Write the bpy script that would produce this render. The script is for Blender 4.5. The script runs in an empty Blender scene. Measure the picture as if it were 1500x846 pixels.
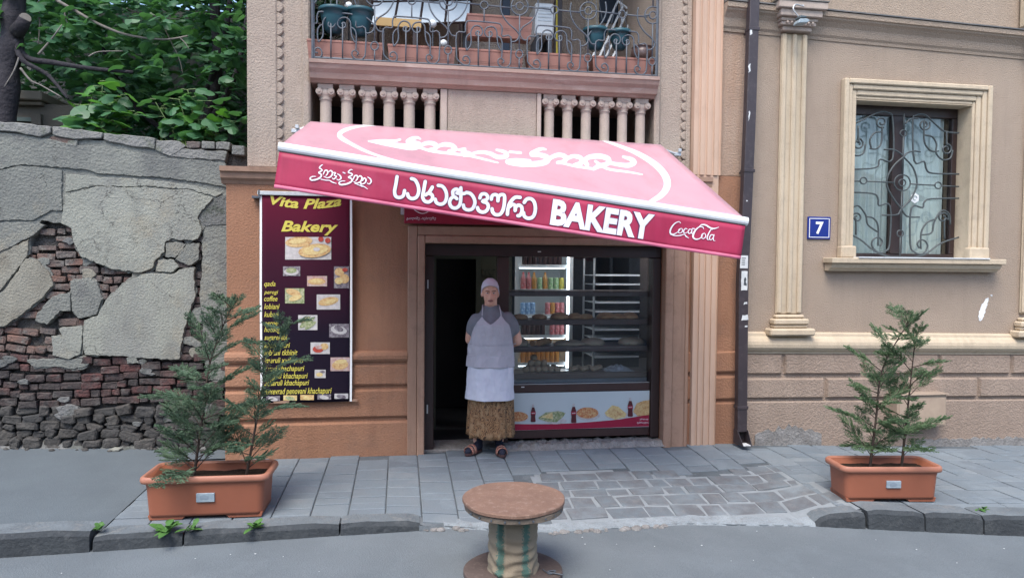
import bpy, bmesh, math, random
from mathutils import Vector, Matrix, noise

random.seed(7)
scene = bpy.context.scene
COL = scene.collection
PI = math.pi
R = math.radians

# ---------------------------------------------------------------- camera
FPX, CX, CY = 1030.0, 750.0, 423.0          # focal length in photo pixels (1500 px wide)
YAW, PIT, ROL = R(9.0), R(-1.93), R(0.49)
c_f = Vector((math.sin(YAW)*math.cos(PIT), math.cos(YAW)*math.cos(PIT), math.sin(PIT)))
c_r0 = Vector((math.cos(YAW), -math.sin(YAW), 0.0))
c_u0 = c_r0.cross(c_f)
c_r = c_r0*math.cos(ROL) + c_u0*math.sin(ROL)
c_u = c_r.cross(c_f)
CAM = Vector((0.0, -6.441, 1.72))
cam_d = bpy.data.cameras.new('camera')
cam = bpy.data.objects.new('camera', cam_d)
COL.objects.link(cam)
cam_d.sensor_width = 36.0
cam_d.lens = 36.0*FPX/1500.0
cam_d.clip_start, cam_d.clip_end = 0.05, 400.0
mw = Matrix((c_r, c_u, -c_f)).transposed().to_4x4()
mw.translation = CAM
cam.matrix_world = mw
scene.camera = cam

# ---------------------------------------------------------------- sky, sun, exposure
world = bpy.data.worlds.new('World')
scene.world = world
world.use_nodes = True
wn = world.node_tree
sky = wn.nodes.new('ShaderNodeTexSky')
sky.sky_type = 'NISHITA'
sky.sun_disc = False
SUN_EL, SUN_AZ = 58.0, 205.0                 # degrees; azimuth clockwise from +Y
sky.sun_elevation = R(SUN_EL)
sky.sun_rotation = R(SUN_AZ)
sky.air_density, sky.dust_density, sky.ozone_density = 1.0, 1.6, 1.0
wn.links.new(sky.outputs['Color'], wn.nodes['Background'].inputs['Color'])
wn.nodes['Background'].inputs['Strength'].default_value = 0.14
sun_d = bpy.data.lights.new('sun', 'SUN')
sun_d.energy = 1.5
sun_d.angle = R(32)
sun_d.color = (1.0, 0.95, 0.87)
sun = bpy.data.objects.new('sun', sun_d)
COL.objects.link(sun)
sdir = Vector((math.sin(R(SUN_AZ))*math.cos(R(SUN_EL)), math.cos(R(SUN_AZ))*math.cos(R(SUN_EL)), math.sin(R(SUN_EL))))
sun.rotation_euler = sdir.to_track_quat('Z', 'Y').to_euler()
sun.location = (0, -8, 12)
scene.view_settings.view_transform = 'Standard'
scene.view_settings.look = 'None'
scene.view_settings.gamma = 1.0
scene.view_settings.exposure = 1.4
scene.cycles.use_denoising = True
scene.cycles.max_bounces = 8
scene.cycles.transparent_max_bounces = 12

# ---------------------------------------------------------------- photo pixel -> place
def ray(x, y):
    return (x-CX)/FPX*c_r - (y-CY)/FPX*c_u + c_f
def P(x, y, Y=0.0):
    d = ray(x, y); return CAM + d*((Y-CAM.y)/d.y)
def G(x, y, z=0.0):
    d = ray(x, y); return CAM + d*((z-CAM.z)/d.z)
def onplane(x, y, o, n):
    d = ray(x, y); return CAM + d*((o-CAM).dot(n)/d.dot(n))
def lerp(a, b, t): return a+(b-a)*t
def pw(tab, x):
    if x <= tab[0][0]: return tab[0][1]
    for (a, va), (b, vb) in zip(tab, tab[1:]):
        if x <= b: return lerp(va, vb, (x-a)/(b-a))
    return tab[-1][1]
rnd = random.uniform

# ---------------------------------------------------------------- materials
def mat(name, col, col2=None, scale=3.0, rough=0.8, bump=0.0, bscale=60.0, bdist=0.01, spec=0.4, metal=0.0,
        col3=None, scale3=14.0, amt3=0.5, fine=0.0, fscale=140.0, rand=None, sheen=0.0, coat=0.0, emit=None, estr=0.0, stretch=None, trans=0.0):
    """noise-varied paint / stone / cloth: col<->col2 in soft patches, col3 as sharper stains, fine grain, relief"""
    m = bpy.data.materials.new(name); m.use_nodes = True
    n, l = m.node_tree.nodes, m.node_tree.links
    b = n['Principled BSDF']
    b.inputs['Roughness'].default_value = rough
    b.inputs['Specular IOR Level'].default_value = spec
    b.inputs['Metallic'].default_value = metal
    if sheen: b.inputs['Sheen Weight'].default_value = sheen
    if coat: b.inputs['Coat Weight'].default_value = coat; b.inputs['Coat Roughness'].default_value = 0.35
    if trans: b.inputs['Subsurface Weight'].default_value = trans; b.inputs['Subsurface Radius'].default_value = (.01, .01, .005)
    if emit: b.inputs['Emission Color'].default_value = (*emit, 1); b.inputs['Emission Strength'].default_value = estr
    tc = n.new('ShaderNodeTexCoord')
    vec = tc.outputs['Object']
    if stretch:
        mp = n.new('ShaderNodeMapping'); mp.inputs['Scale'].default_value = stretch
        l.new(vec, mp.inputs['Vector']); vec = mp.outputs['Vector']
    def tex(s, detail=4.0, r=0.6):
        t = n.new('ShaderNodeTexNoise'); t.inputs['Scale'].default_value = s
        t.inputs['Detail'].default_value = detail; t.inputs['Roughness'].default_value = r
        l.new(vec, t.inputs['Vector']); return t.outputs['Fac']
    def ramp(src, a, c):
        q = n.new('ShaderNodeMapRange'); q.inputs['From Min'].default_value = a; q.inputs['From Max'].default_value = c
        l.new(src, q.inputs['Value']); return q.outputs['Result']
    def mix(fac, A, B, bt='MIX'):
        q = n.new('ShaderNodeMix'); q.data_type = 'RGBA'; q.blend_type = bt
        if isinstance(fac, float): q.inputs[0].default_value = fac
        else: l.new(fac, q.inputs[0])
        for s, v in ((6, A), (7, B)):
            if isinstance(v, tuple): q.inputs[s].default_value = (*v, 1)
            else: l.new(v, q.inputs[s])
        return q.outputs[2]
    c = col
    if rand:
        oi = n.new('ShaderNodeObjectInfo'); cr = n.new('ShaderNodeValToRGB')
        els = cr.color_ramp.elements
        while len(els) < len(rand): els.new(0.5)
        for i, (e, cc) in enumerate(zip(els, rand)):
            e.position = i/(len(rand)-1); e.color = (*cc, 1)
        l.new(oi.outputs['Random'], cr.inputs['Fac']); c = cr.outputs['Color']
    if col2 is not None: c = mix(ramp(tex(scale), .35, .65), c, col2)
    if col3 is not None:
        q = n.new('ShaderNodeMath'); q.operation = 'MULTIPLY'; q.inputs[1].default_value = amt3
        l.new(ramp(tex(scale3, 6, .7), .52, .66), q.inputs[0]); c = mix(q.outputs[0], c, col3)
    if fine: c = mix(ramp(tex(fscale, 2, .5), .3, .7), mix(1.0, c, (1-fine, 1-fine, 1-fine), 'MULTIPLY'), c)
    if isinstance(c, tuple): b.inputs['Base Color'].default_value = (*c, 1)
    else: l.new(c, b.inputs['Base Color'])
    if bump:
        bp = n.new('ShaderNodeBump'); bp.inputs['Strength'].default_value = bump; bp.inputs['Distance'].default_value = bdist
        l.new(tex(bscale, 3, .55), bp.inputs['Height']); l.new(bp.outputs['Normal'], b.inputs['Normal'])
    return m

def glass_mat(name, tint=(.82, .86, .88), rough=0.0, ior=1.5):
    m = bpy.data.materials.new(name); m.use_nodes = True
    n, l = m.node_tree.nodes, m.node_tree.links
    n.remove(n['Principled BSDF'])
    tr = n.new('ShaderNodeBsdfTransparent'); tr.inputs['Color'].default_value = (*tint, 1)
    gl = n.new('ShaderNodeBsdfGlossy'); gl.inputs['Roughness'].default_value = rough
    ge = n.new('ShaderNodeNewGeometry'); dt_ = n.new('ShaderNodeVectorMath'); dt_.operation = 'DOT_PRODUCT'      # Schlick reflectance of one glass face
    l.new(ge.outputs['Normal'], dt_.inputs[0]); l.new(ge.outputs['Incoming'], dt_.inputs[1])
    ops = []
    for op, val in (('ABSOLUTE', None), ('SUBTRACT', 1.0), ('POWER', 5.0), ('MULTIPLY_ADD', None)):
        q = n.new('ShaderNodeMath'); q.operation = op; q.use_clamp = op in ('SUBTRACT', 'MULTIPLY_ADD')
        if op == 'ABSOLUTE': l.new(dt_.outputs['Value'], q.inputs[0])
        elif op == 'SUBTRACT': q.inputs[0].default_value = 1.0; l.new(ops[-1].outputs[0], q.inputs[1])
        elif op == 'POWER': l.new(ops[-1].outputs[0], q.inputs[0]); q.inputs[1].default_value = 5.0
        else:
            f0 = ((ior-1)/(ior+1))**2; l.new(ops[-1].outputs[0], q.inputs[0]); q.inputs[1].default_value = 1-f0; q.inputs[2].default_value = f0
        ops.append(q)
    fr = ops[-1]
    mx = n.new('ShaderNodeMixShader')
    l.new(fr.outputs[0], mx.inputs[0]); l.new(tr.outputs[0], mx.inputs[1]); l.new(gl.outputs[0], mx.inputs[2])
    l.new(mx.outputs[0], n['Material Output'].inputs['Surface'])
    return m

def leafy(m, k=.38, tint=(1.25, 1.35, .7)):
    n, l = m.node_tree.nodes, m.node_tree.links; bs = n['Principled BSDF']; src = bs.inputs['Base Color'].links[0].from_socket
    g_ = n.new('ShaderNodeMix'); g_.data_type = 'RGBA'; g_.blend_type = 'MULTIPLY'; g_.inputs[0].default_value = 1.0; l.new(src, g_.inputs[6]); g_.inputs[7].default_value = (*tint, 1)
    t = n.new('ShaderNodeBsdfTranslucent'); l.new(g_.outputs[2], t.inputs['Color']); mx = n.new('ShaderNodeMixShader'); mx.inputs[0].default_value = k
    l.new(bs.outputs[0], mx.inputs[1]); l.new(t.outputs[0], mx.inputs[2]); l.new(mx.outputs[0], n['Material Output'].inputs['Surface']); return m
M = {}
# facade paints
M['stucco_up'] = mat('stucco_grey_beige', (.42,.345,.285), (.385,.31,.255), 1.6, .9, .9, 75, .014, .2, col3=(.31,.25,.205), scale3=5, amt3=.35, fine=.22, fscale=150)
M['stucco_terra'] = mat('stucco_terracotta', (.36,.19,.118), (.31,.16,.098), 1.5, .9, .7, 60, .012, .2, col3=(.25,.15,.105), scale3=4, amt3=.45, fine=.16, fscale=120)
M['stucco_mid'] = mat('stucco_faded_terracotta', (.42,.315,.245), (.40,.275,.20), 1.1, .92, .9, 62, .013, .2, col3=(.31,.22,.17), scale3=4, amt3=.4, fine=.18)
M['trim_terra'] = mat('trim_terracotta', (.37,.235,.17), (.32,.2,.14), 2.5, .8, .25, 45, .006, .3, col3=(.22,.14,.1), scale3=9, amt3=.5, fine=.1)
M['strip'] = mat('strip_peach', (.52,.36,.265), (.46,.315,.235), 1.2, .75, .12, 40, .004, .3, col3=(.36,.245,.18), scale3=6, amt3=.35, stretch=(1,1,.35))
M['ledge'] = mat('ledge_paint', (.38,.27,.225), (.30,.205,.17), 2.5, .8, .2, 40, .006, .3, col3=(.5,.42,.38), scale3=8, amt3=.4, fine=.12, stretch=(.4,1,2))
M['column'] = mat('column_paint', (.45,.37,.315), (.40,.325,.275), 4, .85, .45, 80, .008, .25, col3=(.3,.25,.22), scale3=12, amt3=.4, fine=.15)
M['stucco_right'] = mat('stucco_right', (.40,.315,.245), (.365,.285,.22), 1.2, .92, .85, 85, .013, .2, col3=(.31,.24,.185), scale3=3.2, amt3=.3, fine=.2, fscale=130)
M['block'] = mat('block_paint', (.355,.275,.22), (.32,.245,.195), 2, .92, 1.0, 60, .014, .2, col3=(.25,.195,.155), scale3=6, amt3=.35, fine=.2, fscale=130)
M['cream'] = mat('cream_trim', (.56,.46,.335), (.50,.41,.30), 2, .85, .45, 70, .008, .25, col3=(.36,.29,.22), scale3=8, amt3=.35, fine=.12)
def streaks(m, dark, amt=.35, sc=3.0):
    n, l = m.node_tree.nodes, m.node_tree.links; bs = n['Principled BSDF']; src = bs.inputs['Base Color'].links[0].from_socket
    tc = n.new('ShaderNodeTexCoord'); mp = n.new('ShaderNodeMapping'); mp.inputs['Scale'].default_value = (2.2, 1, .22); l.new(tc.outputs['Object'], mp.inputs['Vector'])
    t = n.new('ShaderNodeTexNoise'); t.inputs['Scale'].default_value = sc; t.inputs['Detail'].default_value = 7; t.inputs['Roughness'].default_value = .7; l.new(mp.outputs[0], t.inputs['Vector'])
    q = n.new('ShaderNodeMapRange'); q.inputs['From Min'].default_value = .5; q.inputs['From Max'].default_value = .72; q.inputs['To Max'].default_value = amt; l.new(t.outputs['Fac'], q.inputs['Value'])
    x = n.new('ShaderNodeMix'); x.data_type = 'RGBA'; l.new(q.outputs[0], x.inputs[0]); l.new(src, x.inputs[6]); x.inputs[7].default_value = (*dark, 1); l.new(x.outputs[2], bs.inputs['Base Color'])
for k_, d_ in (('stucco_up', (.25, .205, .17)), ('stucco_terra', (.19, .105, .07)), ('trim_terra', (.19, .115, .08)), ('strip', (.33, .23, .17)), ('ledge', (.2, .15, .13)), ('column', (.26, .21, .17)), ('stucco_right', (.27, .215, .17)), ('block', (.22, .17, .135)), ('cream', (.35, .285, .2)), ('stucco_mid', (.33, .2, .13))): streaks(M[k_], d_, .5)
M['flash'] = mat('lead_flashing', (.10,.10,.10), (.16,.15,.14), 6, .6, .2, 30, .004)
M['cement'] = mat('bare_cement', (.30,.29,.28), (.22,.21,.2), 9, .95, .8, 40, .02, .2, col3=(.12,.115,.11), scale3=22, amt3=.6, fine=.25)
M['concrete_light'] = mat('worn_concrete', (.30,.335,.355), (.24,.27,.29), 7, .95, .7, 50, .012, .2, col3=(.17,.17,.17), scale3=18, amt3=.5, fine=.25)
# old wall
M['plaster'] = mat('old_plaster', (.245,.25,.222), (.185,.19,.175), 2.6, .95, .9, 48, .016, .15, col3=(.155,.155,.15), scale3=3.4, amt3=.75, fine=.22, fscale=110)
M['plaster_pale'] = mat('pale_plaster', (.325,.33,.285), (.26,.265,.23), 2.0, .95, .8, 55, .014, .15, col3=(.185,.185,.165), scale3=4.0, amt3=.55, fine=.18, fscale=110)
M['plaster_warm'] = mat('warm_plaster', (.32,.30,.24), (.27,.26,.22), 2.2, .95, .8, 55, .014, .15, col3=(.17,.15,.115), scale3=3.2, amt3=.55, fine=.18, fscale=110)
M['plaster_dark'] = mat('sooty_plaster', (.20,.20,.195), (.13,.135,.13), 3, .95, .9, 40, .02, .15, col3=(.07,.085,.06), scale3=6, amt3=.6, fine=.25)
def plasterise(m, dark, seed):
    n, l = m.node_tree.nodes, m.node_tree.links; bs = n['Principled BSDF']; src = bs.inputs['Base Color'].links[0].from_socket
    tc = n.new('ShaderNodeTexCoord'); mp = n.new('ShaderNodeMapping'); mp.inputs['Location'].default_value = (seed, 0, seed*.7); l.new(tc.outputs['Object'], mp.inputs['Vector'])
    def nz(sc, stretch=None):
        t = n.new('ShaderNodeTexNoise'); t.inputs['Scale'].default_value = sc; t.inputs['Detail'].default_value = 6; t.inputs['Roughness'].default_value = .68
        if stretch:
            q = n.new('ShaderNodeMapping'); q.inputs['Scale'].default_value = stretch; l.new(mp.outputs[0], q.inputs['Vector']); l.new(q.outputs[0], t.inputs['Vector'])
        else: l.new(mp.outputs[0], t.inputs['Vector'])
        return t
    def rng(o, a, b): q = n.new('ShaderNodeMapRange'); q.inputs['From Min'].default_value = a; q.inputs['From Max'].default_value = b; l.new(o, q.inputs['Value']); return q.outputs[0]
    def mixc(f, A, B, w=1.0):
        k = n.new('ShaderNodeMath'); k.operation = 'MULTIPLY'; k.inputs[1].default_value = w; l.new(f, k.inputs[0])
        q = n.new('ShaderNodeMix'); q.data_type = 'RGBA'; l.new(k.outputs[0], q.inputs[0]); l.new(A, q.inputs[6]); q.inputs[7].default_value = (*B, 1); return q.outputs[2]
    c = mixc(rng(nz(1.1, (1.6, 1, .45)).outputs['Fac'], .46, .66), src, dark, .75)          # rain streaks
    c = mixc(rng(nz(2.3).outputs['Fac'], .56, .70), c, (.30, .27, .205), .5)                # ochre patches
    wp = nz(2.6); va = n.new('ShaderNodeVectorMath'); va.operation = 'MULTIPLY_ADD'; va.inputs[1].default_value = (.45, .45, .45); l.new(wp.outputs['Color'], va.inputs[0]); l.new(mp.outputs[0], va.inputs[2])
    vo = n.new('ShaderNodeTexVoronoi'); vo.feature = 'DISTANCE_TO_EDGE'; vo.inputs['Scale'].default_value = 2.1; l.new(va.outputs[0], vo.inputs['Vector'])
    cr = rng(vo.outputs['Distance'], .008, .002); gate = rng(nz(1.7).outputs['Fac'], .50, .60)
    g2 = n.new('ShaderNodeMath'); g2.operation = 'MULTIPLY'; l.new(cr, g2.inputs[0]); l.new(gate, g2.inputs[1])
    c = mixc(g2.outputs[0], c, (.035, .033, .03), .9)
    l.new(c, bs.inputs['Base Color'])
for k_, d_, s_ in (('plaster', (.12, .122, .12), 1.0), ('plaster_pale', (.20, .20, .19), 4.3), ('plaster_warm', (.17, .16, .135), 7.7)): plasterise(M[k_], d_, s_)
M['mortar'] = mat('dark_mortar', (.125,.115,.105), (.07,.066,.062), 8, .98, 1.0, 45, .03, .1, col3=(.14,.13,.12), scale3=20, amt3=.5)
M['brick'] = mat('old_brick', (.2,.1,.08), (.11,.095,.09), 9, .95, .9, 55, .014, .15, col3=(.25,.23,.205), scale3=9, amt3=.75, fine=.25,
                 rand=[(.21,.105,.078),(.17,.13,.115),(.24,.14,.11),(.16,.14,.13),(.22,.15,.125)])
M['brick_dark'] = mat('sooty_brick', (.1,.06,.06), (.055,.05,.05), 8, .95, .9, 50, .016, .15, col3=(.15,.14,.13), scale3=10, amt3=.7, fine=.25,
                 rand=[(.10,.08,.075),(.155,.06,.055),(.09,.08,.078),(.12,.072,.066),(.08,.073,.07)])
M['stone'] = mat('rubble_stone', (.11,.105,.10), (.06,.058,.056), 7, .92, .8, 35, .02, .25, col3=(.14,.13,.118), scale3=16, amt3=.5, fine=.25,
                 rand=[(.075,.073,.07),(.105,.097,.088),(.06,.06,.06),(.09,.078,.07)])
M['coping'] = mat('coping_stone', (.27,.265,.25), (.19,.19,.18), 5, .95, .9, 40, .02, .15, col3=(.10,.12,.07), scale3=7, amt3=.5, fine=.25)
# ground
M['asphalt'] = mat('road_asphalt', (.175,.20,.215), (.146,.168,.182), 1.4, .9, .8, 110, .008, .35, col3=(.195,.228,.245), scale3=2.2, amt3=.4, fine=.3, fscale=230)
M['asphalt_old'] = mat('footpath_asphalt', (.135,.16,.176), (.118,.14,.155), 1.4, .92, .6, 120, .006, .3, col3=(.135,.162,.175), scale3=4, amt3=.35, fine=.3, fscale=210)
M['joint'] = mat('paver_joint', (.135,.155,.17), (.085,.098,.108), 3, .95, .6, 60, .01, .2, col3=(.25,.275,.29), scale3=1.2, amt3=.7, fine=.2)
M['paver'] = mat('grey_paver', (.2,.2,.2), (.165,.2,.228), 4, .8, .5, 55, .006, .35, col3=(.25,.285,.305), scale3=2.0, amt3=.55, fine=.22, fscale=190,
                 rand=[(.20,.23,.25),(.168,.194,.215),(.24,.268,.284),(.146,.17,.192),(.22,.248,.265)])
M['sett'] = mat('dark_sett', (.15,.155,.16), (.125,.13,.14), 5, .75, .5, 50, .008, .4, col3=(.2,.2,.2), scale3=12, amt3=.5, fine=.22, fscale=190,
                 rand=[(.175,.21,.235),(.15,.182,.205),(.205,.238,.26),(.135,.165,.188)])
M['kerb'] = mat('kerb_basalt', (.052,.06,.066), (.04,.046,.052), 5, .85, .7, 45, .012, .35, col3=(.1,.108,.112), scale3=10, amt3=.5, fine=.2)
M['kerb_top'] = mat('kerb_lit_top', (.17,.195,.21), (.12,.138,.15), 6, .85, .7, 45, .012, .35, col3=(.26,.26,.25), scale3=12, amt3=.5, fine=.2)  # kerb stone again, paler: light on the top put into the colour
M['earth'] = mat('garden_soil', (.05,.04,.03), (.035,.03,.022), 8, .98, 1.0, 40, .03, .1, fine=.3)
M['soil'] = mat('potting_soil', (.06,.04,.03), (.04,.028,.02), 14, .98, 1.0, 60, .02, .1, fine=.3)
# metal, wood, glass
M['iron'] = mat('wrought_iron', (.06,.075,.095), (.09,.105,.125), 20, .55, .2, 80, .003, .5, col3=(.11,.07,.05), scale3=30, amt3=.35)
M['grille'] = mat('window_grille_iron', (.045,.055,.055), (.06,.07,.072), 20, .5, .15, 80, .003, .5)
M['frame_dark'] = mat('dark_brown_frame', (.035,.019,.017), (.026,.015,.014), 5, .45, .15, 40, .003, .5, stretch=(1,1,.2))
M['frame_brown'] = mat('brown_frame', (.055,.028,.024), (.04,.02,.018), 5, .45, .1, 40, .003, .5)
M['pipe'] = mat('brown_downpipe', (.045,.034,.038), (.035,.027,.031), 3, .5, .1, 30, .003, .5, col3=(.12,.10,.10), scale3=20, amt3=.25)
M['steel'] = mat('steel', (.5,.51,.52), None, 1, .3, 0, metal=.8)
M['galv'] = mat('galvanised', (.55,.57,.58), (.45,.47,.48), 20, .45, .1, 40, .003, .5, metal=.4)
M['white_metal'] = mat('white_painted_metal', (.74,.76,.76), (.66,.68,.69), 5, .4, 0, spec=.5, col3=(.5,.52,.52), scale3=25, amt3=.3)
M['white'] = mat('white_paint', (.8,.8,.8), None, 1, .6)
M['paper'] = mat('weathered_paper', (.62,.63,.62), (.5,.52,.53), 18, .9)
M['glass'] = glass_mat('shop_glass', (.9,.93,.95), 0.0, 1.55)
M['glass2'] = glass_mat('window_glass', (.93,.96,.96), 0.01, 1.6)
M['curtain'] = mat('net_curtain', (.42,.47,.46), (.34,.385,.385), 5, .9, .2, 30, .01, stretch=(6,1,.3))
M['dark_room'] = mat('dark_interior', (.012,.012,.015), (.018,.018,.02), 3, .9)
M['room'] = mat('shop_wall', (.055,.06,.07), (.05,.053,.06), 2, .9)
M['olive'] = mat('olive_wall', (.10,.10,.068), (.085,.085,.06), 2, .9)
M['shelf_wood'] = mat('dark_shelf', (.10,.068,.055), (.075,.05,.042), 4, .55, stretch=(.3,1,3))

# ---------------------------------------------------------------- mesh helpers
WL = {}                                       # world position of every parent object
class MB:
    def __init__(s): s.v = []; s.f = []
    def add(s, vs, fs):
        k = len(s.v); s.v += [tuple(p) for p in vs]; s.f += [tuple(i+k for i in q) for q in fs]; return s
    def box(s, x0, x1, y0, y1, z0, z1):
        vs = [(x, y, z) for z in (z0, z1) for y in (y0, y1) for x in (x0, x1)]
        return s.add(vs, [(0,2,3,1), (4,5,7,6), (0,1,5,4), (1,3,7,5), (3,2,6,7), (2,0,4,6)])
    def prism(s, pts, a, b, axis='y'):
        """closed outline pts extruded from a to b; axis y: pts are (x,z), x: (y,z), z: (x,y)"""
        mk = {'y': lambda p, t: (p[0], t, p[1]), 'x': lambda p, t: (t, p[0], p[1]), 'z': lambda p, t: (p[0], p[1], t)}[axis]
        n = len(pts); vs = [mk(p, a) for p in pts]+[mk(p, b) for p in pts]
        fs = [tuple(range(n)), tuple(range(2*n-1, n-1, -1))]+[(i, i+n, (i+1) % n+n, (i+1) % n) for i in range(n)]
        return s.add(vs, fs)
    def tube(s, pts, r, n=6, closed=False, cap=True):
        pts = [Vector(p) for p in pts]; m = len(pts)
        rs = r if isinstance(r, (list, tuple)) else [r]*m
        vs = []; ref = None
        for i, p in enumerate(pts):
            a = pts[(i-1) % m] if (closed or i) else p; b = pts[(i+1) % m] if (closed or i < m-1) else p
            t = (b-a).normalized() if (b-a).length > 1e-9 else Vector((0, 0, 1))
            if ref is None: ref = Vector((0, 1, 0)) if abs(t.y) < .9 else Vector((1, 0, 0))
            u = (ref-t*ref.dot(t)).normalized(); w = t.cross(u); ref = u
            for k in range(n):
                q = 2*PI*k/n; vs.append(p+(u*math.cos(q)+w*math.sin(q))*rs[i])
        fs = []
        for i in range(m if closed else m-1):
            j = (i+1) % m
            for k in range(n):
                fs.append((i*n+k, i*n+(k+1) % n, j*n+(k+1) % n, j*n+k))
        if cap and not closed: fs += [tuple(range(n-1, -1, -1)), tuple((m-1)*n+k for k in range(n))]
        return s.add(vs, fs)
    def lathe(s, prof, c=(0, 0, 0), n=16, sx=1, sy=1, wob=None):
        vs = []; m = len(prof)
        for i, (r, z) in enumerate(prof):
            for k in range(n):
                q = 2*PI*k/n; rr = r*(1+(wob(q, z) if wob else 0))
                vs.append((c[0]+rr*math.cos(q)*sx, c[1]+rr*math.sin(q)*sy, c[2]+z))
        fs = [(i*n+k, i*n+(k+1) % n, (i+1)*n+(k+1) % n, (i+1)*n+k) for i in range(m-1) for k in range(n)]
        fs += [tuple(range(n-1, -1, -1)), tuple((m-1)*n+k for k in range(n))]
        return s.add(vs, fs)
    def ball(s, c, rx, ry, rz, n=12, m=8):
        return s.lathe([(max(.001, math.sin(PI*i/m)), -math.cos(PI*i/m)) for i in range(m+1)], (0, 0, 0), n).xf_last(n*(m+1), lambda p: (c[0]+p[0]*rx, c[1]+p[1]*ry, c[2]+p[2]*rz))
    def xf_last(s, k, fn):
        s.v[-k:] = [tuple(fn(p)) for p in s.v[-k:]]; return s
    def xf(s, fn):
        s.v = [tuple(fn(p)) for p in s.v]; return s
    def grid(s, nu, nv, fn):
        vs = [fn(i/nu, j/nv) for j in range(nv+1) for i in range(nu+1)]
        fs = [(j*(nu+1)+i, j*(nu+1)+i+1, (j+1)*(nu+1)+i+1, (j+1)*(nu+1)+i) for j in range(nv) for i in range(nu)]
        return s.add(vs, fs)
    def build(s, name, m, parent=None, smooth=False, bevel=0, local=False, seg=1, solid=0):
        off = Vector((0, 0, 0)) if (parent is None or local) else WL.get(parent.name, Vector((0, 0, 0)))
        me = bpy.data.meshes.new(name)
        me.from_pydata([tuple(Vector(p)-off) for p in s.v], [], s.f)
        if isinstance(m, str): m = M[m]
        me.materials.append(m)
        if smooth: me.polygons.foreach_set('use_smooth', [True]*len(me.polygons))
        bm_ = bmesh.new(); bm_.from_mesh(me); bmesh.ops.recalc_face_normals(bm_, faces=bm_.faces); bm_.to_mesh(me); bm_.free()
        o = bpy.data.objects.new(name, me); COL.objects.link(o)
        if parent is not None: o.parent = parent; WL[o.name] = off.copy() if not local else Vector((0, 0, 0))
        else: WL[o.name] = Vector((0, 0, 0))
        if bevel:
            b = o.modifiers.new('bevel', 'BEVEL'); b.width = bevel; b.segments = seg; b.limit_method = 'ANGLE'; b.angle_limit = R(40)
        if solid:
            q = o.modifiers.new('solid', 'SOLIDIFY'); q.thickness = solid; q.offset = 0
        return o

def tag(o, label=None, cat=None, group=None, kind=None):
    if label: o['label'] = label
    if cat: o['category'] = cat
    if group: o['group'] = group
    if kind: o['kind'] = kind
    return o
def thing(name, label, cat, loc=(0, 0, 0), rz=0.0, group=None, kind=None):
    o = bpy.data.objects.new(name, None); COL.objects.link(o)
    o.empty_display_size = .1
    o.location = loc; o.rotation_euler = (0, 0, rz); WL[o.name] = Vector(loc)
    return tag(o, label, cat, group, kind)
def copy_tree(o, parent=None):
    c = o.copy(); COL.objects.link(c); c.parent = parent
    for ch in [q for q in o.children]: copy_tree(ch, c)
    return c
def structure(o): o['kind'] = 'structure'; return o
def catmull(pts, k=6, closed=False):
    pts = [Vector(p) for p in pts]; n = len(pts); out = []
    rng = n if closed else n-1
    for i in range(rng):
        if closed: a, b, c, d = pts[i-1], pts[i], pts[(i+1) % n], pts[(i+2) % n]
        else: a, b, c, d = pts[max(i-1, 0)], pts[i], pts[i+1], pts[min(i+2, n-1)]
        for j in range(k):
            t = j/k; t2, t3 = t*t, t*t*t
            out.append(.5*((2*b)+(c-a)*t+(2*a-5*b+4*c-d)*t2+(3*b-a-3*c+d)*t3))
    if not closed: out.append(pts[-1])
    return out
def ribbon(pts, k=5):
    """flat brush stroke: control points (x, y, width) -> outline mesh in 2D (verts, faces)"""
    q = catmull([Vector((p[0], p[1], p[2])) for p in pts], k)
    vs, fs = [], []
    for i, p in enumerate(q):
        a, b = q[max(i-1, 0)], q[min(i+1, len(q)-1)]
        t = Vector((b.x-a.x, b.y-a.y)); t = t.normalized() if t.length > 1e-9 else Vector((1, 0))
        nrm = Vector((-t.y, t.x))*p.z*.5
        vs += [(p.x+nrm.x, p.y+nrm.y), (p.x-nrm.x, p.y-nrm.y)]
    for i in range(len(q)-1): fs.append((2*i, 2*i+1, 2*i+3, 2*i+2))
    for e in (0, len(q)-1):                     # round ends
        c = q[e]; base = len(vs); vs.append((c.x, c.y)); r = c.z*.5
        for j in range(9): vs.append((c.x+r*math.cos(2*PI*j/9), c.y+r*math.sin(2*PI*j/9)))
        for j in range(9): fs.append((base, base+1+j, base+1+(j+1) % 9))
    return vs, fs
def text2d(body, size=1.0, shear=0.0, bold=0.0, spacing=1.0):
    cu = bpy.data.curves.new('txt', 'FONT'); cu.body = body; cu.size = size; cu.shear = shear; cu.offset = bold
    cu.space_character = spacing; cu.resolution_u = 3; cu.fill_mode = 'FRONT'
    ob = bpy.data.objects.new('txt', cu); COL.objects.link(ob)
    dg = bpy.context.evaluated_depsgraph_get(); dg.update()
    me = bpy.data.meshes.new_from_object(ob.evaluated_get(dg))
    vs = [(v.co.x, v.co.y) for v in me.vertices]; fs = [tuple(p.vertices) for p in me.polygons]
    bpy.data.objects.remove(ob); bpy.data.curves.remove(cu); bpy.data.meshes.remove(me)
    return vs, fs
def fit2d(vf, x0, x1, y0, y1):
    vs, fs = vf
    ax = min(v[0] for v in vs); bx = max(v[0] for v in vs); ay = min(v[1] for v in vs); by = max(v[1] for v in vs)
    return [(x0+(v[0]-ax)/(bx-ax)*(x1-x0), y0+(v[1]-ay)/(by-ay)*(y1-y0)) for v in vs], fs
def inpoly(x, y, poly):
    c = False; n = len(poly)
    for i in range(n):
        (x1, y1), (x2, y2) = poly[i], poly[i-1]
        if (y1 > y) != (y2 > y) and x < (x2-x1)*(y-y1)/(y2-y1)+x1: c = not c
    return c
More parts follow.
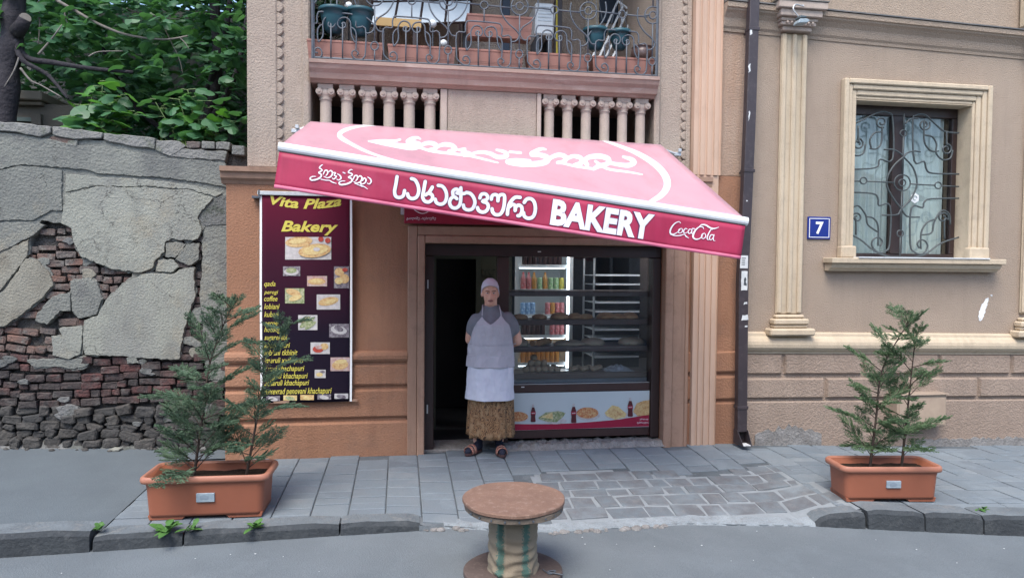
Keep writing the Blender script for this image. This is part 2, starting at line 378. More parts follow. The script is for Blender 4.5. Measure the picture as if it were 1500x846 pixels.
def jag(poly, step, amp, seed=0):
    """roughen a closed outline"""
    out = []; n = len(poly); rr = random.Random(seed)
    for i in range(n):
        a, b = Vector(poly[i]), Vector(poly[(i+1) % n]); d = b-a; L = d.length
        k = max(1, int(L/step)); nn = Vector((-d.y, d.x)).normalized() if L > 1e-6 else Vector((0, 0))
        for j in range(k):
            p = a+d*(j/k); out.append(tuple(p+nn*rr.uniform(-amp, amp)) if j else tuple(p+nn*rr.uniform(-amp, amp)*.5))
    return out

# ---------------------------------------------------------------- ground, road, pavement
KE = [(-14, -1.78), (-2.43, -1.73), (.13, -1.63), (.35, -1.60), (1.02, -1.74), (2.03, -1.66), (2.94, -1.76), (3.3, -1.84), (4.3, -2.05), (6, -2.30), (14, -2.9)]
KZ = [(-1.95, -.02), (0.0, -.045), (.35, -.098), (2.0, -.135), (2.95, -.15), (3.35, -.045), (4.5, -.065), (7, -.15), (14, -.35)]
def z_road(x): return -.105-.021*max(0.0, x-.1)
def z_wall(x): return -.036*max(0.0, x-3.0)
def z_pave(x, y):
    t = min(1.2, max(0.0, -y/1.72)); t = t*t*.7+t*.3
    return z_wall(x)*(1-t)+pw(KZ, x)*t
def z_path(x, y):                              # asphalt footpath on the left
    up = .033*max(0.0, -1.7-x)
    t = min(1.1, max(0.0, (y+1.7)/2.05)); a = lerp(.012, .01+up, t)
    e = min(1.0, max(0.0, (-1.925-x)/.5)); return lerp(z_pave(x, y)+.004, a, e*e*(3-2*e))

g = MB(); g.box(-60, 60, -60, 60, -1.2, -.6)
tag(structure(g.build('ground', 'earth')), 'wide ground under the whole street', 'ground')
rd = MB()
def rfn(u, v):
    x = lerp(-14, 14, u); y = lerp(-7.6, pw(KE, x)+.06, v)
    return (x, y, z_road(x)+.006*noise.noise(Vector((x*.7, y*.7, 0))))
rd.grid(140, 40, rfn)
road = rd.build('road', 'asphalt', smooth=True)
tag(structure(road), 'grey asphalt road in front of the bakery', 'road')
# thin crumbled edge of asphalt against the dropped pavement
cr = MB()
for i in range(46):
    x = rnd(1.0, 2.0) if i < 34 else rnd(.15, .5); y = pw(KE, x)-rnd(.005, .05); s = rnd(.012, .035)
    cr.ball((x, y, z_road(x)+.004), s, s*.8, s*.55, 6, 4)
c_ = cr.build('loose_grit', 'cement', road); tag(c_, kind='stuff')
sp_ = MB()
for i in range(110):
    x, y = rnd(-3, 5), rnd(-4.4, -1.8); s_ = rnd(.003, .0075); sp_.ball((x, y, z_road(x)+.008), s_, s_*rnd(.6, 1), s_*.4, 5, 3)
tag(sp_.build('litter_specks', 'paper', road), kind='stuff')
far = MB(); far.box(-14, 14, -9.6, -7.62, -.6, -.02)
tag(structure(far.build('opposite_pavement', 'concrete_light')), 'far side concrete pavement across the road', 'pavement')

# asphalt footpath left of the paved area
fp = MB(); fp.grid(60, 24, lambda u, v: (lerp(-14, -1.909, u), lerp(-1.60, .45, v), z_path(lerp(-14, -1.909, u), lerp(-1.60, .45, v))+.004*noise.noise(Vector((u*40, v*6, 3)))))
fp.grid(8, 6, lambda u, v: (lerp(-1.925, -1.3, u), lerp(.0, .45, v), z_path(-1.925, .3)))
footpath = fp.build('footpath', 'asphalt_old', smooth=False)
tag(structure(footpath), 'dark asphalt footpath below the crumbling wall', 'footpath')
grit = MB()
for i in range(70):
    x = rnd(-5, -1.65); y = .33-abs(random.gauss(0, .07)); s = rnd(.008, .03)
    grit.ball((x, y, z_path(x, y)+s*.2), s, s*.8, s*.5, 6, 4)
tag(grit.build('wall_debris', 'stone', footpath), kind='stuff')

pv = MB()
def bed_end(x): return pw(KE, x)+(0.0 if .16 < x < 3.0 else .07)
pv.grid(130, 26, lambda u, v: (lerp(-2.2, 14, u), lerp(0.44, bed_end(lerp(-2.2, 14, u)), v), z_pave(lerp(-2.2, 14, u), lerp(0.44, bed_end(lerp(-2.2, 14, u)), v))-.011))
def pvedge(u, v):
    x = lerp(.13, 3.0, u); y = pw(KE, x); zt = z_pave(x, y)-.007
    return (x, y-.015*v-.012*abs(noise.noise(Vector((x*9, v, 0)))), lerp(zt, z_road(x)-.05, v))
pv.grid(220, 3, pvedge)
pavement = pv.build('pavement', 'joint')
tag(structure(pavement), 'grey paved footway before the bakery and the beige house', 'pavement')
def slab(x0, x1, y0, y1, fn, h=.012, ch=.006, lift=0.0, sk=0.0):
    a = [(x0, y0), (x1, y0), (x1, y1), (x0, y1)]; cx, cy = (x0+x1)/2, (y0+y1)/2
    if sk: a = [(p[0]+rnd(-sk, sk), p[1]+rnd(-sk, sk)) for p in a]
    tx, ty = rnd(-.006, .006), rnd(-.006, .006)
    low = [(x, y, fn(x, y)-.02) for x, y in a]; mid = [(x, y, fn(x, y)-ch*.6+lift+(x-cx)*tx+(y-cy)*ty) for x, y in a]
    top = []
    for x, y in a:
        xx = x+ch*(1 if x < cx else -1); yy = y+ch*(1 if y < cy else -1)
        top.append((xx, yy, fn(xx, yy)+lift+(xx-cx)*tx+(yy-cy)*ty))
    b = MB(); b.add(low+mid+top, [(8, 9, 10, 11)]+[(i, (i+1) % 4, 4+(i+1) % 4, 4+i) for i in range(4)]+[(4+i, 4+(i+1) % 4, 8+(i+1) % 4, 8+i) for i in range(4)])
    return b
slabs = []
SETT = lambda x, y: 1.05 < x < 3.35 and y < -.72-.12*math.sin(x*3.1)
x = -1.914; rr = random.Random(5)
while x < 7.4:
    w = .258+rr.uniform(-.006, .006)
    y = rr.choice((.2, .13, .06)); yend = lambda xx: pw(KE, xx)+(.15 if (xx < .1 or xx > 3.3) else (.10 if xx > 1.0 else .03))
    lim = max(yend(x), yend(x+w))
    while y > lim+.03:
        L = rr.choice((.125, .125, .19, .25)); y1 = max(y-L, lim)
        if y-y1 > .05 and not SETT(x+w/2, (y+y1)/2) and not (y > .02 and not (.25 < x < 2.4)):
            slabs.append(('paver', slab(x+.0045, x+w-.0045, y1+.004, min(y, .02 if not (.25 < x < 2.4) else y)-.004, z_pave, lift=rr.uniform(-.003, .004)), x, y))
        y = y1
    x += w
yy = -.70; row = 0
while yy > -1.62:
    d = .165+rr.uniform(-.02, .03); xx = 1.02+rr.uniform(0, .12)
    while xx < 3.36:
        w = rr.choice((.17, .2, .24, .3))
        cx, cy = xx+w/2, yy-d/2
        if SETT(cx, cy) and cy > pw(KE, cx)+.17:
            slabs.append(('sett', slab(xx+.013, xx+w-.013, yy-d+.012, yy-.012, z_pave, lift=rr.uniform(-.003, .006), sk=.012), xx, yy))
        xx += w
    yy -= d; row += 1
bed = MB()
for i in range(60):
    for j in range(26):
        xa, xb = lerp(1.03, 3.36, i/60), lerp(1.03, 3.36, (i+1)/60); ya, yb_ = -.6-j*.045, -.6-(j+1)*.045
        if SETT((xa+xb)/2, ya) and yb_ > pw(KE, xa)+.02: bed.add([(xx_, yy_, z_pave(xx_, yy_)-.0055) for xx_, yy_ in ((xa, yb_), (xb, yb_), (xb, ya), (xa, ya))], [(0, 1, 2, 3)])
bed.build('mortar_bed', mat('sett_mortar', (.245, .27, .285), (.2, .222, .236), 6, .95, .5, 50, .01), pavement)
slabs.sort(key=lambda s: math.hypot(s[2]-.4, s[3]+6.4))
rest = MB()
for i, (nm, b, _, _) in enumerate(slabs):
    if i < 300: b.build(nm, nm, pavement)
    else: rest.add(b.v, b.f)
if rest.v: tag(rest.build('paver_field', 'paver', pavement), kind='stuff')
# pale concrete strip along the dropped edge
ed = MB()
def edfn(u, v):
    x = lerp(.3, 3.0, u); y0 = pw(KE, x); wv = .10+.02*noise.noise(Vector((x*4, 0, 5)))
    y = lerp(y0-.012-.015*abs(noise.noise(Vector((x*11, 1, 0)))), y0+wv, v)
    return (x, y, z_pave(x, max(y, y0))+.002-(.03 if v < .01 else 0)+.006*noise.noise(Vector((x*12, y*12, 0))))
ed.grid(150, 6, edfn)
ed.build('edge_strip', 'concrete_light', pavement)

# kerb stones
kerb = thing('kerb', 'low worn stone kerb between road and footways', 'kerb', (0, -1.7, -.1), kind='structure')
def kstone(x0, x1, ztop0, ztop1, w=.13, back=0.0, m='kerb', cut=0):
    w += .065 if x0 > 3.3 else .03
    if x0 > -1.95 and not cut: ztop0, ztop1 = [z_pave(q, pw(KE, q)+.10)+.012 for q in (x0, x1)]
    b = MB(); n = 6; vs = []; fs = []
    rs = random.Random(int(x0*100)); e = .006
    for i in range(n+1):
        x = lerp(x0+e, x1-e, i/n); yf = pw(KE, x); zt = lerp(ztop0, ztop1, i/n); zb = z_road(x)-.06
        j = lambda a: rs.uniform(-a, a)
        tp = zt-.012*(1 if i in (0, n) else 0)
        if cut and i == 0: tp -= cut
        if cut and i == 1: tp -= cut*.3
        vs += [(x, yf-.012+j(.004), zb), (x, yf+j(.005), tp-.028+j(.004)), (x, yf+.022+j(.006), tp+j(.004)), (x, yf+w+back, tp+.002+j(.002)), (x, yf+w+back, zb)]
    for i in range(n):
        for k in range(4): fs.append((5*i+k, 5*i+k+1, 5*i+5+k+1, 5*i+5+k))
    fs += [tuple(range(5)), tuple(5*n+4-k for k in range(5))]
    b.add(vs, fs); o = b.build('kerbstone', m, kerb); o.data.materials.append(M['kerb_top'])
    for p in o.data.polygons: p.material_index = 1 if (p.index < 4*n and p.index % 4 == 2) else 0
    return o
for x0, x1, a, c, bk in ((-5.6, -4.4, .05, .045, 0), (-4.4, -3.2, .045, .04, 0), (-3.2, -1.925, .04, .035, .01)):
    kstone(x0, x1, a, c, .15, bk)
for x0, x1, a, c in ((-1.918, -1.38, -.005, -.012), (-1.38, -.40, -.012, -.028), (-.40, .14, -.03, -.055)):
    kstone(x0, x1, a, c, .135)
for x0, x1, a, c in ((3.36, 3.76, -.045, -.05), (3.76, 4.16, -.05, -.055), (4.16, 4.7, -.055, -.06), (4.7, 5.3, -.062, -.075), (5.3, 5.9, -.075, -.09), (5.9, 6.7, -.09, -.12)):
    kstone(x0, x1, a, c, .135)
kstone(2.98, 3.35, -.095, -.048, .12, 0, 'kerb', .05)

# ---------------------------------------------------------------- bakery building
bk = thing('bakery_building', 'terracotta bakery building with balcony above the glazed shop front', 'building', (.8, .2, 0))
def part(name, m, fill, parent=None, bevel=0, smooth=False, solid=0):
    b = MB(); fill(b); return b.build(name, m, parent or bk, smooth=smooth, bevel=bevel, solid=solid)
X0, XD0, XD1, XS, XE = -1.50, .215, 2.492, 2.766, 3.318
# ground floor walls
part('wall', 'stucco_terra', lambda b: b.box(X0, XD0, 0, .34, .93, 2.52), bevel=.006)
part('wall', 'stucco_terra', lambda b: b.box(XD0, XD1, .002, .34, 1.912, 2.52))
part('wall', 'stucco_terra', lambda b: b.box(XD1, XE, 0, .34, 1.03, 2.60))
prof = [(.34, -.3), (-.035, -.3), (-.035, .285), (-.02, .30), (.0, .305), (.0, .335), (-.02, .34), (-.032, .355), (-.032, .575), (-.02, .59), (0, .595), (0, .622), (-.02, .63), (-.03, .645), (-.03, .80),
        (-.012, .815), (-.012, .835), (-.035, .845), (-.052, .87), (-.055, .90), (-.045, .925), (-.02, .94), (.34, .94)]
part('plinth', 'stucco_terra', lambda b: b.prism(prof, X0-.01, .062, 'x'))
prof2 = [(.34, -.4), (-.03, -.4), (-.03, .385), (-.015, .395), (.0, .40), (.0, .425), (-.02, .43), (-.03, .445), (-.03, .64), (-.015, .655), (0, .66), (0, .69), (-.02, .695), (-.03, .71), (-.03, .885), (-.01, .90), (.0, 1.035), (.34, 1.035)]
part('plinth', 'stucco_terra', lambda b: b.prism(prof2, XD1, XE, 'x'))
part('side_wall', 'stucco_terra', lambda b: b.box(X0, -1.2, .345, 6, -.3, 2.52))
part('side_wall', 'stucco_up', lambda b: b.box(-1.325, -1.0, .5, 6, 2.53, 6.2))
part('rear_wall', 'stucco_up', lambda b: b.box(-1.325, XE, 6.002, 6.3, -.3, 6.2))
part('roof', 'flash', lambda b: b.box(-1.6, XE, -.35, 6.6, 6.202, 6.4))
# cornice between the floors
cpro = [(.2, 2.405), (-.005, 2.405), (-.02, 2.43), (-.05, 2.452), (-.055, 2.47), (-.06, 2.50), (-.085, 2.507), (-.09, 2.548), (.2, 2.552)]
part('cornice', 'trim_terra', lambda b: b.prism(cpro, X0-.035, XS-.02, 'x'))
part('cornice', 'trim_terra', lambda b: b.prism([(p[0]*.6, p[1]+.03) for p in cpro], XS-.0, XS+.19, 'x'))
# door and window surround
def sur(b):
    b.box(.062, .15, -.05, 0, -.1, 2.07); b.box(.15, .215, -.068, .03, -.1, 1.98)
    b.box(.151, 2.57, -.05, 0, 1.981, 2.07); b.box(.216, 2.49, -.068, .03, 1.913, 1.98)
    b.box(2.49, 2.57, -.068, .03, -.1, 1.98); b.box(2.571, 2.70, -.05, 0, -.1, 2.07); b.box(2.7005, 2.742, -.043, 0, -.1, 2.4)
part('door_surround', 'trim_terra', sur, bevel=.008)
# fluted strips
def flutes(b, x0, x1, z0, z1, y):
    n = 4; w = (x1-x0)/n; pts = [(x0, 0.04)]
    for i in range(n):
        a = x0+i*w
        pts += [(a, y), (a+w*.55, y), (a+w*.62, y+.014), (a+w*.93, y+.014)]
    pts += [(x1, y), (x1, .04)]
    b.prism(pts, z0, z1, 'z')
part('fluted_strip', 'strip', lambda b: flutes(b, 2.766, 3.012, -.12, 2.40, -.075))
part('fluted_strip', 'strip', lambda b: flutes(b, 2.756, 3.034, 2.60, 6.2, -.045))
part('fluted_strip', 'strip', lambda b: b.box(2.775, 3.02, -.03, .02, 2.405, 2.598))
part('wall', 'stucco_mid', lambda b: b.box(3.03, XE, .004, .34, 2.605, 4.05))
part('wall', 'stucco_up', lambda b: b.box(3.03, XE, .004, .34, 4.052, 6.2))
# upper pilasters with scalloped edging
part('pilaster', 'stucco_up', lambda b: b.box(-1.325, -.84, .05, .498, 2.552, 6.2), bevel=.01)
part('pilaster', 'stucco_up', lambda b: b.box(-1.328, -1.075, .02, .06, 2.555, 6.2), bevel=.012)
part('pilaster_bead', 'stucco_up', lambda b: b.box(-.862, -.795, .018, 1.3, 2.556, 6.2), bevel=.014)
part('pilaster', 'stucco_up', lambda b: b.box(2.40, 2.752, .05, 1.3, 2.61, 6.2), bevel=.01)
part('pilaster_bead', 'stucco_up', lambda b: b.box(2.386, 2.445, .018, .06, 2.615, 6.2), bevel=.014)
part('pilaster', 'stucco_up', lambda b: b.box(2.705, 2.751, .02, .06, 2.612, 6.2), bevel=.008)
def half_disc(sgn, r):
    b = MB(); pts = [(sgn*r*math.cos(a)*1.05, r*math.sin(a)) for a in [PI*(-.5+i/10) for i in range(11)]]
    b.prism(pts, -.018, .012, 'y'); return b
for sgn, x, r, step, z0 in ((1, -1.076, .05, .1, 2.66), (-1, 2.706, .045, .092, 2.70)):
    ob = None
    for i in range(20):
        if ob is None: ob = half_disc(sgn, r).build('scallop', 'stucco_up', bk, local=True, bevel=.006); q = ob
        else: q = ob.copy(); COL.objects.link(q)
        q.location = Vector((x, .044, z0+i*step))-WL[bk.name]
# balcony ledge, panel and colonnade
lp = [(1.3, 3.318), (.03, 3.318), (.005, 3.335), (-.03, 3.345), (-.04, 3.375), (-.045, 3.39), (-.075, 3.42), (-.088, 3.45), (-.09, 3.456), (-.1, 3.46), (-.1, 3.492), (1.3, 3.494)]
part('balcony_ledge', 'ledge', lambda b: b.prism(lp, -.792, 2.388, 'x'))
part('parapet_panel', 'stucco_up', lambda b: b.box(.415, 1.243, .035, .2, 2.5, 3.316), bevel=.006)
part('parapet_pier', 'column', lambda b: b.box(.352, .413, .02, .2, 2.5, 3.314), bevel=.006)
part('parapet_pier', 'column', lambda b: b.box(1.245, 1.285, .02, .2, 2.5, 3.314), bevel=.006)
shaft = cap = vol = aba = None
for xc in (-.668, -.483, -.297, -.109, .072, .26, 1.375, 1.552, 1.731, 1.914, 2.09, 2.269):
    s_ = .05 if xc < 1 else .047
    if shaft is None or abs(xc-1.375) < .01:
        b = MB(); b.lathe([(s_*1.3, 2.5), (s_*1.3, 2.53), (s_*1.02, 2.55), (s_, 3.15), (s_*.96, 3.175), (s_*1.12, 3.18), (s_*1.12, 3.19), (s_*.98, 3.196), (s_*1.25, 3.215), (s_*1.45, 3.24), (s_*1.2, 3.27)], n=16)
        shaft = b.build('column', 'column', bk, local=True, smooth=False)
        shaft.data.polygons.foreach_set('use_smooth', [len(p.vertices) == 4 for p in shaft.data.polygons])
        c = shaft
        b = MB(); b.box(-.066, .066, -.055, .08, 3.268, 3.317); b.build('abacus', 'column', c, local=True, bevel=.005)
        for sg in (-1, 1):
            b = MB(); b.lathe([(.030, -.075), (.030, .04)], n=14); b.lathe([(.014, -.085), (.014, -.07)], n=8)
            b.xf(lambda p: (sg*.052+p[0], p[2], 3.245+p[1])); b.build('volute', 'column', c, local=True, bevel=.004)
    else: c = copy_tree(shaft, bk)
    c.parent = bk; c.location = Vector((xc, .1, 0))-WL[bk.name]
# void behind the colonnade, loggia behind the railing
def void(b):
    b.box(-.795, 2.39, .95, 1.0, 2.5, 3.31); b.box(-.795, 2.39, .345, .95, 2.47, 2.515)
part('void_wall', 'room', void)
part('loggia_wall', 'stucco_up', lambda b: b.box(-.795, 2.39, 1.3, 1.5, 3.3, 6.2))
part('loggia_ceiling', 'stucco_up', lambda b: b.box(-.795, 2.39, .05, 1.3, 5.6, 5.8))
part('loggia_lintel', 'stucco_up', lambda b: b.box(-.795, 2.39, .05, .35, 5.2, 5.6))
# shop front frame
def bx(*a): return lambda b: b.box(*a)
FY0, FY1 = .09, .15
fr = part('shop_frame', 'frame_dark', bx(.217, .305, .05, .17, -.02, 1.80), bevel=.006)
part('jamb', 'frame_dark', bx(2.405, 2.488, .05, .17, .06, 1.80), fr, bevel=.006)
part('head_rail', 'frame_dark', bx(.217, 2.488, .052, .168, 1.802, 1.91), fr, bevel=.006)
part('mullion', 'frame_brown', bx(.892, 1.008, FY0, FY1, -.02, 1.80), fr, bevel=.005)
part('sill_rail', 'frame_brown', bx(1.01, 2.403, FY0-.004, FY1, .515, .592), fr, bevel=.005)
part('bottom_rail', 'frame_brown', bx(1.01, 2.403, FY0, FY1, .075, .155), fr, bevel=.005)
part('glazing_bead', 'galv', bx(1.02, 2.395, FY0-.008, FY0-.002, .592, .597), fr)
part('shop_pane', 'glass', bx(1.008, 2.404, .125, .131, .595, 1.80))
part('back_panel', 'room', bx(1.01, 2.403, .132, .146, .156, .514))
part('door_hinge', 'steel', bx(.240, .252, .036, .049, 1.50, 1.58))
part('door_hinge', 'steel', bx(.240, .252, .036, .049, .35, .43))
part('badge', 'white', bx(1.27, 1.30, .046, .051, 1.845, 1.853))
part('badge', 'white', bx(1.13, 1.16, .081, .085, .566, .574))
# raw concrete threshold
def thr(b):
    b.grid(70, 5, lambda u, v: (lerp(.9, 2.52, u), lerp(-.07-.03*noise.noise(Vector((u*9, 1, 0))), .17, v), (.0 if v < .05 else .045+.028*noise.noise(Vector((u*30, v*5, 2))))))
part('threshold', 'cement', thr)
part('threshold', 'cement', bx(.2, .95, .03, .4, -.1, .012), bevel=.006)
# interior of the shop
def room(b):
    b.box(.02, .2, .342, 3.2, -.1, 2.46); b.box(2.75, 2.9, .345, 3.2, -.1, 2.46)
    b.box(.0, 2.9, 3.2, 3.3, -.1, 2.46); b.box(0, 2.9, .342, 3.3, 2.47, 2.5)
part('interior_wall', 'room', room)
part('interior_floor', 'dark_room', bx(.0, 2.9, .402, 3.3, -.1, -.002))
xo0, xo1, zo = P(639, 420, .9).x, P(697, 420, .9).x, P(660, 379, .9).z
def partn(b):
    b.box(.2, xo0, .9, .96, -.003, 2.46); b.box(xo1, 1.16, .9, .96, -.003, 2.46); b.box(xo0, xo1, .9, .96, zo, 2.46)
part('partition', 'olive', partn)
def archi(b):
    b.box(xo0-.05, xo0, .88, .9, 0, zo+.05); b.box(xo1, xo1+.05, .88, .9, 0, zo+.05); b.box(xo0, xo1, .88, .9, zo, zo+.05)
part('inner_door_frame', mat('olive_gloss', (.085, .088, .062), None, 1, .5), archi)
part('inner_back_wall', 'dark_room', bx(.2, 1.16, 2.0, 2.05, 0, 2.46))
part('wall_sign', mat('dark_scribble', (.03, .028, .02), (.09, .09, .06), 40, .7), bx(P(706, 400, .89).x, P(725, 400, .89).x, .885, .897, P(715, 404, .89).z, P(715, 394, .89).z))

# ---------------------------------------------------------------- beige house on the right
hs = thing('beige_house', 'beige stuccoed house with rusticated base and cream window surround', 'house', (5.5, .2, -.1))
XR = 9.0
wx0, wx1, wz0, wz1 = 4.45, 5.765, 1.825, 3.39        # window opening in the wall plane
zslope = lambda x: -.014*(x-3.4)
hpart = lambda name, m, fill, parent=None, bevel=0, smooth=False: part(name, m, fill, parent or hs, bevel, smooth)
hpart('wall', 'stucco_right', bx(XE+.002, wx0, 0, .34, 1.0, 4.2))
hpart('wall', 'stucco_right', bx(wx1, XR, 0, .34, 1.0, 4.2))
hpart('wall', 'stucco_right', bx(wx0, wx1, .0, .34, 1.0, wz0))
hpart('wall', 'stucco_right', bx(wx0, wx1, .0, .34, wz1, 4.2))
hpart('wall', 'stucco_right', bx(XE+.002, XR, .02, .34, 4.2, 6.2))
hpart('side_wall', 'stucco_right', bx(XR-.3, XR, .345, 6.3, -.6, 6.2))
hpart('roof', 'flash', bx(XE+.002, XR+.4, -.3, 6.6, 6.202, 6.4))
def sheared(b): b.xf(lambda p: (p[0], p[1], p[2]+zslope(p[0])))
def corn(b):
    zc = lambda y: P(1300, y, -.1).z
    pr = [(.05, zc(64)), (-.01, zc(64)), (-.015, zc(60)), (-.03, zc(57)), (-.035, zc(54)), (-.045, zc(46)), (-.075, zc(40)), (-.1, zc(37)), (-.105, zc(35)), (-.12, zc(34)), (-.125, zc(27.5)), (.05, zc(26))]
    b.prism(pr, 3.04, XR, 'x'); b.xf(lambda p: (p[0], p[1], p[2]-.028*(p[0]-4.9)))
hpart('cornice', 'stucco_right', corn)
def flash(b):
    z = P(1300, 26.5, -.1).z
    b.prism([(.05, z+.012), (-.135, z), (-.135, z+.012), (.05, z+.05)], 3.04, XR, 'x'); b.xf(lambda p: (p[0], p[1], p[2]-.028*(p[0]-4.9)))
hpart('flashing', 'flash', flash)
def band(b):
    b.prism([(.1, .875), (-.03, .875), (-.034, .895), (-.06, .91), (-.085, .94), (-.09, .97), (-.085, 1.0), (-.065, 1.03), (-.04, 1.05), (-.035, 1.075), (-.0, 1.09), (.1, 1.09)], XE+.004, XR, 'x'); sheared(b)
hpart('string_course', 'cream', band)
def base(b): b.box(XE+.003, XR, -.012, .3, -.6, .9); sheared(b)
hpart('base_wall', 'block', base)
def basefoot(b): b.box(XE+.004, XR, -.04, -.013, -.6, .405); sheared(b)
hpart('base_course', 'block', basefoot, bevel=.012)
def blk(x0, x1, z0, z1):
    b = MB(); c = .016; a = []
    for x, z in ((x0, z0), (x1, z0), (x1, z1), (x0, z1)): a.append((x, -.012, z))
    for x, z in ((x0+c, z0+c), (x1-c, z0+c), (x1-c, z1-c), (x0+c, z1-c)): a.append((x, -.042, z))
    b.add(a, [(4, 5, 6, 7)]+[(i, (i+1) % 4, 4+(i+1) % 4, 4+i) for i in range(4)]); sheared(b); b.build('base_block', 'block', hs)
j1 = [XE+.004, 3.735, 4.60, 5.455, 6.30, 7.15, 8.0, 9.0]; j2 = [XE+.004, 4.19, 5.05, 5.92, 6.77, 7.6, 8.4, 9.0]
for js, z0, z1 in ((j1, .672, .872), (j2, .432, .635)):
    for a, c in zip(js, js[1:]): blk(a+.012, c-.012, z0, z1)
# scar of bare cement at the foot
def scar(b, x0, x1, h, sd):
    rs = random.Random(sd); n = int((x1-x0)/.035); up = []; 
    for i in range(n+1):
        x = lerp(x0, x1, i/n); up.append((x, h*(.35+.65*math.sin(PI*(.12+.76*i/n)))*rs.uniform(.72, 1.1)+z_wall(x)))
    pts = [(x0, -.35)]+up+[(x1, -.35)]
    b.prism(pts, -.052, -.041, 'y')
hpart('cement_scar', 'cement', lambda b: scar(b, 3.44, 4.15, .19, 3))
hpart('cement_scar', 'cement', lambda b: scar(b, 5.2, 7.4, .09, 5))
# pilasters
for k, xp in enumerate((3.645, 6.395)):
    w = .262
    pl = hpart('pilaster', 'cream', lambda b: (b.box(xp, xp+w, -.03, .001, 1.26, 3.99), b.box(xp, xp+.05, -.055, -.03, 1.27, 3.985), b.box(xp+.106, xp+.156, -.055, -.03, 1.27, 3.985), b.box(xp+w-.05, xp+w, -.055, -.03, 1.27, 3.985)), bevel=.012)
    zs = zslope(xp)
    def pbase(b):
        for e, y, z0, z1 in ((.02, -.075, 1.225, 1.262), (.055, -.105, 1.165, 1.224), (.05, -.09, 1.13, 1.164), (.105, -.135, 1.06, 1.129)):
            b.box(xp-e, xp+w+e, y, 0, z0+zs, z1+zs)
    hpart('pilaster_base', 'cream', pbase, pl, bevel=.014)
    def pcap(b):
        dz = -.028*(xp-4.9)-.02
        for e, y, z0, z1 in ((.02, -.085, 3.985, 4.03), (.05, -.11, 4.03, 4.065), (.06, -.125, 4.066, 4.10), (.085, -.16, 4.10, 4.165), (.12, -.19, 4.166, 4.235)):
            b.box(xp-e, xp+w+e, y, 0, z0+dz, z1+dz)
        for i in range(7): b.ball((xp+.0+i*w/6, -.13, 4.048+dz), .016, .016, .016, 6, 4)
    hpart('capital', 'column', pcap, pl, bevel=.006)
    hpart('capital_flashing', 'flash', lambda b: b.box(xp-.13, xp+w+.13, -.2, .02, 4.216-.028*(xp-4.9), 4.225-.028*(xp-4.9)), pl)
    hpart('capital_block', 'cream', lambda b: b.box(xp-.10, xp+w+.10, -.10, .02, 4.226-.028*(xp-4.9), 4.9), pl, bevel=.03)
# window
fo = (4.303, 5.955, 1.80, 3.585)
def sur2(b):
    for e0, e1, y in ((0.0, .05, -.075), (.05, .10, -.055), (.10, .155, -.035)):
        x0, x1, z1 = fo[0]+e0, fo[1]-e0, fo[3]-e0; ix0, ix1, iz1 = fo[0]+e1, fo[1]-e1, fo[3]-e1
        b.box(x0, ix0, y, 0, fo[2], z1); b.box(ix1, x1, y, 0, fo[2], z1); b.box(ix0, ix1, y, 0, iz1, z1)
    b.box(wx1+.004, fo[1]-.155, -.02, .0, fo[2], fo[3]-.155); b.box(fo[0]+.155, wx1+.004, -.02, .0, wz1+.004, fo[3]-.155)
wn_ = hpart('window', 'cream', sur2, bevel=.01)
def reveal(b):
    b.box(wx1-.003, wx1+.003, -.018, .25, wz0, wz1); b.box(wx0-.003, wx0+.003, -.018, .25, wz0, wz1); b.box(wx0, wx1, -.018, .25, wz1-.003, wz1+.003)
hpart('reveal', 'cream', reveal, wn_)
def sill(b):
    b.box(4.15, 6.085, -.16, 0, 1.768, 1.822); b.prism([(.0, 1.69), (-.07, 1.69), (-.085, 1.71), (-.11, 1.72), (-.135, 1.767), (0, 1.767)], 4.17, 6.065, 'x')
hpart('sill', 'cream', sill, wn_, bevel=.006)
hpart('sill', 'white_metal', bx(wx0-.02, wx1+.12, -.17, .2, 1.8222, 1.832), wn_)
hpart('foot_block', 'cream', bx(fo[0]-.005, fo[0]+.16, -.085, 0, fo[2]+.02, fo[2]+.14), wn_, bevel=.012)
hpart('foot_block', 'cream', bx(fo[1]-.22, fo[1]+.005, -.085, 0, fo[2]+.02, fo[2]+.14), wn_, bevel=.012)
wf0, wf1 = .16, .22
cx0, cx1, cxm = wx0+.005, wx1-.005, P(1314, 270, .17).x
cas = hpart('casement', 'frame_dark', lambda b: (b.box(cx0, cx1, wf0, wf1, wz1-.10, wz1), b.box(cx0, cx1, wf0, wf1, wz0, wz0+.05), b.box(cx0, cx0+.03, wf0, wf1, wz0+.05, wz1-.10), b.box(cx1-.06, cx1, wf0, wf1, wz0+.05, wz1-.10), b.box(cxm-.075, cxm+.06, wf0-.012, wf1, wz0+.05, wz1-.10)), wn_, bevel=.006)
hpart('pane', 'glass2', bx(cx0+.03, cxm-.075, .19, .194, wz0+.05, wz1-.1), wn_)
hpart('pane', 'glass2', bx(cxm+.06, cx1-.06, .19, .194, wz0+.05, wz1-.1), wn_)
def curt(b):
    for a, c, s in ((cx0, cxm, 0), (cxm, cx1-.10, 2)):
        b.grid(90, 4, lambda u, v: (lerp(a, c, u), .245+.016*math.sin(u*46+s)+.010*math.sin(u*17+s), lerp(wz0, wz1, v)))
hpart('curtain', 'curtain', curt, wn_, smooth=True)
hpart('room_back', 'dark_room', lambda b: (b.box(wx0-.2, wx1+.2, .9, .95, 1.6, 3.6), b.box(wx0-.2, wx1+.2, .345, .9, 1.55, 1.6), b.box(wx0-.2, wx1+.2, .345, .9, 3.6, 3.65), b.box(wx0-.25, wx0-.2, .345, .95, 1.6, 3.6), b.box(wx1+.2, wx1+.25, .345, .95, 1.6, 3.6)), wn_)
sx, sz = P(1340, 290, .187).x, P(1340, 290, .187).z
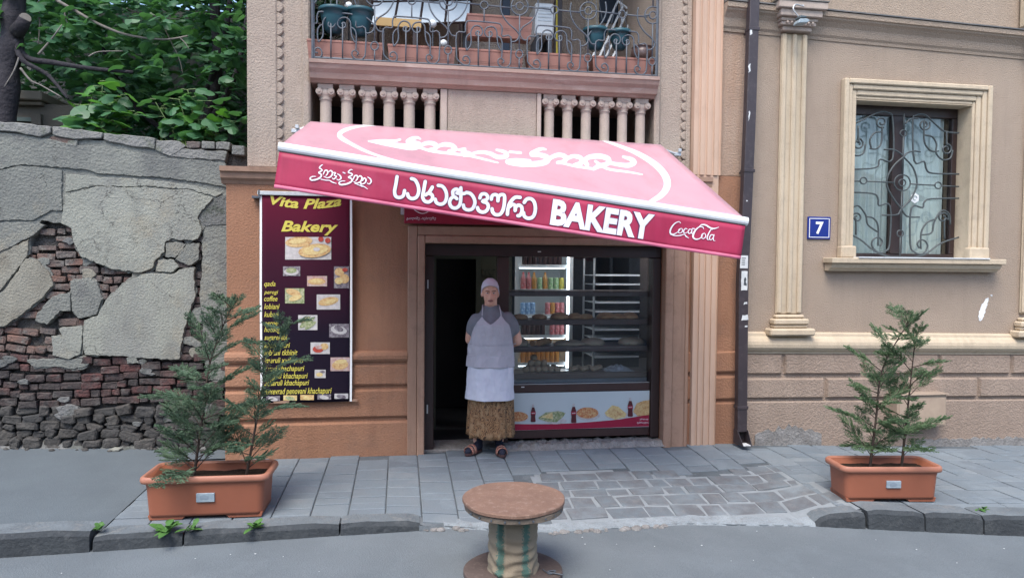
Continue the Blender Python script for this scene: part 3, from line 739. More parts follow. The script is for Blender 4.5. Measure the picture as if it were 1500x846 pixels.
hpart('sticker', 'white', lambda b: b.prism([(sx+.05*math.sin(i*PI/3), sz+.056*math.cos(i*PI/3)) for i in range(6)], .184, .188, 'y'), wn_)
hpart('sticker_print', mat('sticker_grey', (.35, .4, .38)), lambda b: b.tube([(sx+.022*math.cos(t*.5), .183, sz+.022*math.sin(t*.5)) for t in range(11)], .005, 5), wn_)
# paint smear and old marks on the wall
def smear(b):
    for q in ([(1447, 437, 3), (1443, 445, 7), (1440, 453, 8), (1437, 462, 8), (1436, 468, 4)], [(1452, 432, 2), (1453, 433, 2)]):
        v, f = ribbon(q, 4); b.add([P(px+rnd(-1, 1), py, -.004) for px, py in v], f)
hpart('paint_smear', 'white', smear)

# ---------------------------------------------------------------- window grille, number plate, downpipe, small wall things
gr = thing('window_grille', 'dark scrolled wrought iron grille over the cream framed window', 'grille', (5.03, .07, 1.83))
gz = lambda x, y: (1230+x/3.384, 140+y/3.384)
def gstroke(name, pts, r=.0088, k=4, closed=False):
    q = catmull([(*gz(*p), 0) for p in pts], k, closed)
    lim = lambda v: Vector((min(max(v.x, wx0+.008), wx1-.01), v.y, min(max(v.z, wz0+.014), wz1-.012)))
    b = MB(); b.tube([lim(P(p.x, p.y, .07)) for p in q], r, 6, closed); b.build(name, 'grille', gr, smooth=True)
def ringp(x, y, r, n=12): return [(x+r*math.cos(2*PI*i/n), y+r*math.sin(2*PI*i/n)) for i in range(n)]
def spir(x, y, r, a0, turns=1.3, sg=1): return [(x+r*(1-.7*i/10)*math.cos(a0+sg*turns*2*PI*i/10), y+r*(1-.7*i/10)*math.sin(a0+sg*turns*2*PI*i/10)) for i in range(11)]
for c in ((118, 422, 16), (488, 445, 16), (310, 432, 40), (310, 432, 17), (316, 187, 16), (300, 683, 16)): gstroke('ring', ringp(*c), .007, 2, True)
for a, c in (((20, 424), (100, 424)), ((135, 425), (268, 431)), ((350, 438), (470, 445)), ((506, 447), (590, 451)), ((319, 90), (317, 170)), ((316, 204), (310, 392)), ((308, 474), (301, 665)), ((300, 700), (298, 800))): gstroke('bar', [a, c], .0075, 1)
for q in ([(220, 268), (265, 268), (302, 288), (318, 305), (365, 360), (383, 435), (355, 510), (305, 562), (285, 590), (210, 592)],
          [(400, 280), (370, 275), (335, 285), (318, 302), (262, 355), (232, 430), (260, 500), (303, 558), (335, 598), (395, 602)]): gstroke('lyre_bar', q)
for q in ([(60, 365), (150, 362), (190, 350), (200, 316), (262, 315), (263, 120), (240, 86), (190, 85), (75, 140)],
          [(590, 389), (460, 385), (430, 365), (418, 326), (370, 324), (362, 130), (375, 100), (420, 95), (470, 138), (520, 178), (590, 186)],
          [(20, 478), (160, 485), (190, 510), (195, 545), (250, 548), (247, 735), (225, 770), (190, 777), (160, 745), (165, 715), (190, 702), (212, 722), (200, 745)],
          [(590, 509), (450, 512), (418, 530), (410, 555), (355, 558), (350, 735), (370, 775), (410, 785), (435, 750), (425, 722), (400, 715), (385, 735), (395, 755)],
          [(30, 678), (100, 712), (170, 768), (250, 800), (310, 806)], [(590, 702), (500, 732), (430, 782), (370, 801), (310, 807)]): gstroke('corner_bar', q)
for q in ([(80, 690), (79, 610)]+spir(85, 605, 26, 2.9), [(30, 600), (58, 562), (92, 546), (128, 590), (140, 640), (190, 676)], [(190, 745), (190, 645), (165, 607), (130, 600)],
          [(520, 712), (520, 615)]+spir(512, 605, 28, .3, 1.3, -1), [(548, 640), (543, 588), (505, 570), (468, 628), (455, 680), (405, 690)], [(402, 760), (404, 680), (430, 632), (470, 614)],
          [(92, 150), (92, 235)]+spir(90, 240, 28, -1.3), [(210, 150), (206, 235), (180, 264), (150, 262)], spir(208, 132, 29, 1.2), [(206, 180), (172, 186), (150, 220), (156, 260)], [(40, 270), (80, 298), (118, 285), (128, 240)],
          [(420, 120), (420, 230), (455, 275), (490, 275)], spir(420, 145, 30, -.5), [(420, 196), (458, 204), (480, 240), (478, 285), (510, 318), (548, 310), (560, 270)], [(530, 175), (530, 250)]+spir(528, 266, 28, -1.4), [(325, 140), (350, 118), (390, 112)]): gstroke('scroll_bar', q)

pz = [P(1183, 317, -.01), P(1216, 350.5, -.01)]
np_ = thing('number_plate', 'blue enamel house number plate with white 7', 'sign', ((pz[0].x+pz[1].x)/2, -.012, (pz[0].z+pz[1].z)/2))
px0, px1, pz1, pz0 = pz[0].x, pz[1].x, pz[0].z, pz[1].z
b = MB(); b.box(px0, px1, -.016, -.001, pz0, pz1); b.build('plate', mat('enamel_blue', (.012, .03, .22), (.012, .03, .19), 6, .25, spec=.6), np_, bevel=.004)
b = MB()
for e, w in ((.016, .006),):
    b.box(px0+e, px1-e, -.0185, -.0162, pz1-e-w, pz1-e); b.box(px0+e, px1-e, -.0185, -.0162, pz0+e, pz0+e+w)
    b.box(px0+e, px0+e+w, -.0185, -.0162, pz0+e+w, pz1-e-w); b.box(px1-e-w, px1-e, -.0185, -.0162, pz0+e+w, pz1-e-w)
b.build('border', 'white', np_)
v, f = fit2d(text2d('7', 1, 0, .03), px0+.085, px1-.08, pz0+.05, pz1-.05)
b = MB(); b.add([(p[0], -.019, p[1]) for p in v], f); b.build('numeral', 'white', np_)

dp = thing('downpipe', 'brown square metal downpipe between the two facades with torn stickers', 'pipe', (3.40, -.09, 0))
yb, yf = -.10, -.175
PX = [(P(px_, py_, yf).z, P(px_, py_, yf).x) for px_, py_ in ((1080.5, 640), (1081, 600), (1083, 380), (1091, 250), (1099, 5))]
pl = lambda z: pw(PX+[(6.2, PX[-1][1]+.02)], z)
b = MB(); vs = []; zz = (.14, .32, .9, 1.6, 2.4, 3.2, 4.4, 6.2)
for z in zz:
    x = pl(z)
    for dx, y in ((0, yf), (.098, yf), (.098, yb), (0, yb)): vs.append((x+dx, y, z))
b.add(vs, [(4*i+k, 4*i+(k+1) % 4, 4*i+4+(k+1) % 4, 4*i+4+k) for i in range(len(zz)-1) for k in range(4)]+[(0, 1, 2, 3)]); b.build('pipe', 'pipe', dp, bevel=.008, seg=2)
b = MB(); x = pl(.14)
vs = [(x-.004, yf-.004, .16), (x+.102, yf-.004, .16), (x+.102, yb, .16), (x-.004, yb, .16), (x+.01, yf-.10, .03), (x+.098, yf-.10, .03), (x+.102, yb, .03), (x-.004, yb, .03)]
b.add(vs, [(3, 2, 6, 7), (0, 3, 7, 4), (1, 5, 6, 2)]); b.add([(x+.01, yf-.10, .028), (x+.098, yf-.10, .028), (x+.102, yb, .028), (x-.004, yb, .028)], [(0, 1, 2, 3)])
b.build('shoe', 'pipe', dp, solid=.004)
b = MB(); b.box(x+.012, x+.09, yf-.095, yf-.0, .031, .036); b.build('shoe_lining', 'white_metal', dp)
for z in (.36, 2.62, 3.95):
    x = pl(z); b = MB(); b.box(x-.006, x+.104, yf-.006, yb+.006, z, z+.03); b.box(x+.03, x+.055, yb+.006, .0, z+.005, z+.025); b.build('clamp', 'pipe', dp, bevel=.003)
for k, (q, m) in enumerate((((1084, 374, 1101, 393), 'paper'), ((1086, 397, 1100, 425), 'paper'))):
    a, c = P(q[0], q[1], yf), P(q[2], q[3], yf); x = pl(a.z)
    b = MB(); b.prism(jag([(max(a.x, x+.006), c.z), (min(c.x, x+.084), c.z), (min(c.x, x+.084), a.z), (max(a.x, x+.006), a.z)], .03, .003, k), yf-.0035, yf-.001, 'y'); st = b.build('sticker', m, dp)
    b = MB()
    if k == 0:
        for j in range(4): b.box(x+.02, x+.02+rnd(.03, .055), yf-.0045, yf-.0036, a.z-.03-.02*j, a.z-.022-.02*j)
    else:
        b.prism(jag([(x+.045, a.z-.13), (x+.075, a.z-.14), (x+.065, a.z-.06), (x+.055, a.z-.055)], .02, .006, 9), yf-.0045, yf-.0036, 'y')
    b.build('sticker_print', mat('sticker_ink', (.06, .07, .08)), st)
def scrap(px, py, w, h, sd):
    a = P(px, py, yf); b = MB(); b.prism(jag([(a.x-w, a.z-h), (a.x+w, a.z-h*.6), (a.x+w*.8, a.z+h), (a.x-w*.7, a.z+h*.8)], .02, .008, sd), yf-.003, yf-.001, 'y'); b.build('torn_scrap', 'paper', dp)
for i, q in enumerate(((1091, 465, .035, .03), (1092, 444, .02, .012), (1093, 478, .015, .008), (1088, 420, .02, .006), (1100, 47, .01, .03), (1098, 100, .012, .045), (1097, 170, .006, .05), (1094, 294, .006, .006))): scrap(*q, i)

# small floodlight on the capital, wire, meter box
a = P(1172, 32, -.22)
fl = thing('wall_lamp', 'small pale clamp lamp hung on the pilaster capital', 'lamp', (a.x, a.y, a.z))
b = MB(); b.prism([(-.045, -.03), (.05, -.02), (.075, .0), (.05, .018), (-.03, .012)], -.05, .05, 'y'); b.xf(lambda p: (p[0]+a.x, p[1]+a.y, p[2]+a.z)); b.build('housing', mat('lamp_blue_grey', (.33, .40, .43), (.25, .3, .33), 12, .4), fl, bevel=.006)
b = MB(); b.prism([(-.03, .02), (.045, .028), (.05, .045), (-.02, .05)], -.04, .05, 'y'); b.xf(lambda p: (p[0]+a.x, p[1]+a.y, p[2]+a.z)); b.build('cover', mat('lamp_dark', (.07, .09, .1), None, 1, .4), fl, bevel=.006)
b = MB(); b.tube(catmull([(a.x, a.y+.02, a.z+.05), (a.x-.06, a.y+.02, a.z+.12), (a.x-.03, a.y+.03, a.z+.17), (a.x+.05, a.y+.03, a.z+.16), (a.x+.02, a.y+.04, a.z+.19)], 5), .006, 6); b.build('wire', 'galv', fl)
a, c = P(1306, 577, -.08), P(1376, 621, -.08)
mb = thing('meter_box', 'beige metal meter box on the rusticated base behind the sapling', 'meter box', ((a.x+c.x)/2, -.06, c.z))
b = MB(); b.box(a.x, c.x, -.17, -.041, c.z, a.z); b.build('case', mat('meter_beige', (.36, .28, .21), (.31, .24, .18), 6, .6, col3=(.22, .16, .12), scale3=20, amt3=.3), mb, bevel=.008)
b = MB(); b.box(a.x+.02, c.x-.02, -.176, -.171, c.z+.02, a.z-.03); b.build('door', mat('meter_door', (.38, .295, .22), (.33, .25, .19), 8, .6), mb, bevel=.004)
b = MB(); b.box(a.x-.015, c.x+.015, -.19, -.041, a.z+.001, a.z+.014); b.build('cap', 'stucco_right', mb, bevel=.003)

# ---------------------------------------------------------------- balcony railing
rl = thing('balcony_railing', 'ornate blue grey wrought iron railing along the balcony edge', 'railing', (.8, -.03, 3.494))
RY, RZ0 = -.03, 3.515
SC = .00096
def bay_pt(zx, zy): return ((zx-235)*SC, (655+.0535*(zx-235)-zy)*SC)
arch = [(405, 615), (380, 612), (378, 585), (408, 570), (437, 598), (438, 640), (415, 658), (370, 648), (325, 605), (315, 560), (315, 362), (393, 352), (396, 300), (406, 262), (440, 246), (690, 264), (735, 285), (746, 322), (747, 386), (828, 392), (829, 610), (815, 660), (780, 682), (735, 670), (710, 640), (712, 606), (738, 595), (765, 617), (752, 640)]
strokes = [('arch_bar', arch, 3), ('upright', [(520, 668), (520, 345)], 1), ('upright', [(624, 673), (624, 345)], 1),
    ('hook_bar', [(410, 520), (442, 480), (452, 430), (448, 350), (470, 302), (505, 288), (545, 305), (560, 342), (548, 376), (520, 386), (497, 370), (500, 346), (520, 340), (533, 355)], 4),
    ('hook_bar', [(738, 525), (708, 470), (698, 400), (694, 340), (670, 306), (635, 297), (595, 311), (578, 346), (590, 381), (620, 396), (648, 380), (647, 352), (628, 343), (615, 358)], 4),
    ('tear_bar', [(410, 520), (401, 470), (405, 405), (425, 372), (447, 362)], 4), ('tear_bar', [(700, 385), (732, 408), (746, 450), (746, 520), (742, 600)], 4),
    ('upright', [(573, 134), (573, 255)], 1), ('ring', [(573+36*math.cos(i*PI/6), 98+36*math.sin(i*PI/6)) for i in range(13)], 2), ('foot_bar', [(235, 300), (250, 350), (275, 382), (313, 386)], 4), ('foot_bar', [(912, 370), (900, 410), (870, 435), (829, 438)], 4),
    ('balloon_bar', [(240, 305), (268, 262), (343, 212), (393, 142), (415, 62), (405, -20)], 4), ('balloon_bar', [(907, 368), (880, 330), (800, 262), (750, 190), (728, 110), (737, 30)], 4),
    ('mid_bar', [(317, 72), (537, 95)], 1), ('mid_bar', [(609, 100), (832, 121)], 1)]
knot = [('upright', [(235, 150), (235, 478)], 1), ('upright', [(235, 556), (235, 655)], 1), ('ring', [(235+34*math.cos(i*PI/6), 517+38*math.sin(i*PI/6)) for i in range(13)], 2),
    ('medallion_ring', [(235+82*math.cos(i*PI/8), 68+82*math.sin(i*PI/8)) for i in range(17)], 2), ('medallion_ring', [(235+36*math.cos(i*PI/6), 68+36*math.sin(i*PI/6)) for i in range(13)], 2), ('mid_bar', [(153, 68), (199, 68)], 1), ('mid_bar', [(271, 68), (317, 72)], 1), ('upright', [(235, -14), (235, -560)], 1)]
KN = [-.885, -.235, .414, 1.064, 1.709, 2.334]
proto = {}
def put(idx, nm, pts, k, x0, cut):
    q = [bay_pt(*p) for p in pts]
    if k > 1: q = [(p.x, p.y) for p in catmull([(a, c, 0) for a, c in q], k)]
    if cut is not None:
        q = [p for p in q if x0+p[0] > cut]
        if len(q) < 3 and (k > 1 or len(q) < 2): return
    key = (idx, cut is not None)
    if cut is None and idx in proto:
        o = proto[idx].copy(); COL.objects.link(o)
    else:
        b = MB(); b.tube([(p[0], 0, p[1]) for p in q], .0070, 6); o = b.build(nm, 'iron', rl, local=True, smooth=True)
        if cut is None: proto[idx] = o
    o.location = Vector((x0, RY, RZ0))-WL[rl.name]
for bi, x0 in enumerate(KN[:-1]):
    for i, (nm, pts, k) in enumerate(strokes): put(i, nm, pts, k, x0, -.757 if bi == 0 else None)
for x0 in KN[1:]:
    for i, (nm, pts, k) in enumerate(knot):
        if x0 > 2.3: pts = [(min(p[0], 290), p[1]) for p in pts]
        put(100+i+(50 if x0 > 2.3 else 0), nm, pts, k, x0, None)
for nm, q, r in (('bottom_rail', [(-.77, RZ0), (2.385, RZ0)], .011), ('top_rail', [(-.77, RZ0+1.09), (2.385, RZ0+1.09)], .016), ('post', [(-.764, RZ0-.02), (-.764, RZ0+1.09)], .014), ('post', [(2.38, RZ0-.02), (2.38, RZ0+1.09)], .014), ('bottom_rail', [(-.77, RZ0+.012), (2.385, RZ0-.012)], .008)):
    b = MB(); b.tube([(a, RY+(.012 if r == .008 else 0), c) for a, c in q], r, 4 if r > .01 else 6); b.build(nm, 'iron', rl)
# ---------------------------------------------------------------- things on the balcony
M['tub'] = mat('pink_terracotta_plastic', (.29, .14, .11), (.25, .12, .095), 3, .6, .1, 30, .003, col3=(.24, .12, .1), scale3=9, amt3=.35)
def trough(px0, px1, ytop, Y0, label, hgt=None, zb=3.4945, dep=.17, grp='terracotta flower troughs on the balcony'):
    a = P(px0, ytop, Y0); c = P(px1, ytop, Y0); x0, x1 = a.x, c.x; h = hgt
    t = thing('flower_trough', label, 'planter', ((x0+x1)/2, Y0+dep/2, zb), group=grp)
    e = .02
    b = MB()
    lo = [(x0+e, Y0+e), (x1-e, Y0+e), (x1-e, Y0+dep-e), (x0+e, Y0+dep-e)]; hi = [(x0+.006, Y0+.006), (x1-.006, Y0+.006), (x1-.006, Y0+dep-.006), (x0+.006, Y0+dep-.006)]
    zt = zb+h
    b.add([(*p, zb) for p in lo]+[(*p, zt-.02) for p in hi], [(0, 1, 2, 3)]+[(i, (i+1) % 4, 4+(i+1) % 4, 4+i) for i in range(4)])
    b.build('tub', 'tub', t, solid=.005)
    for zr in (.35, .42):
        b = MB(); k = lerp(e, .006, zr); b.box(x0+k-.003, x1-k+.003, Y0+k-.004, Y0+k+.004, zb+h*zr, zb+h*zr+.006); b.build('rib', 'tub', t)
    b = MB()
    b.box(x0, x1, Y0, Y0+.012, zt-.022, zt); b.box(x0, x1, Y0+dep-.012, Y0+dep, zt-.022, zt); b.box(x0, x0+.012, Y0+.012, Y0+dep-.012, zt-.022, zt); b.box(x1-.012, x1, Y0+.012, Y0+dep-.012, zt-.022, zt)
    b.build('rim', 'tub', t, bevel=.004)
    b = MB(); b.box(x0+.014, x1-.014, Y0+.014, Y0+dep-.014, zt-.05, zt-.04); b.build('soil', 'soil', t)
trough(449, 561.5, 62, .0, 'leftmost terracotta flower trough on the balcony ledge', .195)
trough(567.5, 667.5, 66, .0, 'second terracotta flower trough from the left on the ledge', .19)
trough(671.5, 767.5, 74, .0, 'middle terracotta flower trough of the row on the ledge', .19)
trough(773, 864.5, 82, .0, 'second terracotta flower trough from the right on the ledge', .19)
trough(868, 959.5, 88, .0, 'rightmost terracotta flower trough on the balcony ledge', .19)
zt = P(735, 30, .08); zb_ = P(735, 57, .08)
trough(684, 781, 30, .03, 'terracotta flower trough hung high behind the middle of the railing', zt.z-zb_.z+.03, zb_.z, .18)
M['bowl'] = mat('teal_plastic', (.02, .075, .095), (.016, .06, .08), 5, .45, .1, 20, .003)
def bowl(px, py, wpx, hpx, label, Y=.05, mt='bowl'):
    a = P(px, py, Y); r = wpx*.5/160; h = hpx/158
    t = thing('hanging_bowl', label, 'flower bowl', (a.x, Y, a.z-h), group='teal plastic flower bowls on the balcony')
    b = MB(); b.lathe([(r*.42, -h), (r*.6, -h*.86), (r*.86, -h*.4), (r*.96, -h*.12), (r, -.03), (r*1.05, -.025), (r*1.05, 0), (r*.95, 0), (r*.9, -.04)], (a.x, Y, a.z), 20); b.build('bowl', mt, t, smooth=True)
    b = MB(); b.lathe([(r*.93, -.042), (r*.93, -.036)], (a.x, Y, a.z), 16); b.build('soil', 'soil', t)
    b = MB()
    for k in range(3):
        q = 2*PI*k/3+.4; b.tube([(a.x+r*math.cos(q), Y+r*math.sin(q), a.z), (a.x+r*.15*math.cos(q), Y+r*.15*math.sin(q), a.z+.34)], .003, 4)
    b.build('hanger', 'iron', t)
bowl(489, 14, 41, 34, 'leftmost teal flower bowl hanging behind the railing')
bowl(528, 15, 38, 37, 'teal flower bowl beside the leftmost one behind the railing')
bowl(872, 43, 36, 31, 'teal flower bowl above the right end of the troughs, left of its pair')
bowl(907.5, 46, 33, 28, 'teal flower bowl above the right end of the troughs, right of its pair')
a = P(941, 70, .25)
t = thing('brown_pot', 'glossy brown round pot at the right end of the balcony', 'pot', (a.x, .25, a.z-.15))
b = MB(); b.lathe([(.06, -.16), (.10, -.14), (.118, -.09), (.115, -.04), (.10, -.015), (.108, -.01), (.108, 0), (.09, 0), (.085, -.04)], (a.x, .25, a.z), 20); b.build('pot', mat('brown_glaze', (.10, .06, .055), (.14, .085, .075), 4, .3, spec=.6), t, smooth=True)
b = MB(); b.box(a.x-.12, a.x+.12, .19, .31, 3.4945, a.z-.162); b.build('stand', 'shelf_wood', t)
for px, py, lab in ((511, 9, 'white globe lamp behind the left teal bowls'), (634, 35, 'white globe lamp beside the leaning glazed sash'), (650, 64, 'white globe lamp just above the flower troughs')):
    a = P(px, py, .16); t = thing('globe_lamp', lab, 'lamp', (a.x, .16, a.z-.03), group='white globe lamps along the balcony')
    b = MB(); b.ball((a.x, .16, a.z), .036, .036, .036, 14, 10); b.build('globe', 'white_metal', t, smooth=True)
    b = MB(); b.tube([(a.x, .165, a.z-.03), (a.x, .19, 3.4945)], .007, 6); b.build('stem', 'iron', t)
# leaning glazed sash
sa = thing('glazed_sash', 'pale glazed sash with dark bars stored behind the left part of the railing', 'window sash', (.2, .8, 3.5))
o_ = [P(538, 38, .55), P(688, 33, .75), P(695, -60, 1.15), P(560, -60, 1.15)]
def qp(u, v): return o_[0].lerp(o_[1], u).lerp(o_[3].lerp(o_[2], u), v)
for i in range(4):
    for j in range(3):
        b = MB(); u0, u1, v0, v1 = i/4+.012, (i+1)/4-.012, j/3+.012, (j+1)/3-.012
        b.add([qp(u0, v0), qp(u1, v0), qp(u1, v1), qp(u0, v1)], [(0, 1, 2, 3)]); b.build('pane', mat('milky_pane', (.6, .66, .7), (.5, .57, .62), 6, .25), sa, solid=.006)
for i in range(5):
    b = MB(); b.tube([qp(i/4, 0), qp(i/4, 1)], .013, 4); b.build('bar', 'frame_dark', sa)
for j in range(4):
    b = MB(); b.tube([qp(0, j/3), qp(1, j/3)], .013, 4); b.build('bar', 'frame_dark', sa)
b = MB()
for u in (.1, .9): p = qp(u, 0); b.tube([(p.x, p.y, p.z), (p.x, p.y+.05, 3.4945)], .012, 4)
b.build('trestle', 'frame_dark', sa)
wb = thing('wood_board', 'yellow wooden board under the leaning glazed sash', 'board', (.05, .5, 3.75))
a, c = P(551, 22, .5), P(617, 41, .5)
b = MB(); b.box(a.x, c.x, .5, .53, c.z, a.z-.02); b.build('board', mat('pine', (.5, .33, .14), (.42, .26, .1), 6, .6, stretch=(.3, 1, 3)), wb)
b = MB(); b.box(a.x+.05, a.x+.08, .53, .56, 3.4945, c.z+.05); b.box(c.x-.08, c.x-.05, .53, .56, 3.4945, c.z+.05); b.build('leg', 'frame_dark', wb)
# air conditioner
a, c = P(783, 6, .95), P(810, 54, .95)
ac = thing('air_conditioner', 'cream outdoor air conditioner unit on the balcony', 'air conditioner', ((a.x+c.x)/2, 1.1, c.z))
b = MB(); b.box(a.x, c.x, .9, 1.28, c.z, a.z); b.build('case', 'white_metal', ac, bevel=.015)
for k in range(5):
    b = MB(); b.box(a.x+.03, c.x-.03, .893, .899, a.z-.05-.035*k, a.z-.038-.035*k); b.build('louvre', 'galv', ac)
b = MB(); b.box(a.x+.02, a.x+.05, .92, 1.26, 3.4945, c.z-.002); b.box(c.x-.05, c.x-.02, .92, 1.26, 3.4945, c.z-.002); b.build('bracket', 'iron', ac)
# back door, window and clothes rack
def lbox(name, m, p0, p1, Y, d=.03, parent=None):
    a, c = P(*p0, Y), P(*p1, Y); b = MB(); b.box(min(a.x, c.x), max(a.x, c.x), Y-d, Y, min(a.z, c.z), max(a.z, c.z)); return b.build(name, m, parent or bk, bevel=.004)
M['navy'] = mat('dark_blue_door', (.018, .032, .06), (.014, .025, .045), 4, .4)
lbox('balcony_door', 'navy', (878, -70), (912, 36), 1.298)
lbox('balcony_door', 'navy', (736, -70), (746, 80), 1.298); lbox('balcony_window', 'navy', (560, -90), (700, -30), 1.298)
lbox('door_frame', 'cream', (858, -70), (877, 60), 1.299, .02)
lbox('wall_post', 'frame_dark', (678, -60), (688, 80), 1.0); lbox('wall_post', 'frame_dark', (812, -60), (822, 90), 1.0)
b = MB(); b.tube([P(816, -50, .9), P(815.5, 40, .9), P(816, 100, .9)], .010, 6); b.build('conduit', mat('yellow_cable', (.45, .36, .05)), bk)
b = MB(); b.tube([P(825, 145, .8), P(824, 205, .8)], .010, 6); b.build('conduit', M['yellow_cable'] if 'yellow_cable' in M else mat('yellow_cable_low', (.35, .3, .08)), bk)
ra = thing('drying_rack', 'folded white drying rack leaning on the balcony wall at right', 'drying rack', (2.0, .6, 3.5))
for k in range(4):
    b = MB(); p = P(845+k*9, 75+k*2, .7); q = P(905+k*8, 2+k*6, .95); b.tube([(p.x, p.y, 3.4945+.01), q], .012, 5); b.build('rail', 'white_metal', ra)
b = MB(); b.tube([P(905, 2, .95), P(929, 20, .95)], .012, 5); b.build('crossbar', 'white_metal', ra)
# leafy pot plant at the left end
def leaf_cloud(b, centre, rad, n, size, seed, up=.3):
    rs = random.Random(seed)
    for i in range(n):
        d = Vector((rs.gauss(0, 1), rs.gauss(0, 1), rs.gauss(0, 1))); d = d.normalized()*rs.random()**.4
        p = Vector(centre)+Vector((d.x*rad[0], d.y*rad[1], d.z*rad[2]))
        s = size*rs.uniform(.6, 1.2); nrm = Vector((rs.gauss(0, .6), rs.gauss(0, .6)-.4, rs.uniform(.2, 1)+up)).normalized()
        t = nrm.orthogonal().normalized(); t = Matrix.Rotation(rs.uniform(0, 2*PI), 3, nrm) @ t; w = nrm.cross(t)
        b.add([p-t*s*.5, p+w*s*.32+nrm*s*.08, p+t*s*.55-nrm*s*.08, p-w*s*.32+nrm*s*.08], [(0, 1, 2), (0, 2, 3)])
M['leaf_dark'] = mat('dark_leaf', (.018, .05, .022), (.03, .075, .03), 6, .5, spec=.4)
bp = thing('balcony_plant', 'dark leafy plant at the left end of the balcony', 'plant', (-.66, .3, 3.4945))
b = MB(); leaf_cloud(b, (-.68, .3, 3.95), (.13, .15, .38), 420, .075, 3); f_ = b.build('foliage', 'leaf_dark', bp); f_['kind'] = 'stuff'
b = MB(); b.lathe([(.07, 0), (.1, .16), (.105, .17)], (-.68, .3, 3.4945), 14); b.build('pot', 'tub', bp)
b = MB(); b.tube([(-.68, .3, 3.6), (-.66, .3, 3.9), (-.7, .3, 4.25)], .012, 5); b.build('stem', 'shelf_wood', bp)

# ---------------------------------------------------------------- crumbling garden wall
WY = .35
ow = thing('crumbling_wall', 'crumbling grey plaster wall with exposed bricks and rubble foot', 'wall', (-2.9, .6, 0))
W = lambda x, y, Y=WY: (P(x, y, WY).x, P(x, y, WY).z)
XWL = -6.5
wtop = lambda x: pw([(-3.45, 2.86), (-2.9, 2.83), (-2.3, 2.78), (-1.45, 2.74)], x)
b = MB(); pts = [(XWL, -.2), (-1.505, -.2), (-1.33, 2.55), (-1.33, wtop(-1.5)-.03)]+[(x, wtop(x)-.03) for x in (-2.0, -2.6, -3.2, -3.8)]+[(XWL, 2.9)]
b.prism(pts, .435, .78, 'y'); b.build('core', 'mortar', ow)
patches = [
 ('plaster', [(-260,196),(0,194),(40,198),(70,203),(110,212),(150,215),(190,222),(250,232),(300,236),(332,240),(332,274),(300,268),(250,261),(190,257),(145,254),(128,249),(93,246),(60,243),(30,241),(0,248),(-260,250)], .010),
 ('plaster', [(-260,252),(0,249.5),(30,243),(60,245),(91,249),(91,309),(75,308),(63,315),(50,322),(0,323),(-260,330)], .006),
 ('plaster', [(0,326),(56,325),(66,330),(44,347),(0,369),(-260,420),(-260,333)], .004),
 ('plaster_warm', [(0,372),(42,350),(40,374),(33,384),(20,400),(5,420),(0,425),(-120,470),(-260,470),(-260,425)], .0),
 ('plaster_warm', [(38,379),(55,382),(72,400),(78,418),(61,437),(31,461),(6,478),(0,478),(-70,500),(-70,455),(0,429),(8,422),(22,403)], .004),
 ('plaster_pale', [(96,283),(118,279),(142,273),(190,275),(215,274),(245,277),(275,278),(313,290),(294,311),(290,320),(296,335),(290,350),(283,352),(265,352),(252,349),(243,354),(241,369),(228,381),(224,393),(205,399),(180,396),(165,394),(150,388),(118,375),(108,353),(105,335),(90,327),(93,310)], .014),
 ('plaster_pale', [(96,254),(118,257),(130,257),(145,260),(190,261),(245,266),(275,270),(326,283),(316,288),(275,276.5),(245,275.5),(215,272.5),(190,273.5),(142,271.5),(117,277),(96,281)], .004),
 ('plaster', [(243,356),(262,354.5),(272,358),(256,377.5),(242,376)], .002),
 ('plaster', [(273.5,357),(292,356),(291,380),(278,389),(257,379)], .004),
 ('plaster_pale', [(231,381),(254,380),(262,391),(250,399),(229,397)], .0),
 ('plaster_pale', [(210,401),(230,400),(250,402),(263,395),(278,392),(285,393),(284,405),(287,430),(280,450),(276,462),(268,490),(263,526),(240,526),(200,523),(165,520.5),(135,519.5),(124,519),(121.5,502),(123.5,469),(143,462),(158,437),(187,412)], .008),
 ('plaster', [(103,412),(129,406),(141,412),(151,437),(141,460),(115,466),(106,455),(104.5,434)], .008),
 ('plaster', [(77,434),(103.5,429),(103.5,455),(88,455),(69,475),(51,469),(55,458)], .004),
 ('plaster_pale', [(75,492),(92,492),(86,481),(120,477),(120.5,501),(118,518),(101,526),(77,520)], .002),
 ('plaster', [(38,530),(60,526),(100,527),(120,522),(132,530),(125,536),(105,541),(85,537),(50,538)], -.012),
 ('plaster_dark', [(317,290),(333,285),(333,329),(300,330),(292,322),(295,312)], -.004),
 ('plaster', [(300,333),(333,331),(333,470),(303,472),(296,440),(299,400),(296,360)], -.012),
 ('plaster', [(303,474),(333,472),(333,560),(306,555),(300,520)], -.014),
 ('plaster', [(284,455),(294,450),(296,470),(286,478),(280,468)], -.004),
]
PP = []
for poly in ([(-260,196),(0,190),(330,225),(333,330),(300,332),(285,350),(240,352),(222,388),(118,372),(105,330),(60,322),(40,345),(0,372),(-260,420)], [(300,332),(333,330),(333,520),(300,520),(292,440)]):
    b = MB(); b.prism([W(*p) for p in jag(poly, 9, 1.5, 77)], .359, .437, 'y'); b.build('under_plaster', 'plaster', ow)
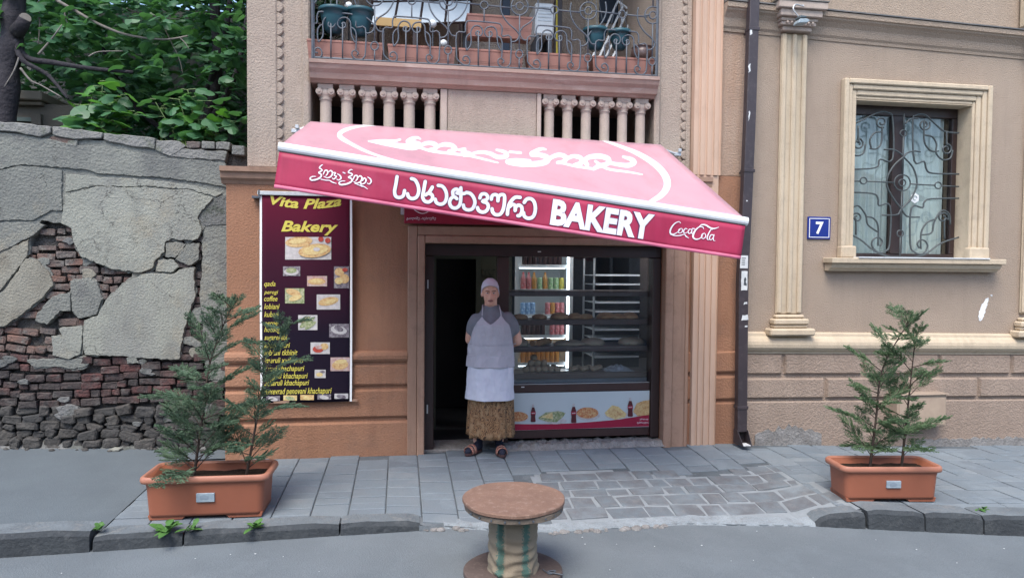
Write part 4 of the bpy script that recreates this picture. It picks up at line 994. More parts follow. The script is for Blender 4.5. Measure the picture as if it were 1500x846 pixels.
for i, (m, poly, dy) in enumerate(patches):
    jp = jag(poly, 4, 1.0, i); PP.append(poly)
    cxp = sum(p[0] for p in poly)/len(poly); cyp = sum(p[1] for p in poly)/len(poly)
    if i >= 3:                                             # a second, lower coat shows as a broken rim
        gp = [(p[0]+(3.2 if p[0] > cxp else -3.2)*random.Random(i*31+k).uniform(-.2, 1), p[1]+(3.0 if p[1] > cyp else -3.0)*random.Random(i*17+k).uniform(-.2, 1)) for k, p in enumerate(poly)]
        b = MB(); b.prism([W(*p) for p in jag(gp, 4, 1.4, 300+i)], .368, .4365, 'y'); b.build('plaster_rim', 'plaster', ow, bevel=.003)
    b = MB(); o2 = [W(*p) for p in jp]
    b.prism(o2, WY-dy*.8, .436, 'y'); b.build('plaster_patch', m, ow, bevel=.003)
# coping along the top
for i, (m, poly, dy) in enumerate([
 ('coping', [(-260,178),(0,179),(40,182),(77,186),(76,196),(60,201),(30,195),(0,192),(-260,192)], .03),
 ('coping', [(78,186),(120,190),(152,195),(150,203),(110,205),(79,198)], .022), ('brick', [(72,200),(108,204),(107,213),(73,208)], .004), ('coping', [(100,207),(115,205),(113,215),(98,213)], .012),
 ('coping', [(153,195),(200,200),(228,203),(227,219),(190,214),(152,205)], .016), ('coping', [(229,206),(262,207),(272,214),(250,229),(228,220)], .008),
 ('brick', [(273,207),(294,208),(293,217),(274,217)], .01), ('coping', [(296,207),(315,208),(315,218),(296,218)], .016), ('coping', [(317,208),(338,209),(336,220),(317,219)], .01), ('plaster_dark', [(340,213),(358,214),(358,228),(340,226)], .006),
 ('coping', [(228,220),(250,230),(330,236),(333,222),(275,218),(255,217)], .004)]):
    b = MB(); b.prism([W(*p) for p in jag(poly, 9, 1.2, 40+i)], WY-dy, .75, 'y'); b.build('coping_stone', m, ow, bevel=.006)
def covered(px, py): return any(inpoly(px, py, q) for q in PP)
def rough_block(x0, x1, z0, z1, y0, y1, sd, rot=0.0, j=.006, roundness=.25):
    rs = random.Random(sd); cx, cz = (x0+x1)/2, (z0+z1)/2; hw, hh = (x1-x0)/2, (z1-z0)/2; c = min(hw, hh)*roundness
    ring = [(-hw+c, -hh), (hw-c, -hh), (hw, -hh+c), (hw, hh-c), (hw-c, hh), (-hw+c, hh), (-hw, hh-c), (-hw, -hh+c)]
    ring = [(p[0]+rs.uniform(-j, j), p[1]+rs.uniform(-j, j)) for p in ring]
    ca, sa_ = math.cos(rot), math.sin(rot); vs = []
    for k, (sc, y) in enumerate(((1.0, y1), (1.0, y0+c*.7), (.8, y0))):
        for p in ring: vs.append((cx+(p[0]*ca-p[1]*sa_)*sc, y+(rs.uniform(-.004, .004) if k == 2 else 0), cz+(p[0]*sa_+p[1]*ca)*sc))
    b = MB(); n = 8
    b.add(vs, [(k*n+i, k*n+(i+1) % n, (k+1)*n+(i+1) % n, (k+1)*n+i) for k in range(2) for i in range(n)]+[tuple(2*n+i for i in range(n))])
    return b
nb = 0; rr = random.Random(21)
py = 331.0; course = 0
while py < 592:
    hpx = 11.0+rr.uniform(-.8, .8); px = -60+(course % 2)*13+rr.uniform(-4, 4)
    while px < 330:
        wpx = rr.choice((30, 32, 28, 15, 24)); c0, c1 = px+wpx/2, py+hpx/2
        test = [(px+wpx*u, py+hpx*v) for u in (.05, .5, .95) for v in (.1, .9)]
        if not all(covered(*q) for q in test):
            wy = 3.2*math.sin(px/47+course*.35)+1.6*math.sin(px/19)+rr.uniform(-.7, .7)
            a, c = W(px+.8, py+.7+wy), W(px+wpx-.8+rr.uniform(-1.5, 1), py+hpx-.7+wy+rr.uniform(-.8, .5))
            if rr.random() < .05: px += wpx; continue
            lean = (-.16 if (px < 75 and 480 < py < 525) else rr.uniform(-.02, .02))
            low = py > 520
            b = rough_block(a[0], c[0], c[1], a[1], (.376 if not low else .368)+rr.uniform(-.012, .016), .436, nb, lean)
            b.build('brick', 'brick_dark' if (low or px > 250) else 'brick', ow, smooth=False); nb += 1
        px += wpx
    py += hpx+1.6; course += 1
# rubble foot
while py < 664:
    hpx = rr.uniform(10, 14); px = -70+rr.uniform(0, 20)
    while px < 326:
        wpx = rr.uniform(15, 38); zt_, zb_ = py+rr.uniform(-3, 2), py+hpx+rr.uniform(-2, 2)
        a, c = W(px+1, zt_), W(px+wpx-1, zb_)
        b = rough_block(a[0], c[0], c[1], a[1], .36+rr.uniform(-.035, .02)-(.02 if py > 632 else 0), .436, 900+nb, rr.uniform(-.3, .15), .014, .42)
        b.build('stone', 'stone', ow, bevel=.006); nb += 1
        px += wpx
    py += hpx
for k in range(46):                                     # plaster remnants and dirt caked over the bricks
    px, py_ = rr.uniform(-40, 328), rr.uniform(335, 640)
    if covered(px, py_): continue
    r0 = rr.uniform(4, 13)*(1.3 if py_ > 560 else 1); pts = [(px+r0*rr.uniform(.7, 1.5)*math.cos(a_*PI/4), py_+r0*rr.uniform(.4, .8)*math.sin(a_*PI/4)) for a_ in range(8)]
    b = MB(); b.prism([W(*p) for p in jag(pts, 4, 1.2, 500+k)], rr.uniform(.355, .37)-(.012 if py_ > 520 else 0), .436, 'y'); b.build('plaster_remnant', rr.choice(('plaster', 'plaster_dark', 'plaster_warm')) if py_ < 530 else 'plaster_dark', ow, bevel=.004)
b = MB()                                              # plaster and earth skirt at the very foot
def skirt(u, v):
    x = lerp(-5.5, -1.52, u); zb0 = z_path(x, .3)
    return (x, lerp(.44, .26+.05*noise.noise(Vector((x*3, 0, 1))), v), zb0-.02+(.10+.07*noise.noise(Vector((x*4, 2, 0))))*(1-v)**1.4+.012*noise.noise(Vector((x*22, v*6, 0))))
b.grid(130, 8, skirt); b.build('earth_skirt', 'plaster_dark', ow)
wch = thing('plaster_chip', 'flat pale chip of fallen plaster on the asphalt below the wall', 'debris', (-2.4, .1, z_path(-2.4, .1)))
a = G(168, 657, .05); b = MB(); b.prism([(a.x-.04, a.y-.05), (a.x+.05, a.y-.04), (a.x+.06, a.y+.03), (a.x-.02, a.y+.05)], z_path(a.x, a.y)+.002, z_path(a.x, a.y)+.02, 'z'); b.build('chip', 'plaster_pale', wch, bevel=.004)

# ---------------------------------------------------------------- awning
aw = thing('awning', 'faded red drop arm awning over the bakery window with white lettering', 'awning', (.8, -.05, 2.9))
TL, TR = P(455, 178, -.1), P(968, 212, -.1)
BL, BR = P(411, 212, -1.68), P(1092, 321, -1.79)
M['canopy'] = mat('awning_fabric', (.80, .44, .50), (.74, .38, .45), 1.2, .42, .15, 160, .002, .8, sheen=.3, coat=.35, trans=0.0)
M['canopy_white'] = mat('awning_white_print', (.82, .80, .81), (.74, .72, .74), 4, .45, 0, spec=.8, coat=.3)
M['valance'] = mat('valance_fabric', (.40, .022, .075), (.34, .015, .06), 2.0, .6, .12, 120, .002, .5, col3=(.38, .035, .09), scale3=5, amt3=.5)
M['hem'] = mat('valance_hem', (.62, .17, .26), (.52, .11, .19), 5, .6)
M['print'] = mat('white_lettering', (.80, .79, .82), (.72, .70, .76), 8, .6, 0, spec=.4, col3=(.55, .45, .52), scale3=26, amt3=.35)
M['print_edge'] = mat('dark_letter_edge', (.10, .03, .09))
streaks(M['canopy'], (.45, .2, .24), .35, 2.0); leafy(M['canopy'], .3, (1.2, 1.15, 1.1)); streaks(M['valance'], (.2, .012, .04), .5, 2.5)
cn = (TR-TL).cross(BL-TL).normalized()
if cn.z < 0: cn = -cn
def canopy_pt(u, v):
    p = TL.lerp(TR, u).lerp(BL.lerp(BR, u), v)
    sag = -.022*math.sin(PI*v)*max(0, math.sin(PI*min(max(u, 0), 1)))**.5-.005*math.sin(u*22)*math.sin(PI*v)+.006*noise.noise(Vector((u*9, v*2.5, 0)))*math.sin(PI*min(max(v, 0), 1))
    return p+Vector((0, 0, sag))
b = MB(); b.grid(48, 16, canopy_pt); cano = b.build('canopy', 'canopy', aw, smooth=True, solid=.002)
def canopy_project(px, py, lift=.0024):
    """intersect the pixel's ray with the canopy patch"""
    d = ray(px, py); u, v = .5, .5
    q = onplane(px, py, TL, cn)
    for _ in range(6):
        e = 1e-3; p = canopy_pt(u, v); du = (canopy_pt(u+e, v)-p)/e; dv = (canopy_pt(u, v+e)-p)/e
        n_ = du.cross(dv).normalized(); q = CAM+d*((p-CAM).dot(n_)/d.dot(n_)); w = q-p
        a11, a12, a22 = du.dot(du), du.dot(dv), dv.dot(dv); b1, b2 = du.dot(w), dv.dot(w); D_ = a11*a22-a12*a12
        u += (b1*a22-b2*a12)/D_; v += (b2*a11-b1*a12)/D_
    u = min(max(u, .002), .998); v = min(max(v, .004), .996)
    return canopy_pt(u, v)+cn*lift
K7 = lambda x, y: (480+x/3.0, 170+y/3.0)
big = [
 [(408,103,4),(392,97,9),(368,103,12),(352,117,13),(388,120,12),(402,130,15),(372,139,17),(312,132,15),(248,124,9),(180,112,5)], [(182,112,5),(240,110,8),(292,111,8),(318,105,6)],
 [(404,138,8),(424,124,11),(455,121,12),(478,131,12),(470,146,12),(448,149,9)], [(486,134,9),(515,126,12),(548,132,12),(560,148,12),(532,157,10)],
 [(404,140,7),(460,156,8),(540,166,8),(620,176,7),(690,192,6),(748,207,4)],
 [(574,150,6),(604,148,10),(590,160,9),(622,165,11),(602,176,9)], [(622,172,8),(668,160,9),(712,166,11),(748,182,12),(786,178,12),(778,160,10),(742,150,6)],
 [(800,159,7),(848,163,7)],
 [(958,148,5),(938,146,9),(912,157,12),(895,170,12),(940,174,13),(968,188,15),(950,206,16),(880,214,15),(806,209,12),(788,199,9),(830,193,8),(890,197,6)],
 [(962,204,9),(985,182,11),(1020,172,12),(1048,184,12),(1036,202,12),(1010,206,9)], [(1050,190,9),(1078,178,11),(1110,185,12),(1116,206,12),(1085,216,9)],
 [(1016,205,6),(1090,222,7),(1160,232,7)], [(1140,214,11),(1128,198,12),(1150,182,13),(1196,178,14),(1232,190,14),(1230,210,13),(1190,222,12),(1168,234,9)],
 [(1176,200,7),(1205,220,8),(1240,236,7),(1320,247,6),(1382,258,4)], [(1236,206,9),(1275,214,11),(1320,218,13),(1346,206,14),(1334,192,12),(1298,180,6)]]
ring = [[(210,42,5),(160,44,9),(100,55,14),(60,72,19),(54,92,20),(100,122,16),(190,165,12),(300,198,9),(380,215,7)], [(1210,108,8),(1290,136,14),(1370,170,21),(1440,215,26),(1482,262,30),(1492,305,30),(1470,345,26),(1420,378,18)]]
b = MB()
for s_ in [[(p[0], p[1], p[2]*1.6) for p in q] for q in big]+ring:
    v, f = ribbon(s_, 5); b.add([canopy_project(*K7(*p)) for p in v], f)
b.build('canopy_print', 'canopy_white', aw)
# front bar
vx = (BR-BL).normalized(); vd = Vector((0, 0, -1)); vd = (vd-vx*vd.dot(vx)).normalized(); vn = vx.cross(vd).normalized()
if vn.y > 0: vn = -vn
b = MB(); A_, B_ = BL-vx*.01, BR+vx*.015
prof_ = [(.026*math.cos(t)*1.0, .031*math.sin(t)) for t in [2*PI*i/14 for i in range(14)]]
vs = []
for q in (A_, B_):
    for a_, c_ in prof_: vs.append(q+vn*a_+vd*(c_+.015))
b.add(vs, [(i, (i+1) % 14, 14+(i+1) % 14, 14+i) for i in range(14)]+[tuple(range(14)), tuple(range(27, 13, -1))])
b.build('front_bar', 'white_metal', aw, smooth=False)
# valance
VH = .236; V0 = BL+vd*.045+vn*.012; VL = (BR-BL).length
def val_pt(a, h): return V0+vx*a+vd*h+vn*((.010*math.sin(a*4.2)+.005*math.sin(a*13+1)+.010*noise.noise(Vector((a*5+h*6, h*3, 2))))*h/VH)
b = MB(); b.grid(90, 6, lambda u, v: val_pt(u*VL, v*VH)); b.build('valance', 'valance', aw, smooth=True, solid=.002)
b = MB(); b.grid(90, 2, lambda u, v: val_pt(u*VL, VH-.020+v*.024)+vn*.0025); b.build('hem', 'hem', aw, smooth=True, solid=.002)
b = MB(); b.grid(90, 1, lambda u, v: val_pt(u*VL, -.004+v*.006)+vn*.003); b.build('seam', 'frame_dark', aw)
def vuv(px, py):
    q = onplane(px, py, V0, vn)-V0; return q.dot(vx), q.dot(vd)
def val_add(b, vf, lift=.005): b.add([val_pt(p[0], p[1])+vn*lift for p in vf[0]], vf[1])
def vtext(s, pxa, pxb, ytop, ybot, bold, spacing=1.0):
    a0, h0 = vuv(*ytop); a1, h1 = vuv(*ybot)
    xa, xb = vuv(*pxa)[0], vuv(*pxb)[0]
    for bo, m, lift, gw in ((bold, 'print', .006, 0), (bold+.02, 'print_edge', .0042, .003)):
        vf = fit2d(text2d(s, 1.0, 0, bo, spacing), xa-gw, xb+gw, h1+gw, h0-gw)
        b = MB(); val_add(b, vf, lift); b.build('lettering', m, aw)
sakh = [[(757,370),(750,415),(742,462),(750,490),(772,497),(794,486),(803,455)], [(845,382),(868,392),(885,425),(889,462),(876,494),(850,504),(828,494),(821,474)],
 [(929,400),(920,450),(913,492),(926,519),(952,524),(972,506),(970,482),(948,472),(932,482)], [(972,434),(962,452),(950,470)], [(1008,424),(1034,430),(1054,458),(1059,495),(1046,528),(1020,538),(997,528),(990,508)],
 [(1146,438),(1146,500),(1140,540),(1118,560),(1092,556),(1078,532),(1084,506),(1104,492),(1122,504)], [(1098,480),(1098,458),(1118,446),(1136,458)], [(1122,470),(1150,474),(1170,472)], [(1180,466),(1206,474),(1226,500),(1232,532),(1218,564),(1192,572),(1168,562),(1162,542)],
 [(1262,500),(1272,478),(1296,476),(1310,492),(1302,510),(1278,520),(1304,530),(1314,552),(1302,578),(1278,586),(1256,576),(1248,558)], [(1332,508),(1338,486),(1358,480),(1372,492),(1372,518)], [(1372,500),(1386,482),(1410,484),(1412,520),(1404,568),(1386,598),(1358,602),(1340,586),(1336,566)]]
rae = [[(88,362),(58,362),(30,390),(16,425),(12,462)], [(24,418),(42,404),(58,412),(58,440)], [(58,424),(76,408),(96,418),(98,446),(86,468),(74,470)], [(112,392),(128,372),(156,372),(174,396),(178,436),(166,474),(138,486),(114,474),(108,452)]]
for wd, m_, lf in ((23, 'print', .006), (30, 'print_edge', .0042)):
    b = MB()
    for ss, K in ((sakh, lambda x, y: (400+x/4.167, 170+y/4.167)), (rae, lambda x, y: (740+x/4.054, 200+y/4.054))):
        for q in ss:
            v, f = ribbon([(p[0], p[1], wd*.92) for p in q], 5); b.add([val_pt(*vuv(*K(*p)))+vn*lf for p in v], f)
    b.build('lettering', m_, aw)
vtext('BAKERY', (806, 320), (957, 330), (880, 302), (880, 340.5), .045, 1.02)
Kc = lambda x, y: (740+x/4.054, 200+y/4.054)
coca = [[(1042,514,3),(1030,505,4),(1004,518,6),(984,548,8),(982,572,8),(1000,580,6),(1026,566,4),(1040,550,3)], [(984,580,4),(1012,588,5),(1042,586,5),(1064,580,4),(1074,592,6),(1090,602,2)],
 [(1046,545,4),(1033,552,6),(1030,568,5),(1042,572,4),(1054,560,5),(1050,546,4)], [(1080,549,4),(1070,546,5),(1060,560,6),(1066,574,4),(1084,566,3)], [(1106,552,5),(1094,550,5),(1086,566,6),(1094,576,4),(1108,562,4)], [(1110,548,4),(1106,570,6),(1114,577,3),(1122,570,2)], [(1112,545,5),(1124,548,5)],
 [(1176,548,3),(1170,536,5),(1148,538,6),(1124,562,9),(1114,592,9),(1126,608,7),(1150,606,5),(1170,590,3)], [(1146,540,3),(1164,524,6),(1190,526,8),(1216,542,8),(1240,546,6),(1266,538,3)],
 [(1182,574,4),(1168,580,6),(1164,598,5),(1174,606,4),(1188,594,5),(1186,578,4)], [(1226,552,5),(1222,548,4),(1206,574,6),(1196,602,6),(1202,612,4),(1212,606,2)], [(1232,584,5),(1220,584,5),(1210,602,6),(1218,614,4),(1232,600,4)], [(1238,582,4),(1232,606,6),(1238,618,3),(1244,618,2)]]
Kg = lambda x, y: (400+x/4.167, 170+y/4.167)
kok = [[(304,298,3),(296,302,6),(284,316,7),(296,326,7),(300,334,7),(280,346,8),(294,356,8),(294,370,9),(272,386,9),(238,392,9),(228,380,7),(244,370,5),(262,370,4)],
 [(308,356,5),(318,334,7),(332,334,7),(334,352,7),(324,364,5)], [(338,344,5),(352,334,7),(364,346,8),(356,368,8),(334,378,6),(312,370,4)], [(368,346,5),(382,348,7),(374,362,6),(388,370,7),(372,386,6),(362,378,4)], [(392,354,4),(408,362,7),(416,380,8),(402,392,6),(390,386,4)], [(428,345,6),(440,350,6)],
 [(486,330,3),(474,328,6),(460,344,7),(480,352,7),(484,362,7),(462,374,8),(480,384,8),(482,398,9),(456,414,9),(416,420,9),(404,408,7),(420,398,5),(440,398,4)],
 [(490,388,5),(500,366,7),(514,366,7),(516,384,7),(506,396,5)], [(520,376,5),(532,366,7),(544,378,8),(536,400,8),(514,410,6),(494,402,4)], [(548,396,5),(556,380,7),(568,388,8),(564,406,7),(546,416,6),(534,406,5),(540,424,5),(560,434,5),(578,447,3)], [(578,374,4),(592,382,7),(600,400,8),(588,416,6),(576,410,4)], [(292,386,4),(320,392,5),(346,394,5),(362,404,6),(388,413,3)], [(500,412,4),(530,424,5),(546,432,5)]]
for nm, ss, K in (('lettering', coca, Kc), ('lettering', kok, Kg)):
    b = MB()
    for s_ in ss:
        v, f = ribbon([(p[0], p[1], p[2]*1.15) for p in s_], 4); b.add([val_pt(*vuv(*K(*p)))+vn*.006 for p in v], f)
    b.build(nm, 'print', aw)
# roller, brackets, arms
b = MB(); b.tube([TL+Vector((-.02, .06, -.055)), TR+Vector((.03, .06, -.055))], .035, 12); b.build('roller', 'white_metal', aw, smooth=True)
for q, px in ((TL, (434, 192)), (TR, (990, 226))):
    p = P(*px, .0); b = MB(); b.box(p.x-.035, p.x+.035, -.05, .03, p.z-.022, p.z+.012); b.box(p.x+.0, p.x+.03, -.07, -.05, p.z+.012, p.z+.045); b.build('bracket', 'galv', aw, bevel=.003)
    b = MB(); b.tube([(p.x, -.04, p.z-.01), (q.x, q.y+.05, q.z-.02)], .012, 6); b.build('bracket_stay', 'galv', aw)
for q, e, s_ in ((TL, BL, 1), (TR, BR, -1)):
    a0 = q+Vector((s_*.25, .05, -.14)); a2 = e+Vector((s_*.35, .05, -.03-s_*.045)); a1 = a0.lerp(a2, .5)+Vector((s_*.35, 0, -.10))
    for k, (m0, m1) in enumerate(((a0, a1), (a1, a2))):
        b = MB(); b.tube([m0, m1], .018, 8); b.build('arm', 'white_metal', aw, smooth=True)

# ---------------------------------------------------------------- red sign board above the door
sg = thing('sign_board', 'dark red sign board half hidden under the awning', 'sign', (1.0, -.08, 2.1))
a, c = P(592, 290, -.085), P(905, 330, -.085)
b = MB(); b.box(a.x, c.x, -.105, -.052, P(592, 327, -.085).z, 2.36); b.build('board', mat('sign_red', (.26, .012, .035), (.21, .01, .03), 3, .45), sg, bevel=.004)
b = MB(); z0 = P(592, 327, -.085).z
v, f = ribbon([(602, 300, .9), (608, 308, 1), (618, 312.5, 1), (627, 310, 1), (632, 304, .9), (634, 296, .8)], 5); b.add([P(px, py, -.1075) for px, py in v], f)
v, f = ribbon([(650, 306, .8), (655, 311, 2.2), (659, 312, 1.2)], 5); b.add([P(px, py, -.1075) for px, py in v], f)
v, f = ribbon([(655, 300, 2.2), (675, 306, 2), (700, 312, 1.2)], 5)
vf = fit2d(text2d('გაიღიმე...იცხოვრე', 1, .15, .0), 595.5, 638.5, 322.5, 317.5); b.add([P(px, py, -.1075) for px, py in vf[0]], vf[1])
b.build('lettering', 'print', sg)
b = MB(); b.box(a.x-.03, a.x, -.07, -.03, P(592, 314, -.08).z, P(592, 300, -.08).z); b.build('bracket', 'galv', sg)

# ---------------------------------------------------------------- hanging banner
bn = thing('banner', 'tall maroon banner of yellow bakery words and food pictures', 'banner', (-.82, -.04, .5))
bx0, bx1, bz0, bz1 = -1.203, -.43, .498, 2.312
BY = -.072
bm_mat = bpy.data.materials.new('banner_print'); bm_mat.use_nodes = True
n, l = bm_mat.node_tree.nodes, bm_mat.node_tree.links
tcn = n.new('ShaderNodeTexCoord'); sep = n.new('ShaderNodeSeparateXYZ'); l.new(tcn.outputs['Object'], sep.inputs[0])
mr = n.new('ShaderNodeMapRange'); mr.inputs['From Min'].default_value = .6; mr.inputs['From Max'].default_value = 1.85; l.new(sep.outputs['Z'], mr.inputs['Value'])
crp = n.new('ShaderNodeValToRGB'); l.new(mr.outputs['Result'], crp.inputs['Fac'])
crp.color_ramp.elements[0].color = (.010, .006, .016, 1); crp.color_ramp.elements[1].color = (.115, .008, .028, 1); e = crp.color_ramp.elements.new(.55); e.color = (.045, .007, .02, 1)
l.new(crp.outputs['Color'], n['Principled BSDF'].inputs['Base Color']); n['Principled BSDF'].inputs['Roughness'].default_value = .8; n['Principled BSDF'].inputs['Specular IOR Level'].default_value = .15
def ban_pt(x, z, lift=0.0):
    u = (x-bx0)/(bx1-bx0); v = (z-bz0)/(bz1-bz0)
    return (x+.006*math.sin(v*3)*(u-.5), BY-lift+.006*math.sin(u*7+v*2)*(1-v)+.004*math.sin(v*9), z-.02*u*(1-v)*0)
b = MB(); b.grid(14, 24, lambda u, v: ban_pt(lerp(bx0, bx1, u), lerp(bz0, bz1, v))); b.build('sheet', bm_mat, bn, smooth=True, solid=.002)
for x in (bx0+.006, bx1-.006):
    b = MB(); b.grid(1, 24, lambda u, v: ban_pt(x+(u-.5)*.018, lerp(bz0, bz1, v), .0025)); b.build('white_border', 'white', bn)
b = MB(); b.box(bx0-.02, bx1+.01, BY-.02, BY+.012, bz1-.005, bz1+.03); b.build('top_bar', 'galv', bn, bevel=.004)
b = MB(); b.box(bx0-.07, bx0+.0, BY-.0, -.0, bz1-.03, bz1-.012); b.box(bx0-.012, bx0-.0, BY-.02, BY+.02, bz1-.03, bz1+.04); b.build('hook', 'iron', bn)
b = MB(); b.box(bx0+.0, bx1+.05, BY+.004, BY+.022, bz0-.004, bz0+.016); b.build('bottom_bar', 'trim_terra', bn)
M['yellow'] = mat('yellow_print', (.62, .55, .10), (.55, .48, .08), 10, .5)
def bpx(px, py): p = P(px, py, BY); return p.x, p.z
def ban_text(s, px0, px1, pyt, pyb, m='yellow', bold=.02, warp=0.0, shear=.28):
    xa, zt_ = bpx(px0, pyt); xb, zb_ = bpx(px1, pyb)
    vs, fs = fit2d(text2d(s, 1, shear, bold), xa, xb, zb_, zt_)
    if warp:
        vs = [(v[0], v[1]+warp*((2*(v[0]-xa)/(xb-xa)-1)**2)) for v in vs]
    b = MB(); b.add([ban_pt(v[0], min(v[1], bz1-.008), .004) for v in vs], fs); b.build('lettering', m, bn)
ban_text('Vita Plaza', 396, 500, 290, 307, bold=.03, warp=.035)
ban_text('Bakery', 412, 495, 323, 345, bold=.03)
words = [('qada', 404, 417), ('perogi', 408, 428), ('coffee', 407, 438.5), ('lobiani', 410, 450), ('kubari', 409, 461.5), ('perogi', 409, 473), ('hotdogi', 413, 484), ('sugarerebi', 421, 495.5), ('khachapuri', 425, 507), ('lobiani tkhinit', 436, 517.5), ('imeruli xachapuri', 445, 529), ('osuri khachapuri', 446, 541), ('megruli khachapuri', 451, 552), ('acharuli khachapuri', 453, 562), ('naxevrad penovani khachapuri', 486, 574)]
for s_, xe, yc in words:
    asc, desc = 4.2, 2.0
    has_d = any(ch in s_ for ch in 'gpqy'); has_a = any(ch in s_ for ch in 'bdfhklt')
    ban_text(s_, 387.5, xe, yc-(5.5 if has_a else 3.0), yc+(4.2 if has_d else 2.4), bold=.01)
M['ph_white'] = mat('photo_pale', (.55, .53, .52), (.42, .40, .40), 30, .5)
M['ph_red'] = mat('photo_red_table', (.40, .22, .20), (.5, .42, .4), 40, .5)
M['ph_dark'] = mat('photo_dark', (.09, .07, .09), (.3, .28, .3), 45, .5)
M['ph_bread'] = mat('photo_bread', (.50, .30, .12), (.62, .47, .24), 60, .5, col3=(.32, .13, .05), scale3=40, amt3=.7)
M['ph_cheese'] = mat('photo_cheese', (.66, .56, .28), (.55, .38, .16), 50, .5)
M['ph_green'] = mat('photo_green', (.16, .22, .08), (.45, .45, .3), 60, .5)
M['ph_tomato'] = mat('photo_tomato', (.35, .04, .03), (.42, .08, .05), 30, .5)
def ell(cx, cy, rx, ry, n=14, rot=0.0): return [(cx+rx*math.cos(2*PI*i/n)*math.cos(rot)-ry*math.sin(2*PI*i/n)*math.sin(rot), cy+rx*math.cos(2*PI*i/n)*math.sin(rot)+ry*math.sin(2*PI*i/n)*math.cos(rot)) for i in range(n)]
def flatpoly(pts, m, lift, parent, nm='print'):
    b = MB(); b.add([ban_pt(*bpx(*p), lift) for p in pts], [tuple(range(len(pts)))]); return b.build(nm, m, parent)
def pic(x0, y0, x1, y1, bg, items):
    fr_ = flatpoly([(x0, y0), (x1, y0), (x1, y1), (x0, y1)], bg, .0042, bn, 'food_picture')
    for k, (m, cx, cy, rx, ry, rot) in enumerate(items):
        pts = [(min(max(p[0], x0), x1), min(max(p[1], y0), y1)) for p in ell(cx, cy, rx, ry, 14, rot)]
        flatpoly(pts, m, .0055+.0012*k, fr_)
pic(418, 347, 485, 380, 'ph_white', [('ph_bread', 438, 354, 20, 8, -.1), ('ph_cheese', 436, 353, 13, 4, -.1), ('ph_tomato', 470, 350, 4, 4, 0), ('ph_tomato', 480, 352, 4, 4, 0), ('ph_bread', 461, 367, 24, 10, -.12), ('ph_cheese', 462, 366, 19, 7, -.12), ('ph_white', 464, 365, 5, 3, 0)])
pic(415, 390, 440, 404, 'ph_dark', [('ph_white', 427, 398, 11, 5, 0), ('ph_green', 427, 396, 8, 4, 0)])
pic(450, 404, 479, 419, 'ph_red', [('ph_bread', 464, 412, 13, 5, 0), ('ph_cheese', 464, 411, 9, 3, 0)])
pic(489, 390, 511, 422, 'ph_dark', [('ph_bread', 497, 398, 7, 6, 0), ('ph_bread', 504, 408, 7, 7, 0), ('ph_cheese', 496, 411, 6, 5, 0), ('ph_tomato', 505, 395, 4, 3, 0)])
pic(418, 422, 446, 444, 'ph_green', [('ph_bread', 430, 428, 11, 5, .3), ('ph_cheese', 433, 436, 10, 4, -.3)])
pic(464, 431, 498, 453, 'ph_white', [('ph_bread', 481, 441, 15, 6, -.2), ('ph_cheese', 484, 441, 8, 3, -.2)])
pic(437, 461, 465, 483, 'ph_white', [('ph_green', 450, 472, 13, 4, -.6), ('ph_green', 455, 476, 10, 3, -.6), ('ph_cheese', 447, 468, 8, 2, -.6)])
pic(482, 474, 511, 494, 'ph_dark', [('ph_white', 496, 483, 12, 6, .2), ('ph_dark', 496, 481, 7, 4, .4)])
pic(455, 501, 483, 518, 'ph_white', [('ph_tomato', 466, 511, 8, 5, 0), ('ph_bread', 475, 507, 6, 5, 0), ('ph_red', 467, 508, 5, 3, 0)])
pic(484, 523, 512, 543, 'ph_red', [('ph_bread', 498, 534, 12, 7, -.1), ('ph_cheese', 499, 529, 9, 3, -.1)])
pic(461, 541, 477, 553, 'ph_white', [('ph_dark', 472, 544, 4, 2, 0), ('ph_cheese', 468, 548, 5, 3, 0)])
for k, x in enumerate((390, 415, 440, 465, 490)):
    pic(x, 579.5-(k*.9), x+20, 587-(k*.9), ('ph_dark', 'ph_cheese', 'ph_bread', 'ph_dark', 'ph_white')[k], [(('ph_white', 'ph_green', 'ph_cheese', 'ph_white', 'ph_dark')[k], x+10, 584-k*.9, 7, 3, .2)])

# ---------------------------------------------------------------- food poster below the window
fpz = thing('food_poster', 'pale poster with dishes, dark bottles and a red wave below the window', 'poster', (1.7, .085, .155))
PY = .083
def fpt(px, py, lift=0.0): p = P(px, py, PY-lift); return p
x0, x1, z0, z1 = 1.012, 2.40, .157, .512
M['poster'] = mat('poster_pale_blue', (.50, .56, .57), (.46, .52, .53), 2, .5)
b = MB(); b.box(x0, x1, PY, .0885, z0, z1); b.build('sheet', 'poster', fpz)
Kp = lambda x, y: (740+x/6.383, 540+y/6.383)
def fl_(pts, m, lift, nm='print', z=True):
    b = MB(); q = [P(*Kp(*p), PY-lift) for p in pts]; q = [(min(max(v.x, x0+.002), x1-.002), v.y, min(max(v.z, z0+.002), z1-.002)) for v in q]
    b.add(q, [tuple(range(len(q)))]); b.build(nm, m, fpz)
M['wave'] = mat('poster_red', (.33, .012, .045), (.29, .01, .04), 3, .5)
fl_([(40, 512), (200, 515), (400, 515), (600, 508), (800, 495), (1000, 478), (1200, 450), (1360, 425), (1360, 560), (40, 600)], 'wave', .0030)
fl_([(40, 575), (600, 560), (1360, 535), (1360, 545), (600, 570), (40, 590)], 'poster', .0036)
for cx, cy, rx, ry in ((110, 460, 115, 42), (470, 485, 105, 30), (775, 435, 112, 45), (1045, 430, 110, 42)): fl_(ell(cx, cy, rx, ry, 22), 'ph_white', .0036)
M['pizza'] = mat('poster_pizza', (.45, .13, .05), (.60, .42, .2), 60, .5, col3=(.33, .03, .02), scale3=45, amt3=.8)
